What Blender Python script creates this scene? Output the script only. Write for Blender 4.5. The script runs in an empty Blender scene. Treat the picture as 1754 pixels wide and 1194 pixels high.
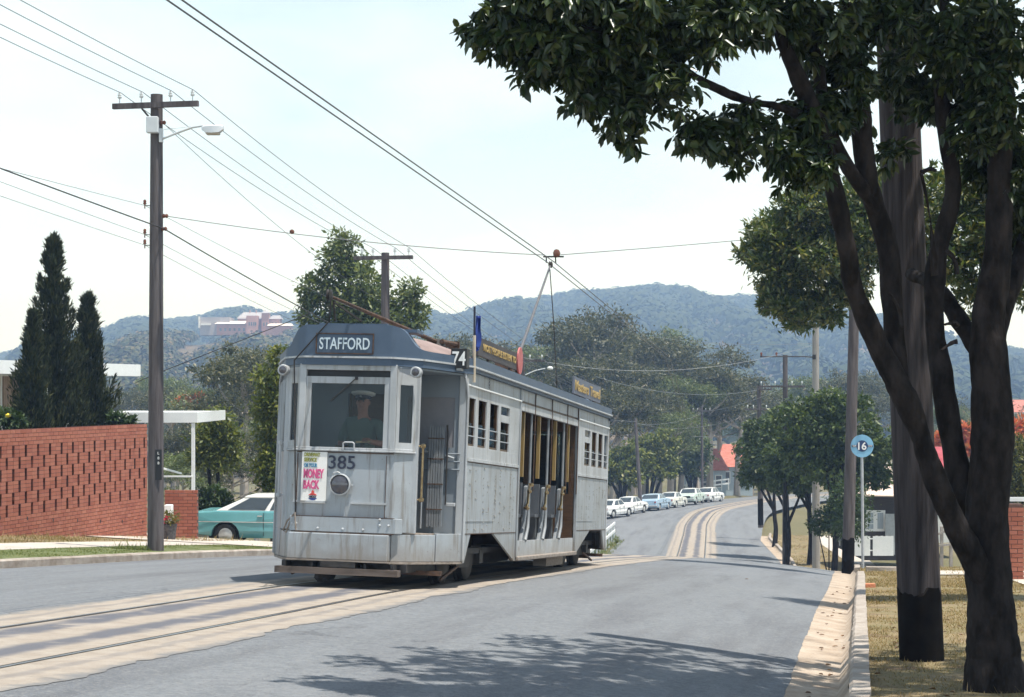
import bpy, bmesh, math, random
import numpy as np
from mathutils import Vector, Matrix, Euler, Quaternion
R = math.radians
SC = bpy.context.scene
COL = SC.collection
# ------------------------------------------------------------------ camera, sky, sun, exposure
F_PX, CX, HY, EYE = 3100.0, 877.0, 668.0, 1.5          # focal length in photo pixels, horizon row, eye height
cam_d = bpy.data.cameras.new('camera')
cam_d.sensor_width = 36.0
cam_d.lens = F_PX / 1754.0 * 36.0
cam_d.shift_y = (HY - 597.0) / 1754.0
cam_d.clip_start, cam_d.clip_end = 0.1, 20000.0
cam = bpy.data.objects.new('camera', cam_d)
COL.objects.link(cam)
cam.location = (0, 0, EYE)
cam.rotation_euler = (R(90), 0, 0)
SC.camera = cam

SUN_EL = R(74)
SUN_XY = Vector((0.863, -0.504)).normalized()
SUN_DIR = Vector((SUN_XY.x * math.cos(SUN_EL), SUN_XY.y * math.cos(SUN_EL), math.sin(SUN_EL)))
world = bpy.data.worlds.new('World')
SC.world = world
world.use_nodes = True
wn = world.node_tree
wn.nodes.clear()
w_out = wn.nodes.new('ShaderNodeOutputWorld')
w_bg = wn.nodes.new('ShaderNodeBackground')
w_sky = wn.nodes.new('ShaderNodeTexSky')
w_sky.sky_type = 'NISHITA'
w_sky.sun_disc = False
w_sky.sun_elevation = SUN_EL
w_sky.sun_rotation = math.atan2(SUN_XY.x, SUN_XY.y)
w_sky.air_density, w_sky.dust_density, w_sky.ozone_density = 1.0, 0.7, 1.6
w_tc = wn.nodes.new('ShaderNodeTexCoord')
w_map = wn.nodes.new('ShaderNodeMapping')
w_map.inputs['Scale'].default_value = (1.0, 1.0, 2.6)
w_map.inputs['Location'].default_value = (0.35, 0.1, 0.62)
w_n = wn.nodes.new('ShaderNodeTexNoise')
w_n.inputs['Scale'].default_value = 3.1
w_n.inputs['Detail'].default_value = 7.0
w_n.inputs['Roughness'].default_value = 0.52
w_r = wn.nodes.new('ShaderNodeValToRGB')
w_r.color_ramp.elements[0].position = 0.36
w_r.color_ramp.elements[0].color = (0.32, 0.32, 0.32, 1)
w_r.color_ramp.elements[1].position = 0.62
w_r.color_ramp.elements[1].color = (0.92, 0.92, 0.92, 1)
w_mix = wn.nodes.new('ShaderNodeMix')
w_mix.data_type = 'RGBA'
CLOUD = (9.3, 11.1, 11.7, 1)
wn.links.new(w_tc.outputs['Generated'], w_map.inputs['Vector'])
wn.links.new(w_map.outputs['Vector'], w_n.inputs['Vector'])
wn.links.new(w_n.outputs['Fac'], w_r.inputs['Fac'])
# thin cloud and haze: its depth along the sight line grows towards the horizon
w_sep = wn.nodes.new('ShaderNodeSeparateXYZ')
wn.links.new(w_tc.outputs['Generated'], w_sep.inputs[0])
def w_math(op, a, b=None):
    n = wn.nodes.new('ShaderNodeMath'); n.operation = op
    for i, v in ((0, a), (1, b)):
        if v is None: continue
        if isinstance(v, (int, float)): n.inputs[i].default_value = v
        else: wn.links.new(v, n.inputs[i])
    return n.outputs[0]
w_tau = w_math('DIVIDE', w_math('MULTIPLY', w_r.outputs['Color'], 0.30), w_math('MAXIMUM', w_sep.outputs[2], 0.06))
w_fac = w_math('SUBTRACT', 1.0, w_math('POWER', 2.718, w_math('MULTIPLY', w_tau, -1.0)))
wn.links.new(w_fac, w_mix.inputs[0])
wn.links.new(w_sky.outputs['Color'], w_mix.inputs[6])
w_mix.inputs[7].default_value = CLOUD
wn.links.new(w_mix.outputs[2], w_bg.inputs['Color'])
w_bg.inputs['Strength'].default_value = 0.10
wn.links.new(w_bg.outputs['Background'], w_out.inputs['Surface'])

sun_d = bpy.data.lights.new('sun', 'SUN')
sun_d.energy = 5.0
sun_d.angle = R(0.6)
sun_d.color = (1.0, 0.97, 0.915)
sun = bpy.data.objects.new('sun', sun_d)
COL.objects.link(sun)
sun.rotation_euler = SUN_DIR.to_track_quat('Z', 'Y').to_euler()
SC.view_settings.view_transform = 'Standard'
SC.view_settings.look = 'None'
SC.view_settings.exposure = 0.45
SC.view_settings.gamma = 1.0
SC.render.engine = 'CYCLES'
SC.cycles.use_adaptive_sampling = True
SC.cycles.adaptive_threshold = 0.02
SC.cycles.use_denoising = True
SC.cycles.max_bounces = 8
SC.cycles.transparent_max_bounces = 12
SC.cycles.volume_bounces = 0

# ------------------------------------------------------------------ helpers
def P(px, py, Y):
    """A photo pixel at a known depth Y (metres ahead of the camera) as a world point."""
    return Vector(((px - CX) / F_PX * Y, Y, EYE + (HY - py) / F_PX * Y))

def fast_mesh(name, V, faces):
    V = np.asarray(V, dtype=np.float32)
    faces = np.asarray(faces, dtype=np.int32)
    k = faces.shape[1]
    me = bpy.data.meshes.new(name)
    me.vertices.add(len(V)); me.vertices.foreach_set('co', V.ravel())
    me.loops.add(faces.size); me.loops.foreach_set('vertex_index', faces.ravel())
    me.polygons.add(len(faces))
    me.polygons.foreach_set('loop_start', np.arange(0, faces.size, k, dtype=np.int32))
    me.polygons.foreach_set('loop_total', np.full(len(faces), k, dtype=np.int32))
    me.update(calc_edges=True)
    return me

def link(name, me, material=None, parent=None, kind=None):
    o = bpy.data.objects.new(name, me)
    if material is not None and me is not None and len(me.materials) == 0:
        me.materials.append(material)
    COL.objects.link(o)
    if parent is not None:
        o.parent = parent
    if kind:
        o['kind'] = kind
    return o

def tag(o, label, cat, group=None):
    o['label'] = label
    o['category'] = cat
    if group:
        o['group'] = group
    return o

def thing(name, label, cat, loc=(0, 0, 0), rotz=0.0, group=None):
    o = bpy.data.objects.new(name, None)
    o.empty_display_size = 0.2
    COL.objects.link(o)
    o.location = loc
    o.rotation_euler = (0, 0, rotz)
    return tag(o, label, cat, group)

def copy_tree(o, parent=None):
    c = o.copy()
    COL.objects.link(c)
    c.parent = parent
    for ch in list(o.children):
        copy_tree(ch, c)
    return c

class MB:
    """Collects boxes, tubes, prisms and quads; build() links them as one mesh object."""
    def __init__(self):
        self.v, self.f = [], []
    def add(self, vs, fs):
        n = len(self.v)
        self.v += [tuple(v) for v in vs]
        self.f += [tuple(n + i for i in f) for f in fs]
        return self
    def box(self, x0, x1, y0, y1, z0, z1, m=None):
        vs = [Vector((x, y, z)) for z in (z0, z1) for y in (y0, y1) for x in (x0, x1)]
        if m is not None:
            vs = [m @ v for v in vs]
        return self.add(vs, [(0, 2, 3, 1), (4, 5, 7, 6), (0, 1, 5, 4), (2, 6, 7, 3), (0, 4, 6, 2), (1, 3, 7, 5)])
    def bar(self, a, b, w, h=None, up=(0, 0, 1)):
        """A rectangular bar from a to b."""
        a, b = Vector(a), Vector(b)
        h = w if h is None else h
        d = (b - a).normalized()
        up = Vector(up)
        if abs(d.dot(up)) > 0.98:
            up = Vector((1, 0, 0))
        s = d.cross(up).normalized()
        u = s.cross(d)
        vs = []
        for p in (a, b):
            for i, j in ((-1, -1), (1, -1), (1, 1), (-1, 1)):
                vs.append(p + s * (i * w / 2) + u * (j * h / 2))
        return self.add(vs, [(3, 2, 1, 0), (4, 5, 6, 7), (0, 1, 5, 4), (1, 2, 6, 5), (2, 3, 7, 6), (3, 0, 4, 7)])
    def tube(self, pts, rad, n=8, caps=True):
        pts = [Vector(p) for p in pts]
        if not hasattr(rad, '__len__'):
            rad = [rad] * len(pts)
        ring, prev = [], None
        for i, p in enumerate(pts):
            d = (pts[min(i + 1, len(pts) - 1)] - pts[max(i - 1, 0)]).normalized()
            if prev is None:
                ref = Vector((0, 0, 1)) if abs(d.z) < 0.9 else Vector((1, 0, 0))
                s = d.cross(ref).normalized()
            else:
                s = (prev - d * prev.dot(d)).normalized()
            prev = s
            u = d.cross(s)
            ring.append([p + (s * math.cos(2 * math.pi * k / n) + u * math.sin(2 * math.pi * k / n)) * rad[i] for k in range(n)])
        vs = [v for r in ring for v in r]
        fs = []
        for i in range(len(pts) - 1):
            for k in range(n):
                a, b = i * n + k, i * n + (k + 1) % n
                fs.append((a, b, b + n, a + n))
        if caps:
            fs.append(tuple(range(n - 1, -1, -1)))
            fs.append(tuple((len(pts) - 1) * n + k for k in range(n)))
        return self.add(vs, fs)
    def lathe(self, prof, c=(0, 0, 0), axis='z', n=16):
        """prof: list of (radius, height) spun round an axis through c."""
        c = Vector(c)
        vs, fs = [], []
        for r, h in prof:
            for k in range(n):
                a = 2 * math.pi * k / n
                x, y = r * math.cos(a), r * math.sin(a)
                vs.append(c + Vector({'z': (x, y, h), 'y': (x, h, y), 'x': (h, x, y)}[axis]))
        for i in range(len(prof) - 1):
            for k in range(n):
                a, b = i * n + k, i * n + (k + 1) % n
                fs.append((a, b, b + n, a + n))
        fs.append(tuple(range(n - 1, -1, -1)))
        fs.append(tuple((len(prof) - 1) * n + k for k in range(n)))
        return self.add(vs, fs)
    def prism(self, poly, a0, a1, axis='x'):
        """A 2-D outline pushed along an axis: axis x takes (y, z), y takes (x, z), z takes (x, y)."""
        def mk(p, a):
            return {'x': (a, p[0], p[1]), 'y': (p[0], a, p[1]), 'z': (p[0], p[1], a)}[axis]
        n = len(poly)
        vs = [mk(p, a0) for p in poly] + [mk(p, a1) for p in poly]
        fs = [tuple(range(n - 1, -1, -1)), tuple(range(n, 2 * n))]
        fs += [(i, (i + 1) % n, n + (i + 1) % n, n + i) for i in range(n)]
        return self.add(vs, fs)
    def quad(self, a, b, c, d):
        return self.add([a, b, c, d], [(0, 1, 2, 3)])
    def slab(self, a, b, c, d, t):
        """A thin plate with corners a b c d and thickness t along its normal."""
        a, b, c, d = map(Vector, (a, b, c, d))
        n = (b - a).cross(d - a).normalized() * t
        return self.add([a, b, c, d, a + n, b + n, c + n, d + n], [(3, 2, 1, 0), (4, 5, 6, 7), (0, 1, 5, 4), (1, 2, 6, 5), (2, 3, 7, 6), (3, 0, 4, 7)])
    def mesh(self, name, fix=True):
        me = bpy.data.meshes.new(name)
        me.from_pydata([tuple(v) for v in self.v], [], self.f)
        if fix:
            bm = bmesh.new(); bm.from_mesh(me)
            bmesh.ops.recalc_face_normals(bm, faces=bm.faces)
            bm.to_mesh(me); bm.free()
        me.update()
        return me
    def build(self, name, material, parent=None, smooth=False, bevel=0.0, kind=None, off=None):
        if off is not None:
            off = Vector(off)
            self.v = [tuple(Vector(v) - off) for v in self.v]
        me = self.mesh(name)
        if smooth:
            me.shade_smooth()
            try:
                me.set_sharp_from_angle(angle=R(38))
            except Exception:
                pass
        o = link(name, me, material, parent, kind)
        if bevel:
            b = o.modifiers.new('bevel', 'BEVEL')
            b.width = bevel; b.segments = 2; b.limit_method = 'ANGLE'; b.angle_limit = R(35)
            b.harden_normals = False
        return o

def struct(name, mb, material, **kw):
    o = mb.build(name, material, **kw)
    o['kind'] = 'structure'
    return o

# ------------------------------------------------------------------ materials
MATS = {}
def mat(name, c1, c2=None, scale=4.0, rough=0.6, metal=0.0, bump=0.0, bscale=60.0, spec=0.4, detail=6.0, stretch=(1, 1, 1), lo=0.35, hi=0.65, rough2=None, extra=None):
    """A procedural surface: two colours mixed by noise in object space, plus fine relief."""
    if name in MATS:
        return MATS[name]
    m = bpy.data.materials.new(name)
    m.use_nodes = True
    nt = m.node_tree
    b = nt.nodes['Principled BSDF']
    b.inputs['Roughness'].default_value = rough
    b.inputs['Metallic'].default_value = metal
    b.inputs['Specular IOR Level'].default_value = spec
    if c2 is None:
        c2 = tuple(min(1.0, c * 1.15) for c in c1)
    tc = nt.nodes.new('ShaderNodeTexCoord')
    mp = nt.nodes.new('ShaderNodeMapping')
    mp.inputs['Scale'].default_value = stretch
    nt.links.new(tc.outputs['Object'], mp.inputs['Vector'])
    n = nt.nodes.new('ShaderNodeTexNoise')
    n.inputs['Scale'].default_value = scale
    n.inputs['Detail'].default_value = detail
    n.inputs['Roughness'].default_value = 0.6
    nt.links.new(mp.outputs['Vector'], n.inputs['Vector'])
    r = nt.nodes.new('ShaderNodeValToRGB')
    r.color_ramp.elements[0].position = lo
    r.color_ramp.elements[0].color = (*c1, 1)
    r.color_ramp.elements[1].position = hi
    r.color_ramp.elements[1].color = (*c2, 1)
    nt.links.new(n.outputs['Fac'], r.inputs['Fac'])
    col = r.outputs['Color']
    if extra:
        col = extra(nt, tc, mp, col)
    nt.links.new(col, b.inputs['Base Color'])
    if rough2 is not None:
        mr = nt.nodes.new('ShaderNodeMapRange')
        mr.inputs['To Min'].default_value = rough
        mr.inputs['To Max'].default_value = rough2
        nt.links.new(n.outputs['Fac'], mr.inputs['Value'])
        nt.links.new(mr.outputs['Result'], b.inputs['Roughness'])
    if bump:
        bn = nt.nodes.new('ShaderNodeTexNoise')
        bn.inputs['Scale'].default_value = bscale
        bn.inputs['Detail'].default_value = 5.0
        nt.links.new(mp.outputs['Vector'], bn.inputs['Vector'])
        bp = nt.nodes.new('ShaderNodeBump')
        bp.inputs['Strength'].default_value = bump
        bp.inputs['Distance'].default_value = 0.02
        nt.links.new(bn.outputs['Fac'], bp.inputs['Height'])
        nt.links.new(bp.outputs['Normal'], b.inputs['Normal'])
    MATS[name] = m
    return m

def mixcol(nt, fac, a, b, blend='MIX'):
    x = nt.nodes.new('ShaderNodeMix')
    x.data_type = 'RGBA'
    x.blend_type = blend
    for s, v in ((0, fac), (6, a), (7, b)):
        if hasattr(v, 'is_linked') or isinstance(v, bpy.types.NodeSocket):
            nt.links.new(v, x.inputs[s])
        else:
            x.inputs[s].default_value = v if s == 0 else (*v[:3], 1)
    return x.outputs[2]

def noise(nt, vec, scale, detail=4.0, rough=0.55, stretch=None):
    if stretch:
        mp = nt.nodes.new('ShaderNodeMapping')
        mp.inputs['Scale'].default_value = stretch
        nt.links.new(vec, mp.inputs['Vector'])
        vec = mp.outputs['Vector']
    n = nt.nodes.new('ShaderNodeTexNoise')
    n.inputs['Scale'].default_value = scale
    n.inputs['Detail'].default_value = detail
    n.inputs['Roughness'].default_value = rough
    nt.links.new(vec, n.inputs['Vector'])
    return n.outputs['Fac']

def ramp(nt, fac, lo, hi, a=0.0, b=1.0):
    r = nt.nodes.new('ShaderNodeMapRange')
    r.inputs['From Min'].default_value = lo
    r.inputs['From Max'].default_value = hi
    r.inputs['To Min'].default_value = a
    r.inputs['To Max'].default_value = b
    r.interpolation_type = 'SMOOTHSTEP'
    nt.links.new(fac, r.inputs['Value'])
    return r.outputs['Result']

def math_node(nt, op, a, b=None):
    n = nt.nodes.new('ShaderNodeMath')
    n.operation = op
    for i, v in ((0, a), (1, b)):
        if v is None:
            continue
        if isinstance(v, (int, float)):
            n.inputs[i].default_value = v
        else:
            nt.links.new(v, n.inputs[i])
    return n.outputs[0]

def leaf_mat(name, cols, trans=0.25, rough=0.45, spec=0.35, tint=None):
    """Foliage: each leaf or clump (mesh island) takes its own shade from cols."""
    if name in MATS:
        return MATS[name]
    m = bpy.data.materials.new(name)
    m.use_nodes = True
    nt = m.node_tree
    b = nt.nodes['Principled BSDF']
    out = nt.nodes['Material Output']
    g = nt.nodes.new('ShaderNodeNewGeometry')
    r = nt.nodes.new('ShaderNodeValToRGB')
    el = r.color_ramp.elements
    while len(el) < len(cols):
        el.new(0.5)
    for i, c in enumerate(cols):
        el[i].position = i / (len(cols) - 1)
        el[i].color = (*c, 1)
    nt.links.new(g.outputs['Random Per Island'], r.inputs['Fac'])
    tc = nt.nodes.new('ShaderNodeTexCoord')
    big = noise(nt, tc.outputs['Object'], 0.6, 3.0)
    col = mixcol(nt, ramp(nt, big, 0.35, 0.7), r.outputs['Color'], (0.8, 0.8, 0.72), 'MULTIPLY')
    nt.links.new(col, b.inputs['Base Color'])
    b.inputs['Roughness'].default_value = rough
    b.inputs['Specular IOR Level'].default_value = spec
    t = nt.nodes.new('ShaderNodeBsdfTranslucent')
    tcol = mixcol(nt, 1.0, col, tint or (1.5, 1.6, 0.6), 'MULTIPLY')
    nt.links.new(tcol, t.inputs['Color'])
    mx = nt.nodes.new('ShaderNodeMixShader')
    mx.inputs[0].default_value = trans
    nt.links.new(b.outputs[0], mx.inputs[1])
    nt.links.new(t.outputs[0], mx.inputs[2])
    nt.links.new(mx.outputs[0], out.inputs['Surface'])
    MATS[name] = m
    return m

def glass_mat(name, tint=(0.02, 0.025, 0.03), clear=0.75, rough=0.02):
    """Window glass: see-through with a Fresnel reflection."""
    if name in MATS:
        return MATS[name]
    m = bpy.data.materials.new(name)
    m.use_nodes = True
    nt = m.node_tree
    b = nt.nodes['Principled BSDF']
    b.inputs['Base Color'].default_value = (*tint, 1)
    b.inputs['Roughness'].default_value = rough
    b.inputs['Specular IOR Level'].default_value = 0.6
    out = nt.nodes['Material Output']
    tr = nt.nodes.new('ShaderNodeBsdfTransparent')
    tr.inputs['Color'].default_value = (0.92, 0.95, 0.95, 1)
    lw = nt.nodes.new('ShaderNodeFresnel')
    lw.inputs['IOR'].default_value = 1.5
    f = math_node(nt, 'ADD', lw.outputs[0], 1.0 - clear)
    mx = nt.nodes.new('ShaderNodeMixShader')
    nt.links.new(f, mx.inputs[0])
    nt.links.new(tr.outputs[0], mx.inputs[1])
    nt.links.new(b.outputs[0], mx.inputs[2])
    nt.links.new(mx.outputs[0], out.inputs['Surface'])
    MATS[name] = m
    return m

def text_mesh(txt, size, width=None, bold=0.0, shear=0.0, extrude=0.004):
    """Lettering as a mesh in the x-z plane, centred, facing -y."""
    cu = bpy.data.curves.new('lettering', 'FONT')
    cu.body = txt
    cu.size = size
    cu.align_x = 'CENTER'
    cu.align_y = 'CENTER'
    cu.offset = bold
    cu.shear = shear
    cu.extrude = extrude
    cu.resolution_u = 3
    ob = bpy.data.objects.new('lettering', cu)
    COL.objects.link(ob)
    dg = bpy.context.evaluated_depsgraph_get()
    me = bpy.data.meshes.new_from_object(ob.evaluated_get(dg))
    bpy.data.objects.remove(ob)
    bpy.data.curves.remove(cu)
    co = np.empty(len(me.vertices) * 3, dtype=np.float32)
    me.vertices.foreach_get('co', co)
    co = co.reshape(-1, 3)
    co[:, 0] -= (co[:, 0].max() + co[:, 0].min()) / 2
    co[:, 1] -= (co[:, 1].max() + co[:, 1].min()) / 2
    if width:
        co[:, 0] *= width / (co[:, 0].max() - co[:, 0].min())
    out = np.stack([co[:, 0], -co[:, 2], co[:, 1]], axis=1)
    me.vertices.foreach_set('co', np.ascontiguousarray(out).ravel())
    me.update()
    return me

def lettering(name, txt, size, pos, ax, material, parent, width=None, bold=0.0, up=(0, 0, 1)):
    """Put lettering at pos with its reading direction along ax (in the parent's space)."""
    me = text_mesh(txt, size, width, bold)
    o = link(name, me, material, parent)
    ax, up = Vector(ax).normalized(), Vector(up).normalized()
    nrm = up.cross(ax).normalized()      # points away from the reader
    m = Matrix((ax, nrm, up)).transposed().to_4x4()
    m.translation = Vector(pos)
    o.matrix_local = m
    return o
# ------------------------------------------------------------------ the street: centreline, levels, cross-section
TAN = 675.0 / F_PX
FALL = 223.0 / F_PX                                # the hill falls away from the camera
CLX = [(-40, -40 * TAN - 6.88), (0, -6.88), (20, 20 * TAN - 6.88), (30, 30 * TAN - 6.88), (38, 38 * TAN - 6.88), (44, 2.62), (50, 3.85), (60, 5.3), (75, 7.1),
       (97, 9.6), (115, 11.6), (127, 13.0), (142, 15.5), (158, 19.4), (173, 24.2), (190, 31.0), (210, 41.0), (240, 58.0)]
CLZ = [(-40, -1.7), (0, -1.14), (6, -1.06), (12, -0.98), (18, -0.895), (22, -0.835), (28, -0.81), (34, -0.81), (40, -0.85), (46, -0.93), (50, -1.0),
       (58, -1.55), (66, -2.1), (80, -2.5), (90, -2.2), (97, -1.85), (115, -0.95), (127, -0.15), (142, 0.75), (158, 1.35), (173, 1.95), (190, 2.6), (210, 3.3), (240, 4.2)]

def hermite(tab, y):
    xs = np.array([a for a, b in tab], float); ys = np.array([b for a, b in tab], float)
    m = np.empty_like(ys)
    m[1:-1] = (ys[2:] - ys[:-2]) / (xs[2:] - xs[:-2])
    m[0] = (ys[1] - ys[0]) / (xs[1] - xs[0]); m[-1] = (ys[-1] - ys[-2]) / (xs[-1] - xs[-2])
    y = np.asarray(y, float)
    i = np.clip(np.searchsorted(xs, y) - 1, 0, len(xs) - 2)
    h = xs[i + 1] - xs[i]
    t = (y - xs[i]) / h
    tt = np.clip(t, 0, 1)
    v = (2 * tt**3 - 3 * tt**2 + 1) * ys[i] + (tt**3 - 2 * tt**2 + tt) * h * m[i] + (-2 * tt**3 + 3 * tt**2) * ys[i + 1] + (tt**3 - tt**2) * h * m[i + 1]
    v = v + np.where(t > 1, (t - 1) * h * m[i + 1], 0) + np.where(t < 0, t * h * m[i], 0)
    return v

def XC(y): return hermite(CLX, y)
def ZC(y): return EYE + hermite(CLZ, y) - FALL * np.asarray(y, float)
def NRM(y):
    d = (XC(np.asarray(y) + 0.2) - XC(np.asarray(y) - 0.2)) / 0.4
    k = np.sqrt(1 + d * d)
    return 1 / k, -d / k
def LIP(y): return np.interp(y, [-40, 14, 43, 60, 95, 112, 125, 150, 240], [5.86, 5.86, 5.15, 4.75, 4.7, 4.1, 4.6, 5.0, 5.0])
def LEFT(y): return np.interp(y, [-40, 55, 80, 112, 122, 138, 172, 240], [-7.0, -7.0, -4.7, -4.6, -6.5, -8.6, -6.2, -6.0])

def DZ(off, y):
    """Height above the track centre across the street; y is the station."""
    off, y = np.asarray(off, float), np.asarray(y, float)
    L, K = LIP(y), LEFT(y)
    u = np.clip((off - 1.4) / (L - 1.4), 0, 1)
    right = -0.02 * np.clip(off, 0, 1.4) - 0.30 * (0.4 * u + 0.6 * u * u)
    v = np.clip((-off - 1.4) / (-K - 1.4), 0, 1)
    left = 0.02 * np.clip(-off, 0, 1.4) - 0.075 * v * v
    d = np.where(off >= 0, right, left)
    # outside the kerbs
    d = np.where(off > L + 0.45, -0.24 + np.interp(off - L, [0.45, 0.7, 3.0, 6.0, 20, 60, 200], [0.0, 0.0, 0.06, 0.12, 0.1, -0.6, -3.0]), d)
    d = np.where((off > L) & (off <= L + 0.45), d - 0.05 * (off - L) / 0.45, d)
    d = np.where(off < K, 0.07 + np.interp(-off + K, [0, 0.4, 5.3, 9.0, 30, 80, 300], [0.0, 0.02, 0.20, 0.5, 0.2, -2.5, -6.0]), d)
    far = np.where(off < 0, 0.045 * np.clip(off, -12, 0) + np.where(off < K, 0.1, 0), -0.02 * np.clip(off, 0, 10)) + np.where(off > L + 0.45, 0.12, 0)
    w = np.clip((y - 75) / 45.0, 0, 1)
    w = w * w * (3 - 2 * w)
    return d * (1 - w) + far * w

def at(y, off, lift=0.0):
    """World point at station y, off metres right of the track centre."""
    nx, ny = NRM(y)
    return Vector((float(XC(y) + off * nx), float(y + off * ny), float(ZC(y) + DZ(off, y) + lift)))

_yy = np.linspace(-38, 238, 1105)
_xx = XC(_yy)
def station(X, Y):
    X, Y = np.atleast_1d(X).astype(float), np.atleast_1d(Y).astype(float)
    out_y = np.empty_like(X); out_o = np.empty_like(X)
    for a in range(0, len(X), 4000):
        dx = X[a:a+4000, None] - _xx[None]; dy = Y[a:a+4000, None] - _yy[None]
        i = np.argmin(dx * dx + dy * dy, axis=1)
        ys = _yy[i]
        nx, ny = NRM(ys)
        out_y[a:a+4000] = ys
        out_o[a:a+4000] = (X[a:a+4000] - _xx[i]) * nx + (Y[a:a+4000] - ys) * ny
    return out_y, out_o

def ground(X, Y):
    """Level of the ground at a world spot."""
    y, o = station(X, Y)
    z = ZC(y) + DZ(o, y)
    Yv, Xv = np.atleast_1d(Y).astype(float), np.atleast_1d(X).astype(float)
    past = np.clip((Yv - 200) / 120.0, 0, 1)
    z = z * (1 - past) + (-15.0) * past
    side = np.clip((np.abs(Xv) - 120) / 200.0, 0, 1)
    z = z * (1 - side) + np.minimum(z, -14.0) * side
    z = np.where(Yv < -30, z[0] if len(z) == 1 else ZC(-30) + DZ(np.clip(o, -60, 60), -30), z)
    return z
def gz(X, Y): return float(ground(X, Y)[0])
def GP(px, Y):
    """World point on the ground under photo column px at depth Y."""
    X = (px - CX) / F_PX * Y
    return Vector((X, Y, gz(X, Y)))

def ribbon(name, o0, o1, ys, material, lift=0.0, n=6, rag=0.0, seed=1, kind='structure', parent=None):
    """A sheet along the street between two offsets (numbers or functions of the station); uv = (offset, station)."""
    rng = np.random.default_rng(seed)
    ys = np.asarray(ys, float)
    a = o0(ys) if callable(o0) else np.full(len(ys), float(o0))
    b = o1(ys) if callable(o1) else np.full(len(ys), float(o1))
    if rag:
        def jag():
            k = np.cumsum(rng.normal(0, 1, len(ys))); k -= np.convolve(np.pad(k, 20, 'edge'), np.ones(41) / 41, 'valid')
            return np.clip(k * rag * 0.5 + rng.normal(0, rag * 0.35, len(ys)), -2.5 * rag, 2.5 * rag)
        a = a + jag(); b = b + jag()
    V, UV = [], []
    nx, ny = NRM(ys)
    for k in range(n + 1):
        o = a + (b - a) * k / n
        V.append(np.stack([XC(ys) + o * nx, ys + o * ny, ZC(ys) + DZ(o, ys) + lift], axis=1))
        UV.append(np.stack([o, ys], axis=1))
    V = np.stack(V, axis=1).reshape(-1, 3); UV = np.stack(UV, axis=1).reshape(-1, 2)
    idx = np.arange(len(ys) * (n + 1)).reshape(len(ys), n + 1)
    fs = np.stack([idx[:-1, :-1], idx[:-1, 1:], idx[1:, 1:], idx[1:, :-1]], axis=-1).reshape(-1, 4)
    me = fast_mesh(name, V, fs)
    uv = me.uv_layers.new(name='street')
    uv.data.foreach_set('uv', UV[fs.ravel()].astype(np.float32).ravel())
    me.shade_smooth()
    return link(name, me, material, parent, kind)

def steps(y0, y1):
    """Stations, denser close to the camera."""
    out, y = [], y0
    while y < y1:
        out.append(y)
        y += 0.12 if y < 24 else (0.25 if y < 45 else 0.6)
    return np.array(out + [y1])

# ---- surface materials of the street
def asphalt_extra(nt, tc, mp, col):
    uv = nt.nodes.new('ShaderNodeUVMap'); uv.uv_map = 'street'
    sep = nt.nodes.new('ShaderNodeSeparateXYZ'); nt.links.new(uv.outputs[0], sep.inputs[0])
    long_ = noise(nt, uv.outputs[0], 1.0, 6.0, 0.65, stretch=(1.3, 0.13, 1))
    col = mixcol(nt, ramp(nt, long_, 0.42, 0.70, 0.0, 0.75), col, (0.105, 0.108, 0.118))
    patch = noise(nt, uv.outputs[0], 0.55, 4.0, 0.65, stretch=(1, 0.45, 1))
    col = mixcol(nt, ramp(nt, patch, 0.50, 0.70, 0.0, 0.32), col, (0.225, 0.232, 0.24))
    grit = noise(nt, tc.outputs['Object'], 90.0, 2.0, 0.7)
    col = mixcol(nt, ramp(nt, grit, 0.60, 0.78, 0.0, 0.7), col, (0.30, 0.295, 0.285))
    grit2 = noise(nt, tc.outputs['Object'], 45.0, 2.0, 0.7)
    col = mixcol(nt, ramp(nt, grit2, 0.56, 0.70, 0.0, 0.7), col, (0.07, 0.072, 0.08))
    mid = noise(nt, tc.outputs['Object'], 30.0, 2.0, 0.8)
    col = mixcol(nt, ramp(nt, mid, 0.50, 0.66, 0.0, 0.65), col, (0.235, 0.23, 0.222))
    stain = noise(nt, uv.outputs[0], 1.7, 5.0, 0.7)
    col = mixcol(nt, ramp(nt, stain, 0.64, 0.80, 0.0, 0.35), col, (0.085, 0.086, 0.09))
    vor = nt.nodes.new('ShaderNodeTexVoronoi'); vor.feature = 'DISTANCE_TO_EDGE'
    vor.inputs['Scale'].default_value = 0.42
    wob = noise(nt, uv.outputs[0], 2.2, 4.0)
    mp2 = nt.nodes.new('ShaderNodeVectorMath'); mp2.operation = 'ADD'
    comb = nt.nodes.new('ShaderNodeCombineXYZ'); nt.links.new(wob, comb.inputs[0]); nt.links.new(wob, comb.inputs[1])
    nt.links.new(uv.outputs[0], mp2.inputs[0]); nt.links.new(comb.outputs[0], mp2.inputs[1])
    nt.links.new(mp2.outputs[0], vor.inputs['Vector'])
    gate = noise(nt, uv.outputs[0], 0.35, 2.0)
    crack = math_node(nt, 'MULTIPLY', ramp(nt, vor.outputs['Distance'], 0.0, 0.012, 1.0, 0.0), ramp(nt, gate, 0.52, 0.62))
    col = mixcol(nt, math_node(nt, 'MULTIPLY', crack, 0.5), col, (0.06, 0.06, 0.065))
    return col
M_ASPH = mat('asphalt', (0.142, 0.153, 0.164), (0.200, 0.210, 0.220), scale=11.0, rough=0.85, bump=0.7, bscale=90, spec=0.25, extra=asphalt_extra)

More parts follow.
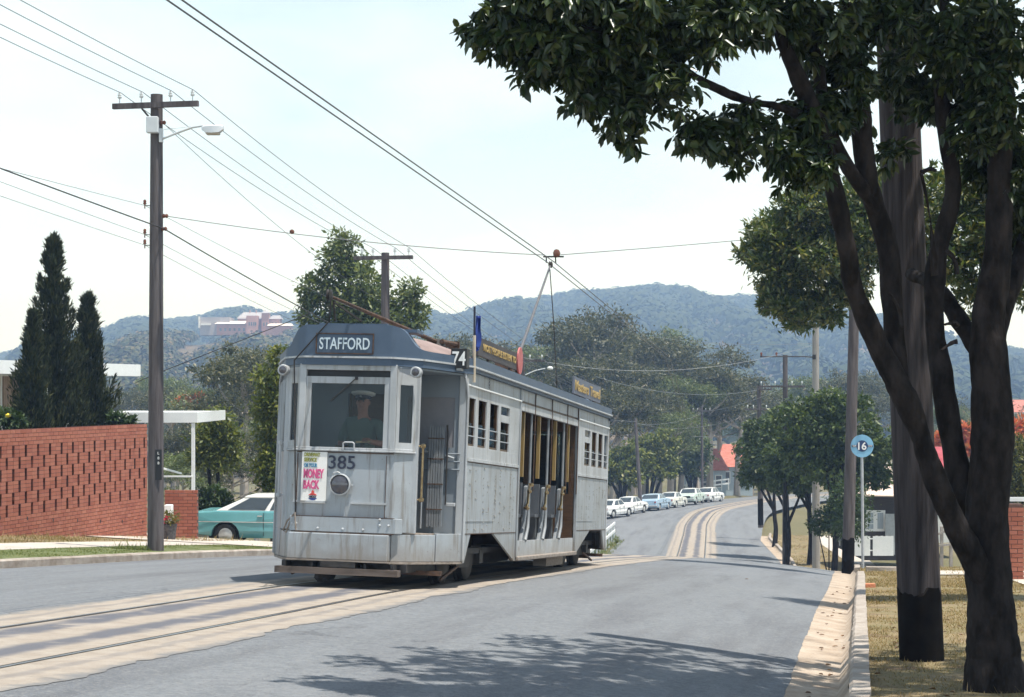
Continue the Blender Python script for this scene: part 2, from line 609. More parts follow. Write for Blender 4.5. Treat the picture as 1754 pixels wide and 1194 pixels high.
def slab_extra(nt, tc, mp, col):
    uv = nt.nodes.new('ShaderNodeUVMap'); uv.uv_map = 'street'
    sep = nt.nodes.new('ShaderNodeSeparateXYZ'); nt.links.new(uv.outputs[0], sep.inputs[0])
    o = sep.outputs[0]
    wob = noise(nt, uv.outputs[0], 1.6, 4.0, 0.6, stretch=(1.0, 0.7, 1))
    ow = math_node(nt, 'ADD', o, math_node(nt, 'MULTIPLY', math_node(nt, 'SUBTRACT', wob, 0.5), 0.34))
    for c, w, k in ((-0.46, 0.17, 0.97), (0.26, 0.15, 0.95), (1.02, 0.06, 0.35), (-1.12, 0.06, 0.35)):
        d = math_node(nt, 'ABSOLUTE', math_node(nt, 'SUBTRACT', ow, c))
        col = mixcol(nt, math_node(nt, 'MULTIPLY', ramp(nt, d, w * 0.5, w * 1.5, 1.0, 0.0), k), col, (0.105, 0.108, 0.125))
    grit = noise(nt, tc.outputs['Object'], 55.0, 3.0, 0.75)
    col = mixcol(nt, ramp(nt, grit, 0.55, 0.75, 0.0, 0.6), col, (0.15, 0.125, 0.105))
    spots = noise(nt, uv.outputs[0], 9.0, 4.0, 0.7)
    col = mixcol(nt, ramp(nt, spots, 0.58, 0.75, 0.0, 0.5), col, (0.19, 0.165, 0.14))
    pale = noise(nt, uv.outputs[0], 2.0, 5.0, 0.6)
    col = mixcol(nt, ramp(nt, pale, 0.5, 0.75, 0.0, 0.6), col, (0.40, 0.345, 0.285))
    edge = math_node(nt, 'ADD', math_node(nt, 'ABSOLUTE', o), math_node(nt, 'MULTIPLY', math_node(nt, 'SUBTRACT', noise(nt, uv.outputs[0], 3.0, 5.0, 0.7), 0.5), 0.5))
    col = mixcol(nt, ramp(nt, edge, 1.24, 1.42, 0.0, 0.9), col, (0.165, 0.165, 0.165))
    # transverse joints and cracks
    y = math_node(nt, 'ADD', sep.outputs[1], math_node(nt, 'MULTIPLY', math_node(nt, 'SUBTRACT', noise(nt, uv.outputs[0], 1.3, 3.0), 0.5), 0.8))
    fr = math_node(nt, 'ABSOLUTE', math_node(nt, 'SUBTRACT', math_node(nt, 'FRACT', math_node(nt, 'DIVIDE', y, 3.4)), 0.5))
    gate = noise(nt, uv.outputs[0], 0.8, 2.0)
    j = math_node(nt, 'MULTIPLY', ramp(nt, fr, 0.0, 0.006, 1.0, 0.0), ramp(nt, gate, 0.40, 0.50))
    col = mixcol(nt, math_node(nt, 'MULTIPLY', j, 0.7), col, (0.12, 0.11, 0.10))
    return col
M_SLAB = mat('track_concrete', (0.285, 0.24, 0.195), (0.345, 0.30, 0.25), scale=5.0, rough=0.85, bump=0.4, bscale=70, spec=0.2, extra=slab_extra)
M_GUT = mat('gutter_concrete', (0.34, 0.26, 0.19), (0.46, 0.38, 0.30), scale=2.2, rough=0.9, bump=0.35, bscale=40, spec=0.2, extra=lambda nt, tc, mp, col: mixcol(nt, ramp(nt, noise(nt, tc.outputs['Object'], 1.3, 6.0, 0.7), 0.50, 0.68, 0.0, 0.7), mixcol(nt, ramp(nt, noise(nt, tc.outputs['Object'], 24.0, 3.0, 0.7), 0.55, 0.72, 0.0, 0.6), col, (0.17, 0.125, 0.09)), (0.21, 0.165, 0.125)))
M_KERB = mat('kerb_concrete', (0.26, 0.215, 0.175), (0.42, 0.37, 0.32), scale=3.0, rough=0.9, bump=0.6, bscale=25, spec=0.2)
M_PATH = mat('path_concrete', (0.44, 0.385, 0.325), (0.52, 0.465, 0.405), scale=1.8, rough=0.9, bump=0.2, bscale=50, spec=0.2)
def verge_extra(nt, tc, mp, col):
    a = noise(nt, tc.outputs['Object'], 0.9, 5.0, 0.65)
    col = mixcol(nt, ramp(nt, a, 0.45, 0.65, 0.0, 0.75), col, (0.17, 0.14, 0.075))
    b = noise(nt, tc.outputs['Object'], 14.0, 4.0, 0.7)
    col = mixcol(nt, ramp(nt, b, 0.5, 0.75, 0.0, 0.6), col, (0.12, 0.085, 0.055))
    c = noise(nt, tc.outputs['Object'], 1.6, 5.0, 0.7)
    return mixcol(nt, ramp(nt, c, 0.54, 0.66, 0.0, 0.85), col, (0.155, 0.105, 0.07))
M_VERGE = mat('dry_turf', (0.265, 0.20, 0.12), (0.19, 0.165, 0.085), scale=1.5, rough=0.95, bump=1.0, bscale=18, spec=0.1, extra=verge_extra)
M_GREEN = mat('green_turf', (0.10, 0.125, 0.05), (0.155, 0.165, 0.075), scale=2.5, rough=0.95, bump=1.0, bscale=22, spec=0.1)
M_LAND = mat('dry_land', (0.115, 0.11, 0.055), (0.17, 0.145, 0.085), scale=0.05, rough=0.95, spec=0.1, detail=9)
M_STEEL = mat('rail_steel', (0.24, 0.24, 0.25), (0.36, 0.35, 0.34), scale=8, rough=0.32, metal=0.9)
M_GROOVE = mat('rail_groove', (0.03, 0.028, 0.027), (0.05, 0.045, 0.04), scale=20, rough=0.9)

# ---- the ground sheet
def axis(parts):
    out = []
    for a, b, n in parts:
        out += list(np.linspace(a, b, n, endpoint=False))
    return np.array(out + [parts[-1][1]])
gx = axis([(-2400, -600, 8), (-600, -120, 16), (-120, -30, 30), (-30, 50, 100), (50, 140, 30), (140, 600, 16), (600, 2400, 8)])
gy = axis([(-120, -30, 6), (-30, 0, 12), (0, 130, 150), (130, 260, 70), (260, 600, 18), (600, 2250, 12)])
GX, GY = np.meshgrid(gx, gy)
gzv = ground(GX.ravel(), GY.ravel())
sy, so = station(GX.ravel(), GY.ravel())
inside = (so > LEFT(sy) - 3.3) & (so < LIP(sy) + 4.2) & (GY.ravel() < 235) & (GY.ravel() > -38)
gzv = gzv - np.where(inside, 0.30, 0.03)
idx = np.arange(len(gx) * len(gy)).reshape(len(gy), len(gx))
gf = np.stack([idx[:-1, :-1], idx[:-1, 1:], idx[1:, 1:], idx[1:, :-1]], axis=-1).reshape(-1, 4)
g_me = fast_mesh('ground', np.stack([GX.ravel(), GY.ravel(), gzv], axis=1), gf)
g_me.shade_smooth()
link('ground', g_me, M_LAND, kind='structure')

# ---- road, track bed, rails, gutter, kerbs, verges, paths
YS = steps(-8, 236)
ribbon('road', LEFT, lambda y: LIP(y), YS, M_ASPH, 0.0, n=26)
YT = steps(-8, 215)
ribbon('track_bed', -1.42, 1.40, YT, M_SLAB, 0.004, n=8, rag=0.045, seed=4)
for k, c in enumerate((-0.7475, 0.7475)):
    ribbon('tram_rail', c - 0.020, c + 0.020, YT, M_STEEL, 0.010, n=1)
    sgn = 1 if c < 0 else -1
    g0 = c + sgn * 0.022
    ribbon('rail_flangeway', min(g0, g0 + sgn * 0.032), max(g0, g0 + sgn * 0.032), YT, M_GROOVE, 0.008, n=1)
YR = steps(-8, 116)
ribbon('gutter', lambda y: LIP(y) - 0.03, lambda y: LIP(y) + 0.47, YR, M_GUT, 0.006, n=5, rag=0.007, seed=8)

def sweep(name, prof, base, ys, material, rag=0.0, seed=3):
    """A kerb: a section (offset, height) swept along the street; base gives the offset of its origin."""
    rng = np.random.default_rng(seed)
    ys = np.asarray(ys, float)
    nx, ny = NRM(ys)
    b = base(ys)
    ref = ZC(ys) + DZ(b + prof[0][0] * 0.5, ys)
    V = []
    for (o, h) in prof:
        j = np.convolve(rng.normal(0, rag, len(ys)), np.ones(3) / 3, 'same') if rag else 0.0
        off = b + o + j
        V.append(np.stack([XC(ys) + off * nx, ys + off * ny, ref + h + (j * 0.6 if rag else 0)], axis=1))
    V = np.stack(V, axis=1).reshape(-1, 3)
    n = len(prof)
    idx = np.arange(len(ys) * n).reshape(len(ys), n)
    fs = np.stack([idx[:-1, :-1], idx[1:, :-1], idx[1:, 1:], idx[:-1, 1:]], axis=-1).reshape(-1, 4)
    caps = MB().add([tuple(v) for v in V], [tuple(f) for f in fs] + [tuple(idx[0]), tuple(idx[-1][::-1])])
    return link(name, caps.mesh(name), material, kind='structure')
KERB_R = [(0.0, -0.25), (0.0, 0.07), (0.025, 0.095), (0.15, 0.10), (0.155, -0.1)]
sweep('kerb', KERB_R, lambda y: LIP(y) + 0.47, steps(-8, 39.2), M_KERB, rag=0.006)
sweep('kerb', KERB_R, lambda y: LIP(y) + 0.47, steps(44.5, 116), M_KERB, rag=0.006)
KERB_L = [(0.0, -0.25), (0.0, 0.11), (-0.03, 0.135), (-0.16, 0.14), (-0.165, -0.1)]
sweep('kerb', KERB_L, lambda y: LEFT(y) + 0.01, steps(-8, 60), M_KERB, rag=0.008, seed=6)
ribbon('verge', lambda y: LIP(y) + 0.61, lambda y: LIP(y) + 3.3, steps(-8, 116), M_VERGE, 0.0, n=6)
ribbon('footpath', lambda y: LIP(y) + 3.3, lambda y: LIP(y) + 4.6, steps(-8, 116), M_PATH, 0.012, n=3)
ribbon('verge', lambda y: LEFT(y) - 1.75, lambda y: LEFT(y) - 0.155, steps(-8, 60), M_GREEN, 0.012, n=4)
ribbon('footpath', lambda y: LEFT(y) - 3.2, lambda y: LEFT(y) - 1.75, steps(-8, 60), M_PATH, 0.016, n=3)
ribbon('verge', lambda y: LEFT(y) - 6.2, lambda y: LEFT(y) - 3.2, steps(-8, 45), M_VERGE, 0.010, n=4)
ribbon('driveway', lambda y: LIP(y) + 0.43, lambda y: LIP(y) + 9.0, steps(39.2, 44.5), M_PATH, 0.02, n=8)
ribbon('driveway', lambda y: LEFT(y) - 9.0, lambda y: LEFT(y) - 0.155, steps(40.6, 46.5), M_PATH, 0.03, n=8)
# ------------------------------------------------------------------ the tram: its place on the track
TY = 22.15
t_o = Vector((float(XC(TY)), TY, float(ZC(TY)) + 0.012))
_u = Vector((TAN, 1.0, -FALL)).normalized()
_n = Vector((1.0, -TAN, -0.02)).normalized()
_z = _n.cross(_u).normalized()
_n = _u.cross(_z).normalized()
TM = Matrix((_n, _u, _z)).transposed().to_4x4()
TM.translation = t_o
TMI = TM.inverted()
HW = 1.25
t_o = t_o - _n * 0.05
TM.translation = t_o
TMI = TM.inverted()
def tl(px, py, axis, val):
    """Where the sight line through a photo pixel meets the plane x, y or z = val of the tram's own space."""
    a = TMI @ Vector((0, 0, EYE)); d = (TMI @ P(px, py, 10.0)) - a
    k = 'xyz'.index(axis)
    return a + d * ((val - a[k]) / d[k])
def paint_extra(k=1.0):
    def f(nt, tc, mp, col):
        v = tc.outputs['Object']
        big = noise(nt, v, 1.1, 5.0, 0.6)
        col = mixcol(nt, ramp(nt, big, 0.42, 0.70, 0.0, 0.35 * k), col, (0.235, 0.24, 0.235))
        streak = noise(nt, v, 3.0, 4.0, 0.6, stretch=(3.5, 3.5, 0.35))
        col = mixcol(nt, ramp(nt, streak, 0.50, 0.70, 0.0, 0.6 * k), col, (0.21, 0.195, 0.175))
        sep = nt.nodes.new('ShaderNodeSeparateXYZ'); nt.links.new(v, sep.inputs[0])
        lown = math_node(nt, 'ADD', sep.outputs[2], math_node(nt, 'MULTIPLY', noise(nt, v, 4.0, 4.0), 0.5))
        col = mixcol(nt, ramp(nt, lown, 0.45, 0.95, 0.45 * k, 0.0), col, (0.22, 0.18, 0.14))
        rust = noise(nt, v, 5.5, 6.0, 0.75)
        col = mixcol(nt, ramp(nt, rust, 0.645, 0.70, 0.0, min(1.0, 0.6 * k)), col, (0.12, 0.06, 0.035))
        rust2 = noise(nt, v, 26.0, 3.0, 0.7)
        return mixcol(nt, ramp(nt, rust2, 0.69, 0.75, 0.0, 0.45 * k), col, (0.11, 0.07, 0.05))
    return f
M_TGREY = mat('tram_grey_paint', (0.325, 0.355, 0.38), (0.375, 0.405, 0.43), scale=2.0, rough=0.42, bump=0.10, bscale=9, extra=paint_extra(1.5))
M_TTRIM = mat('tram_pale_trim', (0.41, 0.43, 0.445), (0.475, 0.49, 0.50), scale=3.0, rough=0.45, extra=paint_extra(1.25))
M_TBLUE = mat('tram_roof_blue', (0.062, 0.095, 0.145), (0.078, 0.113, 0.165), scale=2.5, rough=0.5, bump=0.05, bscale=8)
M_TROOF = mat('tram_roof_canvas', (0.20, 0.145, 0.13), (0.29, 0.215, 0.195), scale=3.0, rough=0.9, bump=0.2, bscale=20)
M_TINT = mat('tram_interior', (0.20, 0.235, 0.27), (0.24, 0.27, 0.30), scale=2.0, rough=0.6)
M_BENCH = mat('bench_slate', (0.085, 0.095, 0.11), (0.12, 0.13, 0.145), scale=5, rough=0.6)
M_GATE = mat('shaded_gate_timber', (0.17, 0.185, 0.20), (0.24, 0.25, 0.26), scale=6, rough=0.7)  # slats coloured darker, standing in for shade under the roof overhang
M_WOOD_D = mat('brown_varnish', (0.060, 0.034, 0.019), (0.095, 0.054, 0.028), scale=6.0, rough=0.4, stretch=(1, 1, 6))
M_WOOD_Y = mat('honey_wood', (0.25, 0.165, 0.06), (0.33, 0.225, 0.085), scale=6.0, rough=0.4, stretch=(4, 4, 0.6))
M_SEATEND = mat('seat_end_paint', (0.17, 0.185, 0.20), (0.24, 0.255, 0.27), scale=5, rough=0.5)
M_WOOD_G = mat('weathered_board', (0.20, 0.165, 0.135), (0.33, 0.28, 0.24), scale=5.0, rough=0.85, stretch=(0.4, 4, 4), bump=0.3, bscale=30)
M_TRAY = mat('grimy_board', (0.085, 0.066, 0.055), (0.15, 0.118, 0.10), scale=5, rough=0.9, stretch=(0.4, 4, 4))
M_IRON = mat('black_iron', (0.018, 0.017, 0.017), (0.045, 0.04, 0.037), scale=8.0, rough=0.65)
M_RUSTY = mat('rusty_iron', (0.05, 0.03, 0.022), (0.12, 0.07, 0.045), scale=12.0, rough=0.8)
M_BRASS = mat('brass', (0.26, 0.18, 0.10), (0.42, 0.31, 0.17), scale=20, rough=0.30, metal=1.0)
M_GLASS = glass_mat('window_glass', tint=(0.05, 0.065, 0.08), clear=0.86)
M_GLASS_DK = glass_mat('dark_glass', tint=(0.012, 0.014, 0.016), clear=0.35)
M_BLACK = mat('black_paint', (0.012, 0.012, 0.014), (0.02, 0.02, 0.022), scale=6, rough=0.45)
M_WHITE = mat('white_paint', (0.78, 0.78, 0.76), (0.82, 0.82, 0.80), scale=6, rough=0.5)
M_GOLD = mat('gold_lettering', (0.34, 0.235, 0.075), (0.44, 0.31, 0.12), scale=30, rough=0.55)
M_NAVY = mat('navy_lettering', (0.02, 0.025, 0.05), (0.03, 0.035, 0.06), scale=20, rough=0.5)
M_LENS = mat('lamp_glass', (0.045, 0.045, 0.055), (0.08, 0.075, 0.085), scale=4, rough=0.06, spec=0.9)
M_CHROME = mat('bright_metal', (0.50, 0.50, 0.50), (0.62, 0.62, 0.61), scale=10, rough=0.38, metal=0.7)

tram = thing('tram', 'grey double-ended tram with open drop-centre and dark blue roof numbered 385', 'tram')
tram.matrix_world = TM
tram.rotation_mode = 'QUATERNION'
YB, YE = 1.10, 12.32            # the two bulkheads
LEN = YB + YE                   # buffer face to buffer face
def mir(y): return LEN - y
ZG, ZL, ZM, ZW1, ZW0, ZB, ZJ, ZS = 2.80, 2.76, 2.575, 2.435, 1.815, 1.66, 0.685, 0.335

def both_ends(poly):
    return poly, [(x, mir(y)) for x, y in poly]

FW, FD, FX = 0.625, 0.215, 0.835                    # flat half width, facet depth, facet outer x
def bay(o, t, sides=False):
    """Plan outline of the cab bay, o metres proud of its face and t thick."""
    out = [(-FX - o, FD + 0.02), (-FW - o * 0.5, -o), (FW + o * 0.5, -o), (FX + o, FD + 0.02)]
    inn = [(FX + o - t, FD + 0.02), (FW + o * 0.5 - t * 0.5, -o + t), (-FW - o * 0.5 + t * 0.5, -o + t), (-FX - o + t, FD + 0.02)]
    return out + inn

for end in (0, 1):
    def ends(poly):
        return [(x, mir(y)) for x, y in poly] if end else poly
    def yv(y):
        return mir(y) if end else y
    def by(a, b):
        return (min(yv(a), yv(b)), max(yv(a), yv(b)))
    # apron below the windscreen
    dash = MB().prism(ends(bay(0.0, 0.05)), ZJ, ZB, 'z').build('apron', M_TGREY, tram, bevel=0.008)
    for x in (-0.63, 0.555):
        MB().box(x - 0.016, x + 0.016, *by(-0.012, 0.01), 0.87, 1.63).build('seam_strip', M_TGREY, dash)
    MB().box(-0.66, -0.22, *by(-0.03, 0.0), 1.02, 1.045).build('poster_ledge', M_TTRIM, dash)
    MB().box(0.10, 0.55, *by(-0.03, 0.0), 1.02, 1.045).build('poster_ledge', M_TTRIM, dash)
    MB().prism(ends(bay(0.035, 0.12)), ZB, ZB + 0.022, 'z').build('sill_ledge', M_TTRIM, tram, bevel=0.006)
    MB().prism(ends(bay(0.02, 0.10)), ZB + 0.022, ZB + 0.05, 'z').build('sill_rail', M_TTRIM, tram, bevel=0.005)
    # buffer beam with rivets
    beam = MB().prism(ends([(-0.70, 0.05), (-0.66, -0.055), (0.69, -0.055), (0.75, 0.05)]), ZJ - 0.015, 0.855, 'z').build('buffer_beam', M_TGREY, tram, bevel=0.008)
    rv = random.Random(3)
    for x, z in ((-0.63, 0.76), (-0.58, 0.76), (-0.30, 0.71), (0.02, 0.71), (0.28, 0.71), (0.49, 0.77), (0.60, 0.77), (0.49, 0.84)):
        MB().lathe([(0.017, 0), (0.015, 0.010), (0.006, 0.016)], (x, 0, 0), 'y', 8).build('bolt', M_TTRIM, beam)
        bo = beam.children[-1]
        for v in bo.data.vertices:
            v.co = Vector((v.co.x, yv(-0.055 - v.co.y), v.co.z + z))
    # apron skirt below the beam
    sk = MB().box(-0.665, 0.615, *by(-0.12, 0.02), ZS, ZJ - 0.03).build('apron_skirt', M_TGREY, tram, bevel=0.012)
    MB().box(-0.67, 0.62, *by(-0.125, 0.03), ZS - 0.02, ZS - 0.001).build('skirt_edge', M_WOOD_G, sk)
    for sx in (-1, 1):
        # stepped body side between the bay and the bulkhead
        pl = MB().prism(ends([(sx * 0.62, 0.021), (sx * (FX - 0.02), FD), (sx * 1.02, 0.62), (sx * 0.98, 0.64), (sx * (FX - 0.06), FD + 0.03), (sx * 0.60, 0.05)]), ZS, ZJ - 0.02, 'z')
        pl.build('step_panel', M_TGREY, tram, bevel=0.006)
        pl = MB().prism(ends([(sx * 1.03, 0.625), (sx * (HW - 0.01), YB - 0.02), (sx * (HW - 0.05), YB - 0.01), (sx * 0.99, 0.645)]), ZS, ZJ + (0.0 if sx > 0 else 0.0), 'z')
        pl.build('step_panel', M_TGREY, tram, bevel=0.006)
        MB().prism(ends([(sx * 0.60, -0.05), (sx * (FX + 0.01), FD - 0.01), (sx * (HW + 0.01), YB), (sx * (HW - 0.06), YB), (sx * 0.55, 0.05)]), ZS - 0.03, ZS - 0.002, 'z').build('step_edge', M_WOOD_G, tram)
        if sx < 0:   # the off-side doorway is closed by a panelled door
            d0, d1 = Vector((sx * (FX + 0.02), FD + 0.03, 0)), Vector((sx * (HW - 0.01), YB - 0.03, 0))
            door = MB()
            door.slab((d0.x, yv(d0.y), ZJ), (d1.x, yv(d1.y), ZJ), (d1.x, yv(d1.y), ZB), (d0.x, yv(d0.y), ZB), 0.03)
            dr = door.build('cab_door', M_TGREY, tram)
            fr = MB()
            for k in (0.0, 0.5, 1.0):
                p = d0.lerp(d1, k)
                fr.box(p.x - 0.025, p.x + 0.025, *by(p.y - 0.03, p.y + 0.03), ZB, ZW1 + 0.14)
            fr.build('door_frame', M_TTRIM, dr)
            gl = MB().slab((d0.x, yv(d0.y), ZB), (d1.x, yv(d1.y), ZB), (d1.x, yv(d1.y), ZW1 + 0.12), (d0.x, yv(d0.y), ZW1 + 0.12), 0.006)
            gl.build('pane', M_GLASS, dr)
    # windscreen
    zt = 2.74
    ws = MB()
    ws.box(-FW, -FW + 0.085, *by(-0.012, 0.05), ZB + 0.05, zt).box(FW - 0.085, FW, *by(-0.012, 0.05), ZB + 0.05, zt)
    ws.box(-FW + 0.085, FW - 0.085, *by(-0.012, 0.05), 2.665, zt)
    wo = ws.build('windscreen_frame', M_TTRIM, tram, bevel=0.006)
    sash = MB()
    sash.box(-0.54, 0.54, *by(0.0, 0.04), 2.50, 2.585).box(-0.54, -0.47, *by(0.0, 0.04), ZB + 0.05, 2.50).box(0.47, 0.54, *by(0.0, 0.04), ZB + 0.05, 2.50)
    sash.build('sash', M_TTRIM, wo, bevel=0.004)
    MB().box(-0.54, 0.54, *by(0.045, 0.05), 2.585, 2.665).build('vent_slot', M_BLACK, wo)
    MB().box(-0.47, 0.47, *by(0.018, 0.022), ZB + 0.05, 2.50).build('pane', M_GLASS, wo)
    MB().tube([(-0.02, yv(-0.035), ZB + 0.02), (-0.02, yv(-0.04), ZB + 0.10), (0.0, yv(-0.04), ZB + 0.115), (0.10, yv(-0.04), ZB + 0.115), (0.12, yv(-0.04), ZB + 0.10), (0.12, yv(-0.035), ZB + 0.02)], 0.011, 6).build('grab_handle', M_TTRIM, wo)
    if not end:
        a, b = tl(610, 648, 'y', -0.02), tl(566, 687, 'y', -0.02)
        MB().bar(a, b, 0.012).bar(a, a + Vector((0, 0.03, 0.0)), 0.035).build('wiper', M_IRON, wo)
    for sx in (-1, 1):
        a, b = Vector((sx * (FW + 0.005), 0.01, 0)), Vector((sx * FX, FD, 0))
        fm = MB()
        for k0, k1, z0, z1 in ((0.0, 0.16, ZB + 0.05, zt), (0.78, 1.0, ZB + 0.05, zt), (0.16, 0.78, 2.50, zt), (0.16, 0.78, ZB + 0.05, ZB + 0.13)):
            p, q = a.lerp(b, k0), a.lerp(b, k1)
            nn = Vector((b - a)).cross(Vector((0, 0, 1))).normalized() * (-0.04 if sx > 0 else 0.04)
            fm.prism(ends([(p.x, p.y), (q.x, q.y), (q.x + nn.x, q.y + nn.y), (p.x + nn.x, p.y + nn.y)]), z0, z1, 'z')
        fo = fm.build('quarter_light_frame', M_TTRIM, tram)
        p, q = a.lerp(b, 0.16), a.lerp(b, 0.78)
        MB().slab((p.x, yv(p.y + 0.02), ZB + 0.13), (q.x, yv(q.y + 0.02), ZB + 0.13), (q.x, yv(q.y + 0.02), 2.50), (p.x, yv(p.y + 0.02), 2.50), 0.004).build('pane', M_GLASS, fo)
        # door pillar, hand rail and marker lamp
        MB().box(sx * FX - 0.03, sx * FX + 0.03, *by(FD - 0.01, FD + 0.05), ZJ, 2.74).build('door_pillar', M_TTRIM, tram, bevel=0.006)
        hr = MB().tube([(sx * (FX + 0.04), yv(FD + 0.02), 1.10), (sx * (FX + 0.09), yv(FD + 0.01), 1.10), (sx * (FX + 0.09), yv(FD + 0.01), 1.76), (sx * (FX + 0.04), yv(FD + 0.02), 1.76)], 0.014, 7).build('hand_rail', M_BRASS if sx > 0 else M_TTRIM, tram, smooth=True)
        for z in (1.10, 1.76):
            MB().lathe([(0.0, -0.03), (0.03, -0.022), (0.034, 0), (0.03, 0.022), (0.0, 0.03)], (sx * (FX + 0.09), yv(FD + 0.01), z), 'z', 8).build('rail_boss', M_BRASS if sx > 0 else M_TTRIM, hr, smooth=True)
        lm = MB().lathe([(0.045, 0.10), (0.068, 0.06), (0.070, -0.03), (0.062, -0.04)], (0, 0, 0), 'y', 16)
        lp = lm.build('marker_lamp', M_TTRIM, tram, smooth=True)
        ls = MB().lathe([(0.055, -0.035), (0.040, -0.046), (0.0, -0.052)], (0, 0, 0), 'y', 14).build('lens', M_LENS, lp, smooth=True)
        for o in (lp, ls):
            for v in o.data.vertices:
                v.co = Vector((v.co.x + sx * (FX + 0.02), yv(v.co.y + 0.03), v.co.z + 2.655))
    # headlamp
    hl = MB().lathe([(0.085, 0.0), (0.135, -0.05), (0.135, -0.075), (0.122, -0.082), (0.118, -0.06)], (0, 0, 0), 'y', 24).build('headlamp', M_TTRIM, tram, smooth=True)
    hg = MB().lathe([(0.119, -0.062), (0.09, -0.082), (0.04, -0.095), (0.0, -0.098)], (0, 0, 0), 'y', 24).build('lens', M_LENS, hl, smooth=True)
    hb = MB().box(0.12, 0.16, -0.04, -0.02, -0.012, 0.012).build('bracket', M_TTRIM, hl)
    hc = MB().tube([(-0.10, -0.06, 0.11), (-0.08, -0.075, 0.14), (-0.03, -0.08, 0.15), (0.0, -0.075, 0.14)], 0.008, 5).build('catch', M_TTRIM, hl)
    for o in (hl, hg, hb, hc):
        for v in o.data.vertices:
            v.co = Vector((v.co.x - 0.035, yv(v.co.y), v.co.z + 1.255))
    # hood over the windscreen: the bell-shaped panel and the eaves band
    def plan_y(x):
        ax = abs(x)
        return float(np.interp(ax, [0, 0.56, 0.68, 0.90, 1.31], [-0.045, -0.04, 0.03, 0.22, YB + 0.05]))
    xs = np.concatenate([np.linspace(-1.31, -0.96, 5), np.linspace(-0.92, -0.52, 15), np.linspace(-0.46, 0.46, 5), np.linspace(0.52, 0.92, 15), np.linspace(0.96, 1.31, 5)])
    bell = lambda x: float(np.interp(abs(x), [0, 0.56, 0.64, 0.69, 0.73, 0.77, 0.80, 0.84, 0.89, 0.95, 1.31], [3.225, 3.222, 3.20, 3.165, 3.11, 3.05, 3.00, 2.965, 2.945, 2.935, 2.93]))
    def band(z0, z1f, o, t):
        m = MB()
        n = len(xs)
        vs = []
        for x in xs:
            y = plan_y(x) - o
            vs += [(x * (1 + o * 0.4), yv(y), z0), (x * (1 + o * 0.4), yv(y), z1f(x)), (x * (1 + o * 0.4) * 0.985, yv(y + t), z1f(x)), (x * (1 + o * 0.4) * 0.985, yv(y + t), z0)]
        fs = []
        for i in range(n - 1):
            for k in range(4):
                fs.append((4 * i + k, 4 * i + (k + 1) % 4, 4 * i + 4 + (k + 1) % 4, 4 * i + 4 + k))
        fs += [(0, 1, 2, 3), tuple(4 * (n - 1) + k for k in (3, 2, 1, 0))]
        return m.add(vs, fs)
    hood = band(2.835, bell, 0.0, 0.22).build('hood', M_TBLUE, tram, smooth=True)
    band(2.725, lambda x: 2.81, 0.0, 0.04).build('eaves_band', M_TBLUE, tram)
    band(2.811, lambda x: 2.834, 0.02, 0.06).build('gutter_moulding', M_TTRIM, tram)
    # ceiling of the platform
    MB().prism(ends([(-0.66, 0.02), (0.66, 0.02), (0.88, 0.25), (HW, YB), (-HW, YB), (-0.88, 0.25)]), 2.70, 2.72, 'z').build('platform_ceiling', M_TINT, tram)
    MB().prism(ends([(-0.60, 0.06), (0.60, 0.06), (0.80, 0.25), (HW - 0.06, YB), (-HW + 0.06, YB), (-0.80, 0.25)]), ZJ - 0.06, ZJ - 0.005, 'z').build('platform_floor', M_WOOD_G, tram)
    # bulkhead with its window, door leaf and rails
    bk = MB().box(-HW + 0.03, -0.34, *by(YB, YB + 0.05), ZJ - 0.05, 2.70).box(0.34, HW - 0.03, *by(YB, YB + 0.05), ZJ - 0.05, 1.78).box(0.34, HW - 0.03, *by(YB, YB + 0.05), 2.42, 2.70)
    bk.box(0.34, 0.46, *by(YB, YB + 0.05), 1.78, 2.42).box(HW - 0.16, HW - 0.03, *by(YB, YB + 0.05), 1.78, 2.42).box(-0.34, 0.34, *by(YB, YB + 0.05), 2.45, 2.70)
    bo = bk.build('bulkhead', M_TINT, tram)
    MB().box(0.46, HW - 0.16, *by(YB + 0.015, YB + 0.03), 1.78, 2.42).build('blind', mat('drab_blind', (0.20, 0.20, 0.215), (0.25, 0.24, 0.25), scale=3, rough=0.6), bo)
    for z in (1.70, 1.60, 1.50):
        MB().tube([(0.40, yv(YB - 0.04), z), (HW - 0.06, yv(YB - 0.04), z)], 0.010, 6).build('guard_rail', M_TINT, bo)
    for z in (1.30, 0.98):
        MB().box(0.40, 0.96, *by(YB - 0.012, YB), z, z + 0.02).build('panel_moulding', M_TINT, bo)
    MB().box(-0.30, 0.30, *by(YB + 0.06, YB + 0.09), ZJ, 2.42).build('saloon_door', M_WOOD_D, bo)
    # folded lattice gate hanging at the doorway
    for sx in ((1,) if not end else (1, -1)):
        gx0 = sx * 0.90
        gt = MB().box(gx0 - 0.10, gx0 + 0.10, *by(YB - 0.13, YB - 0.11), 0.78, 2.02).build('folding_gate', M_TINT, tram)
        for k in range(6):
            x = gx0 - 0.083 + 0.0333 * k
            MB().box(x - 0.013, x + 0.013, *by(YB - 0.15, YB - 0.13), 0.76 + 0.012 * (k % 2), 2.06 - 0.012 * (k % 3)).build('slat', M_GATE, gt)
        for z in (0.98, 1.30, 1.62, 1.88):
            MB().box(gx0 - 0.108, gx0 + 0.108, *by(YB - 0.158, YB - 0.151), z, z + 0.014).build('strap', M_RUSTY, gt)
        pp = MB().tube([(gx0 - 0.17, yv(YB - 0.14), 0.74), (gx0 - 0.17, yv(YB - 0.14), 1.82)], 0.013, 6).tube([(gx0 - 0.17, yv(YB - 0.14), 1.72), (gx0 - 0.10, yv(YB - 0.14), 1.72)], 0.010, 6)
        pp.build('gate_post', M_TGREY, tram)
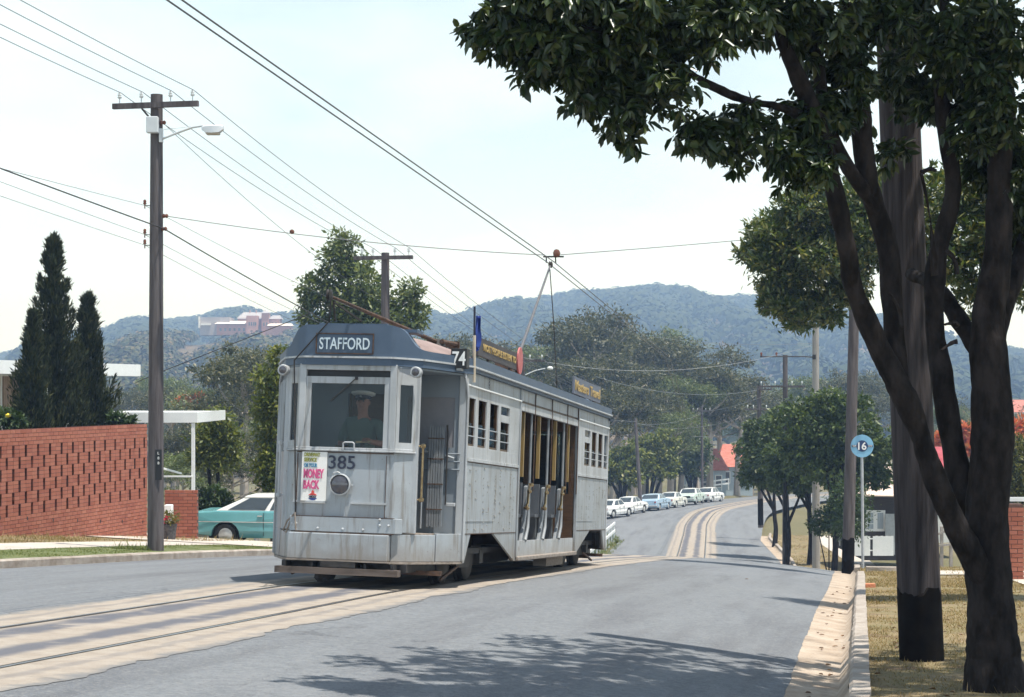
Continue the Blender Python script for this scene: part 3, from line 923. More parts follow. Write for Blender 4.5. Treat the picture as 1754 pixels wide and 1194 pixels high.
        MB().tube([(gx0 + 0.14, yv(YB - 0.12), 1.05), (gx0 + 0.14, yv(YB - 0.12), 1.95), (gx0 + 0.14, yv(YB - 0.16), 2.06)], 0.011, 6).build('gate_lever', M_IRON, tram)
        MB().box(gx0 + 0.14, gx0 + 0.26, *by(YB - 0.10, YB - 0.06), 1.03, 1.075).build('step_bracket', M_TTRIM, tram, bevel=0.008)
        MB().tube([(gx0 + 0.09, yv(YB - 0.06), 1.68), (gx0 + 0.22, yv(YB - 0.06), 1.64)], 0.016, 6).build('catch', M_TGREY, tram)
    # underframe ahead of the truck, lifeguard tray and sand pipes
    MB().box(-0.80, 0.80, *by(0.10, 1.9), 0.20, ZS - 0.031).build('underframe', M_IRON, tram)
    tr = MB().box(-0.80, 0.76, *by(-0.16, 0.0), 0.155, 0.235).build('lifeguard_gate', M_TRAY, tram)
    for k in range(5):
        MB().box(-0.70 + 0.34 * k, -0.67 + 0.34 * k, *by(-0.10, 0.25), 0.236, 0.30).build('hanger', M_IRON, tr)
    MB().box(-0.95, 0.95, *by(1.25, 1.33), 0.14, 0.20).box(0.62, 1.12, *by(0.55, 0.62), 0.165, 0.22).build('lifeguard_tray', M_RUSTY, tram)
    MB().lathe([(0.02, 0.20), (0.09, 0.17), (0.11, 0.10), (0.06, 0.05)], (-0.27, yv(0.12), 0), 'z', 10).build('sand_pipe', M_IRON, tram)
    MB().box(-0.22, 0.22, *by(-0.14, 0.10), 0.245, 0.31).build('coupler', M_IRON, tram)

# ---- roof
sec = [(-1.30, 2.835), (-1.30, 2.955), (-1.20, 2.99), (-0.95, 3.075), (-0.70, 3.155), (-0.45, 3.205), (0, 3.225), (0.45, 3.205), (0.70, 3.155), (0.95, 3.075), (1.20, 2.99), (1.30, 2.955), (1.30, 2.835)]
roof = MB()
ys_r = [0.35, 0.6, YB + 0.05, LEN / 2, YE - 0.05, LEN - 0.6, LEN - 0.35]
pinch = [0.60, 0.74, 0.985, 0.985, 0.985, 0.74, 0.60]
vs, fs = [], []
for y, k in zip(ys_r, pinch):
    vs += [(x * k, y, z - 0.012) for x, z in sec]
n_ = len(sec)
for i in range(len(ys_r) - 1):
    for k in range(n_):
        fs.append((i * n_ + k, i * n_ + (k + 1) % n_, (i + 1) * n_ + (k + 1) % n_, (i + 1) * n_ + k))
fs += [tuple(range(n_)), tuple((len(ys_r) - 1) * n_ + k for k in range(n_ - 1, -1, -1))]
roof_o = roof.add(vs, fs).build('roof', M_TROOF, tram, smooth=True)
MB().box(-1.22, 1.22, YB, YE, 2.70, 2.73).build('ceiling', M_WOOD_D, tram)
for sx in (-1, 1):
    MB().box(*sorted((sx * 1.262, sx * 1.31)), YB + 0.06, YE - 0.06, 2.835, 2.95).build('eaves_board', M_TBLUE, tram)
    MB().box(*sorted((sx * 1.262, sx * 1.335)), YB + 0.06, YE - 0.06, 2.805, 2.832).build('gutter_moulding', M_TTRIM, tram, bevel=0.006)
    MB().box(*sorted((sx * 1.24, sx * 1.30)), YB + 0.06, YE - 0.06, 2.765, 2.803).build('eaves_board', M_TBLUE, tram)
# ---- body sides
def sbox(m, sx, x0, x1, y0, y1, z0, z1):
    a, b = sorted((sx * x0, sx * x1))
    return m.box(a, b, y0, y1, z0, z1)
Y_S1, Y_S2 = 4.33, mir(4.33)
win = [(tl(a, 720, 'x', HW).y, tl(b, 720, 'x', HW).y) for a, b in ((799, 813.6), (819, 833), (839, 853), (857.6, 872.5))]
for sx in (-1, 1):
    for k, (y0, y1, wl) in enumerate(((YB, Y_S1, win), (Y_S2, YE, [(mir(b), mir(a)) for a, b in win[::-1]]))):
        pan = sbox(MB(), sx, HW - 0.04, HW, y0, y1, ZJ, ZB).build('side_panel', M_TGREY, tram, bevel=0.006)
        sbox(MB(), sx, HW, HW + 0.015, y0 + 0.05, y1, ZB - 0.045, ZB).build('belt_moulding', M_TTRIM, pan, bevel=0.004)
        sbox(MB(), sx, HW, HW + 0.007, y0 + 0.08, (y0 + y1) / 2 + 0.1, ZJ + 0.16, ZJ + 0.167).build('panel_seam', M_TGREY, pan)
        rv = random.Random(5 + k)
        rvm = MB()
        for i in range(90):
            ry = y0 + rv.choice((0.25, 0.60, 1.05, 1.30, 1.75, 2.05, 2.35, 2.75, 2.95)) + rv.uniform(-0.008, 0.008)
            rz = ZJ + 0.05 + 0.045 * rv.randrange(19)
            sbox(rvm, sx, HW + 0.001, HW + 0.008, ry, ry + rv.choice((0.018, 0.018, 0.018, 0.09)), rz, rz + 0.014)
        rvm.build('rivet', mat('worn_rivet', (0.30, 0.28, 0.25), (0.45, 0.44, 0.42), scale=30, rough=0.5), pan, kind='stuff')
        sbox(MB(), sx, HW - 0.04, HW + 0.004, y0, y1, ZB, ZW0).build('sill_panel', M_TTRIM, tram, bevel=0.004)
        sbox(MB(), sx, HW - 0.04, HW + 0.002, y0, y1, ZW1, ZM).build('header_panel', M_TTRIM, tram)
        sbox(MB(), sx, HW - 0.04, HW + 0.03, y0, y1, ZM, ZM + 0.022).build('drip_moulding', M_WHITE, tram, bevel=0.004)
        lb = sbox(MB(), sx, HW - 0.04, HW, y0, y1, ZM + 0.022, 2.763).build('letterboard', M_TGREY, tram)
        edges = [y0] + [v for w in wl for v in w] + [y1]
        for i in range(0, len(edges), 2):
            sbox(MB(), sx, HW - 0.05, HW + 0.003, edges[i], edges[i + 1], ZW0, ZW1).build('window_post', M_TTRIM, tram)
        for i, (a, b) in enumerate(wl):
            low = (k == 0 and i == 3) or (k == 1 and i == 0)
            ztop = 2.22 if low else ZW1
            fr = MB()
            sbox(fr, sx, HW - 0.045, HW - 0.015, a, a + 0.022, ZW0, ztop); sbox(fr, sx, HW - 0.045, HW - 0.015, b - 0.022, b, ZW0, ztop)
            sbox(fr, sx, HW - 0.045, HW - 0.015, a, b, ZW0, ZW0 + 0.03)
            fo = fr.build('window', M_WOOD_D, tram)
            if low:
                sbox(MB(), sx, HW - 0.045, HW, a, b, ztop, ztop + 0.10).build('transom', M_TTRIM, fo)
                sbox(MB(), sx, HW - 0.03, HW - 0.02, a, b, ztop + 0.10, ZW1).build('pane', M_GLASS_DK, fo)
            for z in (ZW0 + 0.13, ZW0 + 0.25):
                MB().tube([(sx * (HW - 0.01), a, z), (sx * (HW - 0.01), b, z)], 0.008, 6).build('guard_rail', M_TGREY, fo)
            sbox(MB(), sx, HW - 0.034, HW - 0.030, a + 0.022, b - 0.022, ZW0 + 0.03, ZW0 + 0.30).build('pane', M_GLASS, fo)
    # corner pillars, rain pipes
    for y0 in (YB - 0.03, YE - 0.04):
        sbox(MB(), sx, HW - 0.10, HW + 0.012, y0, y0 + 0.07, ZS, 2.765).build('corner_post', M_TTRIM, tram, bevel=0.01)
    MB().tube([(sx * 1.24, YB - 0.05, 2.80), (sx * 1.23, YB - 0.07, 2.70), (sx * 1.255, YB - 0.05, 2.58), (sx * 1.262, YB - 0.02, 2.45), (sx * 1.262, YB - 0.02, ZS + 0.02)], 0.020, 7).build('rain_pipe', M_TTRIM, tram, smooth=True)
    # skirts with the wheel openings
    for fl in (0, 1):
        f2 = (lambda y: mir(y)) if fl else (lambda y: y)
        a = [(f2(y), z) for y, z in ((YB, ZJ), (YB, ZS - 0.02), (YB + 0.12, ZS - 0.02), (YB + 0.22, 0.42), (YB + 0.32, 0.55), (YB + 0.42, ZJ - 0.02), (YB + 0.44, ZJ))]
        b = [(f2(y), z) for y, z in ((2.88, ZJ), (2.90, ZJ - 0.02), (Y_S1 - 0.08, 0.275), (Y_S1, 0.275), (Y_S1, ZJ))]
        for poly in (a, b):
            MB().prism(poly, *sorted((sx * (HW - 0.03), sx * (HW - 0.001))), 'x').build('skirt', M_TGREY, tram)
        # bogie side
        bg = MB().prism([(f2(y), z) for y, z in ((1.25, 0.42), (1.5, 0.50), (2.05, 0.50), (2.2, 0.42), (2.7, 0.42), (2.85, 0.50), (3.4, 0.50), (3.6, 0.42), (3.4, 0.33), (2.9, 0.30), (2.7, 0.22), (2.2, 0.22), (2.0, 0.30), (1.5, 0.33))], *sorted((sx * 0.88, sx * 0.95)), 'x').build('bogie_frame', M_IRON, tram)
        for yc in (1.80, 3.12):
            wl_ = MB().lathe([(0.05, 0.0), (0.30, 0.0), (0.33, 0.02), (0.33, 0.10), (0.36, 0.11), (0.36, 0.14), (0.05, 0.14)], (0, 0, 0), 'x', 24)
            for i, v in enumerate(wl_.v):
                wl_.v[i] = (sx * (0.84 - v[0]), v[1] + f2(yc), v[2] + 0.345)
            wo = wl_.build('wheel', M_IRON, tram, smooth=True)
            MB().box(*sorted((sx * 0.955, sx * 1.03)), f2(yc) - 0.10, f2(yc) + 0.10, 0.26, 0.44).build('axle_box', M_IRON, wo)
            MB().tube([(sx * 0.97, f2(yc) + 0.18 + (0.05 if q % 2 else 0), 0.30 + 0.02 * q) for q in range(8)], 0.02, 5).build('spring', M_IRON, wo)
        MB().bar((sx * 0.99, f2(1.05), 0.10), (sx * 0.99, f2(2.0), 0.26), 0.03).build('guard_bar', M_RUSTY, tram)
# rusty seams where the panels meet
for sx in (-1, 1):
    for y0, y1 in ((YB + 0.05, Y_S1 - 0.03), (Y_S2 + 0.03, YE - 0.05)):
        sbox(MB(), sx, HW + 0.0005, HW + 0.0035, y0, y1, ZJ - 0.007, ZJ + 0.004).build('seam', M_RUSTY, tram)
        sbox(MB(), sx, HW + 0.0005, HW + 0.0045, y0, y1, ZB - 0.058, ZB - 0.047).build('seam', M_RUSTY, tram)
    for y in (YB + 0.048, Y_S1 - 0.038, Y_S2 + 0.032, YE - 0.058):
        sbox(MB(), sx, HW + 0.0005, HW + 0.004, y, y + 0.007, ZS + 0.02, ZB).build('seam', M_RUSTY, tram)
for x in (-0.608, 0.534):
    MB().box(x - 0.004, x + 0.004, -0.0135, 0.0, 0.86, 1.62).build('seam', M_RUSTY, tram)
MB().box(-0.62, 0.62, -0.013, 0.0, ZB - 0.018, ZB - 0.008).build('seam', M_RUSTY, tram)
MB().box(-0.64, 0.66, -0.060, -0.02, ZJ - 0.026, ZJ - 0.016).build('seam', M_RUSTY, tram)
MB().box(-0.63, 0.66, -0.056, -0.001, 0.8555, 0.862).build('seam', M_RUSTY, tram)
# floors, seats and inside posts
MB().box(-HW + 0.05, HW - 0.05, YB + 0.05, Y_S1, 0.80, 0.84).build('saloon_floor', M_WOOD_G, tram)
MB().box(-HW + 0.05, HW - 0.05, Y_S2, YE - 0.05, 0.80, 0.84).build('saloon_floor', M_WOOD_G, tram)
MB().box(-HW + 0.03, HW - 0.03, Y_S1, Y_S2, 0.48, 0.52).build('drop_centre_floor', M_WOOD_G, tram)
for y in (Y_S1, Y_S2):
    pb = MB().box(-HW + 0.04, -0.33, y - 0.025, y + 0.025, 0.5, 2.70).box(0.33, HW - 0.04, y - 0.025, y + 0.025, 0.5, 1.30).box(0.33, HW - 0.04, y - 0.025, y + 0.025, 2.36, 2.70)
    pb.box(0.33, 0.42, y - 0.025, y + 0.025, 1.30, 2.36).box(HW - 0.13, HW - 0.04, y - 0.025, y + 0.025, 1.30, 2.36)
    po = pb.build('partition', M_WOOD_D, tram)
    MB().box(0.42, HW - 0.13, y - 0.005, y + 0.005, 1.30, 2.36).build('pane', M_GLASS, po)
for y0, y1 in ((YB + 0.2, Y_S1 - 0.15), (Y_S2 + 0.15, YE - 0.2)):
    for sx in (-1, 1):
        MB().box(*sorted((sx * (HW - 0.08), sx * (HW - 0.50))), y0, y1, 1.18, 1.24).box(*sorted((sx * (HW - 0.08), sx * (HW - 0.13))), y0, y1, 1.24, 1.70).build('bench_seat', M_WOOD_D, tram)
    for k in range(4):
        y = y0 + (y1 - y0) * (k + 0.5) / 4
        for sx in (-1, 1):
            sbox(MB(), sx, HW - 0.10, HW - 0.055, y - 0.03, y + 0.03, ZW0, 2.70).build('inner_post', M_WOOD_Y, tram)
# ---- open drop-centre
div = [tl(px, 800, 'x', HW).y for px in (885, 911, 940.5, 967, 989)]
div = [Y_S1 + 0.04] + [0.5 * (div[k] + mir(div[4 - k])) for k in (1, 2, 3)] + [Y_S2 - 0.04]
for sx in (-1, 1):
    sbox(MB(), sx, HW - 0.04, HW, Y_S1, Y_S2, 2.60, 2.763).build('letterboard', M_TGREY, tram)
    sbox(MB(), sx, HW - 0.03, HW - 0.015, Y_S1, Y_S2, 2.565, 2.60).build('shadow_gap', M_WOOD_D, tram)
    sbox(MB(), sx, HW - 0.05, HW + 0.01, Y_S1, Y_S2, 2.46, 2.565).build('blind_box', M_TTRIM, tram)
    sbox(MB(), sx, HW - 0.06, HW - 0.02, Y_S1, Y_S2, ZS - 0.03, 0.56).build('drop_panel', M_TTRIM, tram)
    st = sbox(MB(), sx, HW - 0.10, HW + 0.05, Y_S1 + 0.01, Y_S2 - 0.01, 0.275, 0.335).build('running_step', M_WOOD_G, tram, bevel=0.012)
    MB().box(*sorted((sx * 0.80, sx * 1.02)), Y_S2 - 1.25, Y_S2 + 0.2, 0.10, 0.34).build('battery_box', M_WOOD_G, tram)
    for k, y in enumerate(div):
        MB().tube([(sx * (HW + 0.012), y, 2.77), (sx * (HW + 0.012), y, 1.30)], 0.009, 6).build('blind_cord', M_RUSTY, tram)
        if 0 < k < 4:
            post = MB()
            pts = [(sx * (HW - 0.04), y - 0.02, 2.46), (sx * (HW - 0.04), y - 0.02, 1.15), (sx * (HW - 0.03), y - 0.05, 0.95), (sx * (HW - 0.02), y - 0.13, 0.75), (sx * (HW - 0.02), y - 0.30, 0.56)]
            po = post.tube(pts, [0.020] * 3 + [0.024, 0.028], 8).build('stanchion', M_SEATEND, tram, smooth=True)
            pr = [(y - 0.06, 1.38), (y - 0.16, 1.36), (y - 0.18, 1.1), (y - 0.20, 0.95), (y - 0.27, 0.75), (y - 0.42, 0.54), (y - 0.28, 0.54), (y - 0.16, 0.75), (y - 0.08, 0.95), (y - 0.055, 1.1)]
            se = MB().prism(pr, *sorted((sx * (HW - 0.10), sx * (HW - 0.05))), 'x').build('seat_end', M_SEATEND, tram, bevel=0.01)
            MB().tube([(sx * (HW - 0.02), y - 0.10, 1.40), (sx * (HW - 0.0), y - 0.16, 1.36), (sx * (HW - 0.0), y - 0.24, 1.30), (sx * (HW - 0.0), y - 0.27, 1.12), (sx * (HW - 0.02), y - 0.30, 1.05), (sx * (HW - 0.02), y - 0.42, 1.04)], 0.020, 7).build('grab_rail', M_BRASS, se, smooth=True)
            for dy, z in ((-0.11, 1.39), (-0.24, 1.29), (-0.36, 1.04)):
                MB().lathe([(0.0, -0.034), (0.03, -0.02), (0.036, 0.0), (0.03, 0.02), (0.0, 0.034)], (sx * (HW + 0.01), y + dy, z), 'z', 8).build('rail_boss', M_BRASS, se, smooth=True)
    for k in range(4):
        y = div[k] + 0.55 * (div[k + 1] - div[k])
        sbox(MB(), sx, HW - 0.10, HW - 0.05, y - 0.03, y + 0.03, 1.50, 2.46).build('inner_post', M_WOOD_Y, tram)
for k, y in enumerate(div[1:4]):
    MB().box(-HW + 0.10, HW - 0.12, y - 0.20, y - 0.15, 0.95, 1.42).box(-HW + 0.10, HW - 0.12, y - 0.48, y + 0.16, 0.90, 0.95).box(-HW + 0.14, HW - 0.16, y - 0.22, y - 0.10, 0.52, 0.90).build('cross_bench', M_BENCH, tram)
sbox(MB(), -1, HW - 0.045, HW - 0.02, Y_S1, Y_S2, 0.56, 1.45).build('off_side_panel', M_TGREY, tram)
for y in (Y_S1, Y_S2):
    MB().box(HW - 0.02, HW + 0.02, y - 0.03, y + 0.03, ZS, 2.77).build('centre_post', M_TGREY, tram)
MB().box(-1.02, 1.02, 1.15, LEN - 1.15, 0.40, 0.475).build('underframe', M_IRON, tram)
for y in (2.46, mir(2.46)):
    MB().box(-0.62, 0.62, y - 0.95, y + 0.95, 0.13, 0.395).build('traction_motor', M_IRON, tram)
MB().box(-0.9, 0.3, 5.0, 8.2, 0.16, 0.395).build('resistor_box', M_IRON, tram)

# ---- destination, numbers, notices
a, b = tl(542, 604, 'y', -0.055), tl(639, 573, 'y', -0.055)
db = MB().box(a.x, b.x, -0.052, -0.035, a.z, b.z).build('destination_box', M_TBLUE, tram, bevel=0.004)
fr = MB().box(a.x - 0.012, b.x + 0.012, -0.062, -0.046, b.z, b.z + 0.012).box(a.x - 0.012, b.x + 0.012, -0.062, -0.046, a.z - 0.012, a.z).box(a.x - 0.012, a.x, -0.062, -0.046, a.z, b.z).box(b.x, b.x + 0.012, -0.062, -0.046, a.z, b.z)
fr.build('frame', M_RUSTY, db)
lettering('lettering', 'STAFFORD', 0.205, ((a.x + b.x) / 2, -0.062, (a.z + b.z) / 2), (1, 0, 0), mat('pale_blue_lettering', (0.50, 0.60, 0.66), (0.58, 0.66, 0.70), rough=0.6), db, width=(b.x - a.x) * 0.90, bold=0.002)
a, b = tl(563, 803, 'y', 0.0), tl(609, 781, 'y', 0.0)
lettering('fleet_number', '385', (b.z - a.z) * 1.40, ((a.x + b.x) / 2, -0.012, (a.z + b.z) / 2), (1, 0, 0), M_NAVY, tram, width=b.x - a.x, bold=0.0015)
a, b = tl(514.5, 861, 'y', -0.02), tl(561, 774.5, 'y', -0.02)
ps = MB().box(a.x, b.x, -0.022, -0.012, a.z, b.z).build('poster', mat('poster_paper', (0.80, 0.78, 0.73), (0.84, 0.82, 0.78), scale=4, rough=0.7), tram)
pw, ph = b.x - a.x, b.z - a.z
cols = {'g': mat('olive_ink', (0.26, 0.27, 0.05), (0.30, 0.30, 0.07), rough=0.7), 'b': mat('blue_ink', (0.08, 0.24, 0.38), (0.10, 0.27, 0.42), rough=0.7),
        'p': mat('pink_ink', (0.58, 0.085, 0.22), (0.64, 0.11, 0.26), rough=0.7), 'r': mat('red_ink', (0.62, 0.06, 0.05), (0.66, 0.08, 0.06), rough=0.7), 'n': mat('blue_badge', (0.035, 0.07, 0.25), (0.05, 0.09, 0.30), rough=0.6)}
for txt, c, w, v, hgt in (('DRIVEWAY', 'g', 0.63, 0.945, 0.075), ('SERVICE', 'g', 0.50, 0.845, 0.075), ('OR YOUR', 'b', 0.53, 0.735, 0.075), ('MONEY', 'p', 0.80, 0.575, 0.175), ('BACK', 'p', 0.64, 0.36, 0.165)):
    lettering('lettering', txt, hgt * ph * 1.35, (a.x + pw * (0.09 + w / 2), -0.025, a.z + ph * v), (1, 0, 0), cols[c], ps, width=w * pw, bold=hgt * ph * 0.055)
lx, lz = a.x + pw * 0.48, a.z + ph * 0.125
def ell(z0, z1, name, m, dy):
    pts = [(lx + math.cos(t) * 0.058, lz + math.sin(t) * 0.045) for t in np.linspace(0, 2 * math.pi, 24, endpoint=False)]
    pts = [(x, min(max(z, lz + z0), lz + z1)) for x, z in pts]
    MB().prism(pts, -0.0245 - dy, -0.022, 'y').build(name, m, ps)
ell(-0.045, -0.016, 'badge', cols['n'], 0.0); ell(0.018, 0.045, 'badge', cols['r'], 0.0)
MB().prism([(lx - 0.012, lz + 0.03), (lx + 0.012, lz + 0.03), (lx + 0.018, lz + 0.06), (lx, lz + 0.085), (lx - 0.018, lz + 0.06)], -0.028, -0.022, 'y').build('badge', cols['r'], ps)
lettering('lettering', 'AMOCO', 0.04, (lx, -0.025, lz), (1, 0, 0), M_NAVY, ps, width=0.09, bold=0.001)
# route number box at the corner
a, b = tl(771.5, 630, 'y', YB - 0.32), tl(800, 597, 'y', YB - 0.32)
rb = MB().box(a.x, b.x, YB - 0.32, YB - 0.16, a.z, b.z).build('route_box', M_BLACK, tram, bevel=0.006)
MB().box((a.x + b.x) / 2 - 0.03, (a.x + b.x) / 2 + 0.03, YB - 0.30, YB - 0.18, a.z - 0.03, a.z).build('bracket', M_TTRIM, rb)
lettering('lettering', '74', 0.25, ((a.x + b.x) / 2 + 0.003, YB - 0.325, (a.z + b.z) / 2 - 0.005), (1, 0, 0), M_WHITE, rb, width=(b.x - a.x) * 0.84, bold=0.003)
# roof boards
def roof_board(px0, px1, zb, zt, material, txt, tsize, emblem):
    y0, y1 = tl(px0, 610, 'x', 1.14).y, tl(px1, 640, 'x', 1.14).y
    bd = MB().box(1.11, 1.14, y0, y1, zb, zt).build('advertising_board', material, tram, bevel=0.004)
    for k in (0.25, 0.75):
        y = y0 + k * (y1 - y0)
        MB().box(1.10, 1.13, y - 0.03, y + 0.03, zb - 0.10, zb).build('board_foot', M_IRON, bd)
    return bd, y0, y1
M_BOARD = mat('board_black', (0.045, 0.043, 0.05), (0.07, 0.066, 0.07), scale=5, rough=0.6)
bd, y0, y1 = roof_board(819, 892, 3.05, 3.30, M_BOARD, '', 0, 1)
lettering('lettering', 'MOST PEOPLE LISTEN TO', 0.13, (1.146, y0 + (y1 - y0) * 0.48, 3.185), (0, 1, 0), M_GOLD, bd, width=(y1 - y0) * 0.76, bold=0.004)
em = MB()
pts = [(y1 - 0.16 + math.cos(t) * 0.17, 3.20 + math.sin(t) * 0.20) for t in np.linspace(0, 2 * math.pi, 24, endpoint=False)]
MB().prism(pts, 1.142, 1.165, 'x').build('emblem', mat('emblem_red', (0.42, 0.11, 0.11), (0.50, 0.17, 0.16), scale=9, rough=0.6), bd)
bd, y0, y1 = roof_board(985, 1030, 3.03, 3.33, mat('board_slate', (0.10, 0.12, 0.16), (0.13, 0.15, 0.19), scale=5, rough=0.6), '', 0, 0)
lettering('lettering', 'Masters Travel', 0.24, (1.146, (y0 + y1) / 2, 3.185), (0, 1, 0), M_GOLD, bd, width=(y1 - y0) * 0.93, bold=0.006)
# small crest on each letterboard
for px, py in ((838, 657), (1018, 723)):
    c = tl(px, py, 'x', HW)
    cm = MB()
    for dz, r in ((0.045, 0.024), (0.0, 0.030), (-0.045, 0.026)):
        pts = [(c.y + math.cos(t) * r * 1.5, c.z + dz + math.sin(t) * r) for t in np.linspace(0, 2 * math.pi, 12, endpoint=False)]
        inn = [(c.y + math.cos(t) * r * 0.8, c.z + dz + math.sin(t) * r * 0.5) for t in np.linspace(0, 2 * math.pi, 12, endpoint=False)]
        n0 = len(cm.v)
        cm.add([(HW + 0.002, y, z) for y, z in pts] + [(HW + 0.002, y, z) for y, z in inn], [(i, (i + 1) % 12, 12 + (i + 1) % 12, 12 + i) for i in range(12)])
    cm.build('crest', M_NAVY, tram)
# ---- trolley gear
def trolley(y_base, tip, name):
    bs = MB().box(-0.30, 0.30, y_base - 0.55, y_base - 0.45, 3.24, 3.30).box(-0.30, 0.30, y_base + 0.45, y_base + 0.55, 3.24, 3.30)
    bs.box(-0.05, 0.05, y_base - 0.55, y_base + 0.55, 3.30, 3.36)
    bo = bs.build('trolley_base', M_IRON, tram)
    s = 1 if tip[1] < y_base else -1
    MB().tube([(0.10, y_base - s * 0.1, 3.42), (0.10, y_base + s * 0.75, 3.46)], 0.035, 7).tube([(-0.10, y_base - s * 0.1, 3.42), (-0.10, y_base + s * 0.75, 3.46)], 0.035, 7).box(-0.15, 0.15, *sorted((y_base + s * 0.74, y_base + s * 0.79)), 3.34, 3.50).build('spring_frame', M_RUSTY, bo)
    MB().tube([(0, y_base - 0.1, 3.40), (0.04, y_base + s * 0.35, 3.36), (-0.03, y_base + s * 0.7, 3.37)], 0.03, 6).build('spring', M_IRON, bo)
    MB().lathe([(0.12, 3.30), (0.14, 3.36), (0.10, 3.44), (0.05, 3.46)], (0, y_base, 0), 'z', 12).build('turntable', M_IRON, bo)
    pl = MB().tube([(0, y_base, 3.42), Vector((0, y_base, 3.42)).lerp(Vector(tip), 0.5), tip], [0.034, 0.028, 0.020], 8).build('trolley_pole', M_RUSTY if y_base < 6 else mat('worn_steel', (0.085, 0.088, 0.095), (0.13, 0.13, 0.135), scale=9, rough=0.5), tram, smooth=True)
    return pl
head = tl(567, 508, 'x', 0.05)
p1 = trolley(4.2, (0.05, head.y, head.z), 'front')
hd = MB().lathe([(0.03, -0.03), (0.075, -0.02), (0.05, 0.0), (0.075, 0.02), (0.03, 0.03)], (0.05, head.y - 0.06, head.z + 0.01), 'x', 12).build('trolley_head', M_IRON, p1)
k1, k2 = tl(568, 540, 'x', 0.05), tl(575, 552, 'x', 0.05)
MB().bar((0.0, head.y + 0.35, 3.22), (0.05, head.y + 0.10, head.z - 0.05), 0.02).bar((0.05, head.y + 0.10, head.z - 0.05), (0.30, head.y + 0.45, 3.22), 0.02).build('pole_hook', M_IRON, roof_o)
ra, rb_ = tl(564, 550, 'y', -0.07), tl(504, 617, 'y', -0.06)
MB().tube([(0.05, head.y, head.z), ra, rb_, tl(505, 700, 'y', -0.02), tl(506, 880, 'y', -0.07)], 0.010, 5).build('trolley_rope', M_IRON, p1)
MB().tube([tl(506, 878, 'y', -0.08), tl(492, 892, 'y', 0.0), tl(485, 908, 'y', 0.1), tl(490, 912, 'y', 0.05), tl(498, 890, 'y', -0.02), tl(505, 878, 'y', -0.09), tl(507, 908, 'y', -0.09)], 0.011, 5).build('rope_coil', M_WOOD_G, p1)
CONTACT = Vector((float(XC(35.0)), 35.0, EYE + (HY - 449) / F_PX * 35.0))
ct = TMI @ CONTACT
p2 = trolley(ct.y - 3.3, (ct.x, ct.y, ct.z - 0.05), 'rear')
MB().lathe([(0.03, -0.04), (0.07, -0.02), (0.05, 0.0), (0.07, 0.02), (0.03, 0.04)], (ct.x, ct.y, ct.z - 0.05), 'x', 12).build('trolley_head', M_IRON, p2)
re_ = tl(943, 590, 'x', 0.15)
MB().tube([(ct.x, ct.y - 0.05, ct.z - 0.15), (ct.x * 0.5 + 0.05, ct.y + 0.15, ct.z * 0.5 + 3.3 * 0.5), (0.1, ct.y + 0.35, 3.1)], 0.010, 5).build('trolley_rope', M_IRON, p2)
# ventilator lids on the hood
MB().box(-0.42, 0.46, 0.05, 0.40, 3.228, 3.25).build('roof_hatch', M_TBLUE, tram)
MB().box(0.50, 0.80, 0.20, 0.50, 3.16, 3.20).build('roof_hatch', M_TBLUE, tram)
# flag on its staff
fa, fb = tl(812, 655, 'x', HW + 0.06), tl(813, 525, 'x', HW + 0.06)
flag = thing('flag', 'drooping dark blue flag on a pale wooden staff fixed to the tram side', 'flag')
flag.matrix_world = TM
st = MB().tube([fa, fa.lerp(fb, 0.62)], 0.020, 8).build('staff', mat('pale_wood', (0.55, 0.45, 0.33), (0.66, 0.57, 0.45), scale=8, rough=0.6), flag, smooth=True)
MB().tube([fa.lerp(fb, 0.62), fb], 0.014, 8).build('staff_tip', M_NAVY, st)
rv = np.random.default_rng(2)
vs, fs = [], []
for i in range(13):
    for j in range(9):
        u, v = j / 8.0, i / 12.0
        y = fa.y + 0.02 + 0.16 * u * (0.35 + 0.65 * math.sin(math.pi * min(1, v * 1.05))) + 0.03 * math.sin(v * 7 + u * 3)
        x = fb.x + 0.05 * math.sin(u * 9 + v * 2) * u
        z = fb.z - 0.10 - 0.36 * v - 0.12 * u * v
        vs.append((x, y + 0.02 * math.sin(u * 12), z))
for i in range(12):
    for j in range(8):
        fs.append((i * 9 + j, i * 9 + j + 1, (i + 1) * 9 + j + 1, (i + 1) * 9 + j))
fl = MB().add(vs, fs).build('cloth', mat('flag_blue', (0.012, 0.035, 0.19), (0.02, 0.05, 0.25), scale=12, rough=0.8), flag, smooth=True)
so_ = fl.modifiers.new('thick', 'SOLIDIFY'); so_.thickness = 0.006
# ------------------------------------------------------------------ foliage
def blobs_px(tab, Y, depth=1.0):
    """Crown lobes measured in the photo: (px, py, half width, half height, [depth shift]) at distance Y."""
    out = []
    for t in tab:
        d = Y + (t[4] if len(t) > 4 else 0.0)
        c = P(t[0], t[1], d)
        rx, rz = t[2] / F_PX * d, t[3] / F_PX * d
        out.append((c.x, c.y, c.z, rx, max(rx, rz) * depth, rz))
    return out

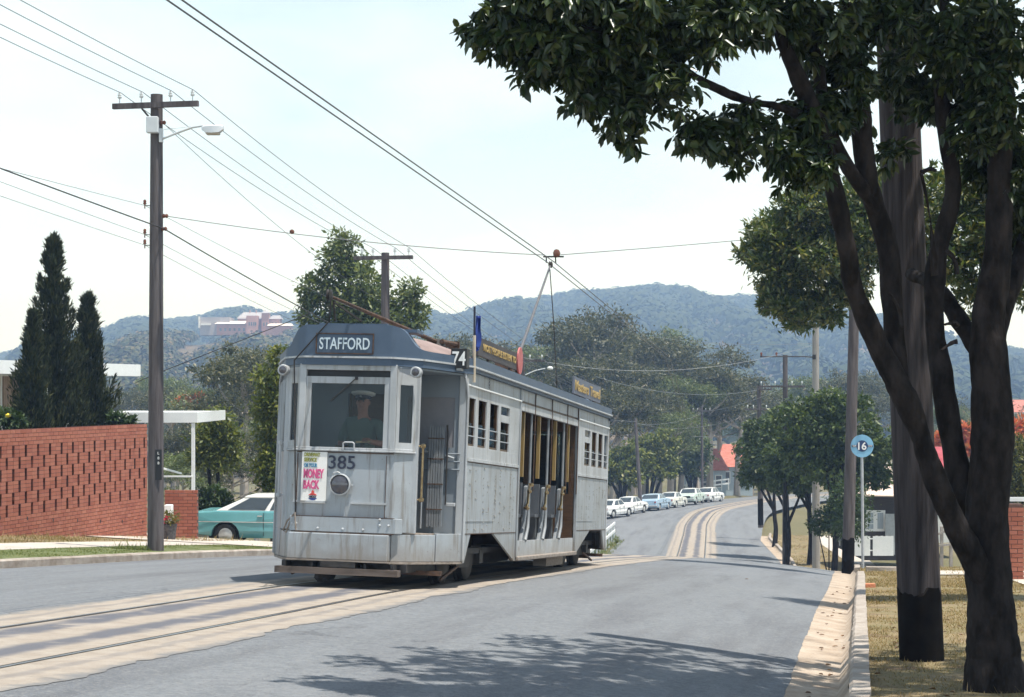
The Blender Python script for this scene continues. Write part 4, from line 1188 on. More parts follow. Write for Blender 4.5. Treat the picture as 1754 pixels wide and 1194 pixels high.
def foliage(blobs, n, L, seed, per=14, clump=0.32, shell=0.45, width=0.42, droop=0.25, out=0.8, lean=0.0, rose=False):
    """Leaf-sized rhombs gathered in clumps through the volume of the lobes; returns vertices and quads."""
    rng = np.random.default_rng(seed)
    B = np.array(blobs, float)
    w = (B[:, 3] * B[:, 4] + B[:, 3] * B[:, 5] + B[:, 4] * B[:, 5])
    w = w / w.sum()
    nc = max(1, n // per)
    bi = rng.choice(len(B), nc, p=w)
    d = rng.normal(size=(nc, 3)); d /= np.linalg.norm(d, axis=1)[:, None]
    r = shell + (1 - shell) * rng.random(nc) ** 0.6
    cc = B[bi, :3] + d * r[:, None] * B[bi, 3:6]
    csz = clump * B[bi, 3:6].mean(axis=1) * rng.uniform(0.6, 1.3, nc)
    li = np.repeat(np.arange(nc), per)
    m = len(li)
    jit = rng.normal(size=(m, 3))
    if rose:
        pos = cc[li] + jit * 0.015
        ax = jit / np.linalg.norm(jit, axis=1)[:, None] + d[li] * 0.5
    else:
        pos = cc[li] + jit * csz[li][:, None] * np.array([1, 1, 0.6])
        ax = d[li] * out + rng.normal(size=(m, 3)) * 0.75
    ax[:, 2] += -droop + lean
    ax /= np.linalg.norm(ax, axis=1)[:, None]
    up = rng.normal(size=(m, 3)) * 0.7 + np.array([0, 0, 1.0])
    sd = np.cross(ax, up); sd /= np.linalg.norm(sd, axis=1)[:, None] + 1e-9
    l = L * rng.uniform(0.65, 1.25, m)[:, None]
    wd = l * width
    return pos, ax, sd, l, wd

def lobes(blobs, k, rr, seed, core=0.78):
    """Break each lobe into smaller tufts over its surface, keeping a thinner core."""
    rng = np.random.default_rng(seed)
    out = [(a, b, c, d * core, e * core, f * core) for a, b, c, d, e, f in blobs]
    for a, b, c, d, e, f in blobs:
        for _ in range(k):
            v = rng.normal(size=3); v /= np.linalg.norm(v)
            r = rr * rng.uniform(0.6, 1.35) * (d + e + f) / 3
            out.append((a + v[0] * d * 0.85, b + v[1] * e * 0.85, c + v[2] * f * 0.85, r * 1.15, r * 1.15, r * 0.8))
    return out

def quads(pos, ax, sd, l, wd):
    m = len(pos)
    V = np.stack([pos, pos + ax * l * 0.45 + sd * wd * 0.5, pos + ax * l, pos + ax * l * 0.45 - sd * wd * 0.5], axis=1).reshape(-1, 3)
    return V, np.arange(4 * m).reshape(m, 4)

def leaves6(pos, ax, sd, l, wd, fold=0.25):
    """A leaf with a midrib: two quads folded along the middle."""
    m = len(pos)
    nn = np.cross(sd, ax)
    lift = nn * wd * fold
    bend = nn * l * -0.10
    base, tip = pos, pos + ax * l + bend
    r1 = pos + ax * l * 0.30 + sd * wd * 0.5 + lift
    r2 = pos + ax * l * 0.68 + sd * wd * 0.45 + lift + bend * 0.5
    l1 = pos + ax * l * 0.30 - sd * wd * 0.5 + lift
    l2 = pos + ax * l * 0.68 - sd * wd * 0.45 + lift + bend * 0.5
    V = np.stack([base, r1, r2, tip, l2, l1], axis=1).reshape(-1, 3)
    k = np.arange(m)[:, None] * 6
    F = np.concatenate([k + np.array([[0, 1, 2, 3]]), k + np.array([[0, 3, 4, 5]])], axis=0)
    return V, F

def crown_part(parent, V, F, material, name='crown'):
    off = np.array(parent.location)
    me = fast_mesh(name, V - off, F)
    return link(name, me, material, parent)

def limb_tube(mb, pts, r, n=8, sub=3, wob=0.0, seed=0, fine=1):
    """A limb through measured points, rounded by Catmull-Rom."""
    rng = random.Random(seed)
    pts = [Vector(p) for p in pts]
    P_, R_ = [], []
    for i in range(len(pts) - 1):
        p0, p1, p2, p3 = pts[max(i - 1, 0)], pts[i], pts[i + 1], pts[min(i + 2, len(pts) - 1)]
        for k in range(sub):
            t = k / sub
            P_.append(0.5 * ((2 * p1) + (p2 - p0) * t + (2 * p0 - 5 * p1 + 4 * p2 - p3) * t * t + (3 * p1 - p0 - 3 * p2 + p3) * t ** 3))
            R_.append((r[i] * (1 - t) + r[i + 1] * t) * (1 + rng.uniform(-wob, wob)))
    P_.append(pts[-1]); R_.append(r[-1])
    mb.tube(P_, R_, n)
    return mb

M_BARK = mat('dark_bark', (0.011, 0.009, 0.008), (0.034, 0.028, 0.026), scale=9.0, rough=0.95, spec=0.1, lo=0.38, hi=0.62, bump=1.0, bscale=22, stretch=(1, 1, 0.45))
M_BARK_G = mat('grey_bark', (0.12, 0.10, 0.085), (0.20, 0.175, 0.155), scale=5.0, rough=0.9, bump=0.5, bscale=12, stretch=(1, 1, 0.4))
M_BARK_P = mat('pale_gum_bark', (0.30, 0.255, 0.215), (0.46, 0.40, 0.35), scale=1.5, rough=0.85, stretch=(1, 1, 0.3))
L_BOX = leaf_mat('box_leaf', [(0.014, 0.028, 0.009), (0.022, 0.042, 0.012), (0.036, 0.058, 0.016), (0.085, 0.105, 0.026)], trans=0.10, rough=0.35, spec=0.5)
L_BOX2 = leaf_mat('flowering_box_leaf', [(0.035, 0.060, 0.020), (0.060, 0.092, 0.028), (0.10, 0.13, 0.040), (0.26, 0.235, 0.075)], trans=0.25, rough=0.35, spec=0.5)
L_ROUND = leaf_mat('dense_leaf', [(0.035, 0.060, 0.018), (0.055, 0.085, 0.024), (0.085, 0.12, 0.032), (0.13, 0.16, 0.045)], trans=0.2)
L_YEL = leaf_mat('yellow_green_leaf', [(0.06, 0.09, 0.022), (0.10, 0.125, 0.03), (0.16, 0.18, 0.04), (0.24, 0.23, 0.05)], trans=0.28)
L_GUM = leaf_mat('gum_leaf', [(0.036, 0.046, 0.019), (0.060, 0.068, 0.026), (0.092, 0.094, 0.038), (0.16, 0.138, 0.06)], trans=0.22)
L_GUM2 = leaf_mat('green_gum_leaf', [(0.06, 0.09, 0.03), (0.095, 0.125, 0.04), (0.14, 0.17, 0.055), (0.20, 0.215, 0.08)], trans=0.22)
L_CON = leaf_mat('conifer_spray', [(0.016, 0.024, 0.012), (0.028, 0.038, 0.016), (0.045, 0.055, 0.022), (0.075, 0.075, 0.030)], trans=0.08, rough=0.7, spec=0.15)
L_RED = leaf_mat('flame_flower', [(0.50, 0.10, 0.03), (0.62, 0.16, 0.05), (0.66, 0.21, 0.08), (0.14, 0.15, 0.04)], trans=0.3, tint=(1.2, 1.0, 0.8))
L_HEDGE = leaf_mat('shrub_leaf', [(0.025, 0.050, 0.018), (0.045, 0.075, 0.025), (0.075, 0.11, 0.035)], trans=0.2)

def tree(name, label, base, trunks, blobs, n, L, leafm, bark, seed, group=None, cat='tree', sides=7, **kw):
    t = thing(name, label, cat, base, 0, group)
    mb = MB()
    for pts, r in trunks:
        limb_tube(mb, pts, r, sides, 3, 0.05, seed)
    if trunks:
        mb.build('trunk', bark, t, smooth=True, off=base)
    V, F = quads(*foliage(blobs, n, L, seed, **kw))
    crown_part(t, V, F, leafm)
    return t

# ---- the near street tree on the right: trunk, limbs and whorled leaves
YTR = 13.5
bp = P(1706, 1172, YTR); bp.z = gz(bp.x, bp.y) - 0.05
near = thing('street_tree', 'dark broad-leaved street tree with forked trunk overhanging the kerb at right', 'tree', bp)
def pl(*pts):
    return [P(a, b, YTR + (c[0] if c else 0)) for a, b, *c in pts]
def pr(*w):
    return [k / 2 / F_PX * YTR for k in w]
mb = MB()
limb_tube(mb, [bp - Vector((0, 0, 0.1))] + pl((1704, 1130), (1699, 1060), (1692, 960), (1690, 870), (1700, 760), (1697, 650), (1692, 560), (1706, 470), (1712, 380), (1714, 290), (1722, 190), (1712, 40), (1700, -120)), pr(128, 98, 82, 74, 74, 72, 66, 60, 52, 44, 40, 36, 32, 24, 14), 22, 8, 0.03, 1)
limb_tube(mb, pl((1695, 600), (1718, 520, 0.1), (1752, 430, 0.3), (1785, 330, 0.5), (1810, 200, 0.8)), pr(50, 44, 38, 32, 22), 12, 6, 0.04, 2)
limb_tube(mb, pl((1688, 1000, -0.05), (1655, 930, -0.15), (1618, 862, -0.25), (1590, 790, -0.3), (1571, 729, -0.3), (1541, 662, -0.35), (1518, 620, -0.35), (1494, 570, -0.4), (1462, 490, -0.5), (1450, 420, -0.6), (1428, 317, -0.7), (1410, 229, -0.8), (1375, 151, -0.9), (1347, 88, -1.0), (1330, 30, -1.1), (1310, -60, -1.3)), pr(40, 42, 40, 38, 38, 42, 42, 36, 32, 30, 28, 26, 24, 20, 16, 10), 14, 7, 0.04, 3)
limb_tube(mb, pl((1680, 900, 0.1), (1650, 840, 0.15), (1630, 755, 0.2), (1612, 640, 0.2), (1600, 540, 0.2), (1606, 440, 0.2), (1632, 325, 0.2), (1616, 205, 0.1), (1610, 120, 0), (1620, -40, 0)), pr(52, 48, 40, 36, 34, 32, 28, 24, 20, 12), 14, 7, 0.04, 4)
limb_tube(mb, pl((1541, 655, -0.3), (1528, 520, -0.2), (1520, 420, -0.2), (1488, 316, -0.3), (1474, 190, -0.4), (1458, 90, -0.5), (1450, -40, -0.6)), pr(34, 36, 36, 36, 32, 28, 16), 14, 7, 0.04, 5)
limb_tube(mb, pl((1500, 360, -0.3), (1477, 324, -0.4), (1449, 281, -0.5), (1417, 211, -0.6), (1406, 150, -0.7), (1400, 60, -0.8)), pr(22, 22, 20, 18, 18, 10), 10, 6, 0.05, 6)
limb_tube(mb, pl((1412, 235, -0.75), (1396, 211, -0.8), (1333, 183, -1.0), (1277, 172, -1.2), (1220, 148, -1.4), (1178, 123, -1.6), (1120, 95, -1.8), (1040, 60, -2.0), (960, 30, -2.1)), pr(18, 17, 16, 15, 12, 11, 9, 8, 5), 10, 6, 0.05, 7)
limb_tube(mb, pl((1690, 620, 0.1), (1640, 545, 0.3), (1600, 490, 0.5), (1560, 470, 0.9)), pr(40, 34, 28, 20), 10, 6, 0.05, 8)
limb_tube(mb, pl((1585, 760, 0.1), (1566, 690, 0.2)), pr(10, 6), 5, 2, 0, 9)
for k, (a, b, c, d) in enumerate(((1545, 560, 1522, 500), (1602, 470, 1578, 296), (1578, 296, 1602, 292), (1640, 560, 1618, 556), (1640, 585, 1612, 600), (1640, 470, 1622, 430))):
    limb_tube(mb, pl((a, b, -0.4), ((a + c) / 2 + 4, (b + d) / 2 - 5, -0.4), (c, d, -0.5)), pr(9, 7, 5), 5, 3, 0.1, 20 + k)
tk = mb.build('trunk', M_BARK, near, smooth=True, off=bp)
from mathutils import noise as mnoise
for v in tk.data.vertices:
    c = v.co
    d = mnoise.noise(c * 2.3) * 0.022 + mnoise.noise(Vector((c.x * 9, c.y * 9, c.z * 5))) * 0.010 + mnoise.noise(Vector((c.x * 22, c.y * 22, c.z * 9))) * 0.004
    v.co = c + v.normal * d
near_tab = [(850, 30, 55, 45, -2.0), (905, 60, 65, 60, -2.0), (975, 85, 70, 65, -1.9), (1045, 110, 70, 80, -1.8), (1110, 120, 60, 75, -1.7), (1062, 190, 28, 30, -1.8), (1085, 205, 18, 22, -1.7), (1015, 175, 26, 26, -1.8),
            (930, 0, 110, 55, -2.0), (1060, 20, 110, 60, -1.9), (1170, 45, 80, 50, -1.6), (1240, 25, 80, 38, -1.4), 
            (1205, 225, 40, 36, -1.4), (1260, 215, 45, 45, -1.2), (1315, 225, 45, 48, -1.1), (1372, 285, 30, 34, -0.9), (1385, 200, 34, 50, -0.8), (1345, 260, 30, 25, -1.0),
            (1320, 8, 90, 38, -1.0), (1400, 45, 80, 55, -0.9), (1446, 110, 36, 70, -0.6), (1430, 190, 24, 40, -0.6), (1490, 25, 70, 50, -0.3), (1560, 25, 60, 45, 0.4), (1620, 60, 70, 70, -0.3), (1700, 60, 80, 90, -0.4), (1690, 180, 60, 80, -0.2),
            (1640, 150, 36, 50, 0.2), (1735, 290, 34, 80, 0.3), (1668, 255, 30, 45, 0.3), (1590, 150, 22, 60, 0.4), (1745, 380, 26, 40, 0.4), (1528, 120, 22, 50, 0.5), (1515, 250, 14, 40, 0.2)]
high_tab = [(900, -110, 140, 70, -2.0), (1100, -120, 160, 90, -1.5), (1300, -110, 160, 90, -0.8), (1500, -110, 160, 90, 0), (1700, -110, 160, 110, 0.3), (1850, 100, 100, 150, 0.3), (1150, -300, 250, 120, -0.5), (1500, -320, 280, 140, 0.4), (1780, -250, 160, 150, 0.5),
            (1600, -100, 200, 120, 1.8), (1350, -120, 200, 120, 1.6)]
def whorls(blobs, n_sub, n_ros, n_leaf, L, seed, spread=0.11, width=0.36, droop=0.8):
    """Twigs in the lobes, leaf whorls along each twig, leaves round each whorl."""
    rng = np.random.default_rng(seed)
    c, ax, _, _, _ = foliage(blobs, n_sub, 0.1, seed, per=1, clump=0.0, shell=0.0)
    dirs = rng.normal(size=(len(c), 3)) * np.array([1, 1, 0.5]) + np.array([0, 0, -0.35])
    dirs /= np.linalg.norm(dirs, axis=1)[:, None]
    k = np.repeat(np.arange(len(c)), n_ros)
    p = c[k] + dirs[k] * (rng.random((len(k), 1)) * spread * 3.0) + rng.normal(size=(len(k), 3)) * spread * 0.55
    q = np.repeat(np.arange(len(k)), n_leaf)
    a = rng.normal(size=(len(q), 3)); a /= np.linalg.norm(a, axis=1)[:, None]
    a[:, 2] -= droop * rng.uniform(0.5, 1.3, len(q))
    a /= np.linalg.norm(a, axis=1)[:, None]
    pos = p[q] + a * 0.02
    up = rng.normal(size=a.shape) * 0.6 + np.array([0, 0, 1.0])
    s = np.cross(a, up); s /= np.linalg.norm(s, axis=1)[:, None] + 1e-9
    l = L * rng.uniform(0.45, 1.35, len(q))[:, None]
    return pos, a, s, l, l * width * rng.uniform(0.8, 1.25, (len(q), 1))
A = whorls([(a, b, c, d * .86, e * .86, f * .86) for a, b, c, d, e, f in blobs_px(near_tab, YTR, 1.1)], 600, 8, 8, 0.092, 11, 0.06)
wide_tab = [(5.6, 13, 6.2, 1.6, 1.6, 1.2), (7.2, 12.5, 6.3, 1.7, 1.7, 1.3), (6.0, 11, 6.6, 1.6, 1.6, 1.2), (8.2, 14, 5.9, 1.8, 1.8, 1.4), (6.5, 15, 7.0, 1.8, 1.8, 1.4), (5, 12.2, 8.0, 2, 2, 1.5), (3, 12.5, 7.8, 1.8, 1.8, 1.3), (7.6, 10.6, 5.6, 1.5, 1.5, 1.2), (6.3, 13.5, 4.6, 1.2, 1.2, 1.0), (7.4, 15.6, 5.4, 1.5, 1.5, 1.2), (5.2, 10.4, 5.4, 1.0, 1.0, 0.8)]
B_ = foliage(blobs_px(high_tab, YTR, 1.1) + wide_tab, 27000, 0.15, 12, per=9, clump=0.0, shell=0.3, width=0.45, droop=0.6, rose=True)
V, Fq = leaves6(*[np.concatenate([a, b]) for a, b in zip(A, B_)])
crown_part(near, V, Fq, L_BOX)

# ---- second street tree, beyond the pole
b2 = GP(1532, 38.0)
t2 = [([b2 - Vector((0, 0, .1)), P(1530, 900, 41), P(1524, 780, 41), P(1526, 690, 41), P(1534, 600, 41), P(1520, 500, 41), P(1500, 420, 41)], [0.20, 0.15, 0.13, 0.13, 0.12, 0.09, 0.04]),
      ([P(1527, 695, 41), P(1495, 640, 40.7), P(1470, 600, 40.5), P(1452, 570, 40.4), P(1432, 545, 40.2), P(1400, 500, 40)], [0.07, 0.065, 0.06, 0.05, 0.045, 0.03]),
      ([P(1530, 640, 41), P(1570, 540, 41.3), P(1620, 450, 41.6), P(1680, 400, 42)], [0.10, 0.09, 0.07, 0.03])]
tab2 = [(1335, 395, 52, 45), (1395, 360, 62, 50), (1325, 460, 45, 48), (1400, 440, 65, 60), (1365, 530, 42, 36), (1345, 505, 40, 36), (1420, 525, 34, 34), (1470, 400, 60, 70), (1465, 340, 60, 40), (1300, 430, 28, 34), (1520, 400, 50, 60), (1510, 320, 40, 30), (1455, 480, 40, 40)]
bl2 = blobs_px(tab2, 41, 1.3)
tr2 = tree('street_tree', 'sunlit flowering street tree with slender trunk behind the near timber pole', b2, t2, bl2, 1000, 0.15, L_BOX2, M_BARK, 21)
tr2.children[1].select_set(False)
V, Fq = quads(*foliage(lobes(bl2, 7, 0.36, 5), 46000, 0.16, 22, per=12, clump=0.24, shell=0.45, width=0.36, droop=0.15, out=0.9, lean=0.25))
old = tr2.children[1]; bpy.data.objects.remove(old)
crown_part(tr2, V, Fq, L_BOX2)
# ---- third street tree, hidden behind the near trunk
b3 = GP(1692, 25.5)
t3 = [([b3 - Vector((0, 0, .1)), P(1690, 800, 25.5), P(1685, 620, 25.5), P(1700, 480, 25.5), P(1720, 380, 25.5)], [0.16, 0.13, 0.12, 0.09, 0.04]),
      ([P(1686, 640, 25.5), P(1650, 520, 25.4), P(1620, 420, 25.3), P(1600, 340, 25.2)], [0.08, 0.07, 0.05, 0.02]), ([P(1688, 600, 25.5), P(1760, 480, 25.6), P(1830, 380, 25.8)], [0.08, 0.07, 0.03])]
tab3 = [(1560, 350, 50, 50), (1620, 330, 60, 50), (1650, 400, 60, 60), (1720, 390, 65, 70), (1700, 480, 50, 45), (1620, 450, 45, 45), (1580, 420, 36, 45), (1690, 310, 60, 40), (1780, 350, 80, 80), (1850, 400, 90, 80), (1860, 290, 110, 80), (1760, 270, 90, 50), (1930, 360, 90, 90), (1665, 520, 40, 30), (1800, 480, 70, 50)]
V, Fq = quads(*foliage(lobes(blobs_px(tab3, 25.5, 1.5), 7, 0.36, 6), 34000, 0.125, 24, per=12, clump=0.24, shell=0.40, width=0.36, droop=0.15, out=0.9, lean=0.25))
tr3 = tree('street_tree', 'sunlit flowering street tree whose stem hides behind the near forked trunk', b3, t3, [(b3.x, b3.y, b3.z + 5, 1, 1, 1)], 12, 0.1, L_BOX2, M_BARK, 25)
bpy.data.objects.remove(tr3.children[1])
crown_part(tr3, V, Fq, L_BOX2)

# ---- row of round-headed street trees past the crest
def row_tree(label, px, Y, tab, n, seed, lean=0, L=0.24):
    b = GP(px, Y)
    top = P(px + lean, min(t[1] for t in tab) + 30, Y)
    mid = b.lerp(top, 0.45)
    tr = [([b - Vector((0, 0, .1)), b.lerp(mid, 0.5) + Vector((0.1, 0, 0)), mid, top], [0.17, 0.13, 0.12, 0.03])]
    for k in range(3):
        q = tab[k % len(tab)]
        tr.append(([mid, mid.lerp(P(q[0], q[1], Y), 0.6) + Vector((0, 0.2 * (k - 1), -0.1)), P(q[0], q[1], Y)], [0.09, 0.06, 0.02]))
    return tree('street_tree', label, b, tr, lobes(blobs_px(tab, Y, 1.1), 7, 0.34, seed), int(n * 2.1), L, L_ROUND, M_BARK, seed, 'round-headed street trees past the crest', per=13, clump=0.20, shell=0.60, width=0.5)
row_tree('dense round-headed street tree nearest behind the tram stop sign', 1427, 80, [(1400, 725, 62, 46), (1455, 735, 60, 50), (1495, 770, 38, 48), (1425, 690, 50, 28), (1380, 770, 46, 48), (1440, 800, 66, 38), (1500, 810, 26, 26)], 9000, 31)
row_tree('dense street tree with twin dark stems left of the pale timber pole', 1386, 92, [(1350, 730, 44, 40), (1372, 790, 46, 42), (1332, 775, 40, 42), (1350, 815, 40, 26)], 6000, 32)
row_tree('dense street tree with crooked dark stem, second from the gutter bend', 1348, 96, [(1320, 745, 38, 40), (1306, 790, 34, 36), (1336, 815, 34, 28)], 5000, 33)
row_tree('small street tree overhanging the far gutter bend', 1326, 106, [(1292, 770, 32, 36), (1286, 805, 26, 26), (1310, 815, 24, 22)], 4000, 34)
row_tree('dark street tree leaning behind the stop sign post', 1345, 88, [(1345, 790, 30, 30), (1380, 820, 30, 24)], 3000, 35)

# ---- green domed trees behind the parked cars
def dome(label, px, Y, tab, n, seed, leafm=L_ROUND, L=0.4, group=None, bark=M_BARK, name='street_tree'):
    b = GP(px, Y)
    tr = []
    for k, q in enumerate(tab[:4]):
        tip = P(q[0], q[1], Y)
        tr.append(([b + Vector((0.15 * (k - 1.5), 0, -.1)), b.lerp(tip, 0.45) + Vector((0, 0, 0.2)), tip], [0.2, 0.14, 0.04]))
    return tree(name, label, b, tr, lobes(blobs_px(tab, Y, 1.1), 7, 0.36, seed), int(n * 1.6), L, leafm, bark, seed, group, per=12, clump=0.24, shell=0.5, width=0.45)
dome('domed green tree over the white car nearest the tram tail', 1066, 158, [(1058, 790, 24, 26), (1085, 778, 26, 24), (1072, 808, 34, 22), (1040, 810, 18, 20)], 3500, 41, L_YEL)
dome('domed green tree above the light blue sedan', 1112, 166, [(1105, 772, 28, 26), (1135, 765, 26, 26), (1122, 800, 38, 22), (1150, 792, 18, 20)], 3800, 42, L_YEL)
dome('tall domed green tree behind the pale green car', 1188, 182, [(1175, 757, 30, 24), (1200, 770, 24, 30), (1165, 790, 26, 26), (1190, 800, 30, 22)], 3500, 43, L_ROUND)

# ---- gum trees: four prototypes copied through the wood
def gum_proto(seed, leafm, h=18.0, spread=1.0):
    rng = random.Random(seed)
    trunks, blobs = [], []
    lean = Vector((rng.uniform(-1, 1), rng.uniform(-1, 1), 0))
    top = Vector((0, 0, h * 0.8)) + lean
    mid = Vector((0, 0, h * 0.36)) + lean * 0.4
    trunks.append(([Vector((0, 0, -0.3)), mid * 0.5, mid, mid.lerp(top, 0.5) + Vector((rng.uniform(-.4, .4), 0, 0)), top], [0.42, 0.34, 0.28, 0.17, 0.05]))
    for k in range(9):
        f = rng.uniform(0.0, 0.8)
        st = mid.lerp(top, f)
        a = k * 2.4 + rng.uniform(-.5, .5)
        r = h * rng.uniform(0.14, 0.26) * spread * (1.1 - 0.5 * f)
        end = st + Vector((math.cos(a) * r, math.sin(a) * r, h * rng.uniform(0.10, 0.24)))
        trunks.append(([st, st.lerp(end, 0.5) + Vector((0, 0, -0.02 * h)), end], [0.16, 0.11, 0.04]))
        for q in range(2):
            e2 = end + Vector((rng.uniform(-1.3, 1.3), rng.uniform(-1.3, 1.3), rng.uniform(-0.9, 0.9)))
            s = h * rng.uniform(0.055, 0.10)
            blobs.append((e2.x, e2.y, e2.z, s * 1.25, s * 1.25, s * 0.65))
    for q in range(4):
        s = h * rng.uniform(0.07, 0.11)
        blobs.append((top.x + rng.uniform(-1.5, 1.5), top.y + rng.uniform(-1.5, 1.5), top.z + rng.uniform(-1.2, 1.2), s * 1.3, s * 1.3, s * 0.7))
    t = thing('gum_tree', 'gum tree', 'tree')
    mb = MB()
    for pts, r in trunks:
        limb_tube(mb, pts, r, 6, 3, 0.04, seed)
    mb.build('trunk', M_BARK_P, t, smooth=True)
    V, F = quads(*foliage(lobes(blobs, 4, 0.42, seed, 0.9), 10500, 0.36, seed, per=13, clump=0.32, shell=0.2, width=0.36, droop=0.35))
    crown_part(t, V, F, leafm)
    return t
gums = [gum_proto(101, L_GUM), gum_proto(102, L_GUM, spread=1.25), gum_proto(103, L_GUM2), gum_proto(104, L_GUM, spread=0.85)]
used = set()
def put_gum(k, px, Y, ptop, rot, label, group, wide=1.0):
    b = GP(px, Y)
    h = P(px, ptop, Y).z - b.z
    src = gums[k]
    if k in used:
        o = copy_tree(src)
    else:
        o = src; used.add(k)
    o.location = b
    o.rotation_euler = (0, 0, rot)
    s = h / 17.2
    o.scale = (s * wide, s * wide, s)
    tag(o, label, 'tree', group)
    return o
WOOD = 'gum trees of the wood beyond the street'
wl = 'tall grey-green gum tree in the wood beyond the parked cars'
put_gum(0, 1008, 200, 528, 0.3, 'tallest gum tree right of the raised trolley pole', None, 1.15)
put_gum(1, 1062, 215, 536, 1.3, 'broad gum tree crowning the wood above the rear roof board', None, 1.1)
put_gum(0, 1150, 205, 572, 2.3, 'dark flat-topped gum tree standing against the blue hill', None, 1.25)
put_gum(3, 1216, 190, 606, 4.0, 'pale-limbed gum tree with forked white branches right of the wood', None, 1.25)
rngw = random.Random(8)
SIDE = {1150: 'left-hand ', 1165: 'right-hand ', 1310: 'left-hand ', 1340: 'right-hand ', 385: 'left-hand ', 395: 'right-hand ', 560: 'left-hand ', 620: 'right-hand '}
def size_word(px, Y, top):
    return 'low' if top > 635 else ('tall' if top < 582 else 'mid-height')
def wood_label(px, Y, top):
    spots = [(862, 'above the red emblem board'), (892, 'just left of the raised trolley pole'), (925, 'behind the raised trolley pole'), (948, 'behind the hanging trolley rope'), (975, 'right of the hanging trolley rope'), (1010, 'above the rear roof board'), (1045, 'behind the tail of the tram'), (1070, 'left of the leaning grey pole'),
             (1095, 'behind the leaning grey pole'), (1118, 'above the light blue sedan'), (1142, 'above the cream sedan'), (1172, 'above the pale green sedan'), (1190, 'left of the pole with white insulators'), (1210, 'behind the pole with white insulators'), (1235, 'above the far white fence'), (1265, 'above the pink tiled cottage'), (1298, 'above the red awning cottage'), (2000, 'behind the long-crossarm pole')]
    place = next(t for lim, t in spots if px < lim)
    near_ = 'foremost' if Y < 195 else ('deep' if Y > 232 else 'midway')
    return f'{SIDE.get(px, "")}{size_word(px, Y, top)} grey-green gum tree {near_} in the wood, {place}'
def valley_label(px, Y, top):
    spots = [(100, 'behind the white house roof'), (200, 'behind the pointed conifers'), (260, 'left of the lamp pole'), (290, 'right of the lamp pole'), (315, 'left of the flame tree'), (340, 'below the flame tree'), (370, 'behind the carport post'), (405, 'above the teal car'), (445, 'below the large red building'), (480, 'left of the tram cab'), (540, 'hidden by the tram cab edge'), (640, 'behind the tram hood'), (740, 'behind the trolley base'), (790, 'left of the flag'), (2000, 'right of the flag')]
    place = next(t for lim, t in spots if px < lim)
    return f'{SIDE.get(px, "")}{"near" if Y < 140 else ("far" if Y > 200 else "middling")} grey-green gum tree in the valley {place}'
def right_label(px, Y):
    spots = [(1420, 'left of the pale timber pole'), (1480, 'behind the stop sign'), (1530, 'behind the slender street tree stem'), (1565, 'left of the near timber pole'), (1590, 'behind the near timber pole'), (1610, 'right of the near timber pole'), (1640, 'in the fork of the near tree'), (1680, 'behind the near tree trunk'), (1730, 'right of the near tree trunk'), (1770, 'at the right frame edge'), (3000, 'just past the right frame edge')]
    return f'grey-green valley tree {next(t for lim, t in spots if px < lim)}, {"near" if Y < 200 else "far"} behind the houses'
for k, (px, Y, top) in enumerate([(870, 230, 588), (905, 245, 572), (940, 215, 585), (968, 260, 560), (985, 185, 620), (1035, 185, 590), (1085, 250, 560), (1105, 190, 610), (1128, 240, 585), (1180, 235, 610), (1195, 185, 650), (1240, 225, 625), (1262, 200, 640),
                                   (1285, 240, 650), (1310, 260, 660), (1050, 175, 650), (1080, 178, 660), (1130, 182, 660), (1165, 190, 640), (915, 190, 640), (880, 200, 640), (955, 195, 645), (850, 260, 600), (1340, 280, 655), (1020, 240, 570), (1230, 260, 640), (1150, 178, 700)]):
    put_gum(k % 4, px, Y, top, rngw.uniform(0, 6.3), wood_label(px, Y, top), WOOD, rngw.uniform(1.0, 1.35))
BG = 'gum trees in the valley behind the houses'
bgl = 'grey-green gum tree in the valley behind the brick wall and tram'
put_gum(3, 418, 118, 568, 1.0, 'open-crowned gum tree left of the tram above the teal car', None, 1.2)
put_gum(1, 455, 150, 585, 2.0, 'broad gum tree between the open-crowned gum and the tram cab', None, 1.1)
for k, (px, Y, top) in enumerate([(300, 170, 650), (345, 150, 660), (385, 135, 690), (470, 130, 640), (500, 160, 630), (280, 230, 640), (330, 220, 665), (420, 190, 640), (230, 210, 655), (560, 190, 600), (620, 200, 590), (760, 210, 575), (810, 230, 560), (700, 240, 570), (360, 110, 740), (300, 120, 735), (440, 105, 720), (490, 110, 700), (150, 240, 660), (40, 240, 650), (395, 95, 760), (325, 92, 770)]):
    put_gum((k + 1) % 4, px, Y, top, rngw.uniform(0, 6.3), valley_label(px, Y, top), BG, rngw.uniform(1.0, 1.4))
RG = 'trees in the valley behind the right-hand houses'
for k, (px, Y, top) in enumerate([(1390, 250, 640), (1440, 230, 620), (1500, 240, 640), (1560, 260, 650), (1620, 220, 690), (1655, 240, 700), (1700, 260, 680), (1750, 230, 700), (1600, 150, 740), (1570, 190, 700), (1790, 200, 690)]):
    put_gum((k + 2) % 4, px, Y, top, rngw.uniform(0, 6.3), right_label(px, Y), RG, rngw.uniform(1.1, 1.5))
for k, g in enumerate(gums):
    if k not in used:
        for c in list(g.children): bpy.data.objects.remove(c)
        bpy.data.objects.remove(g)

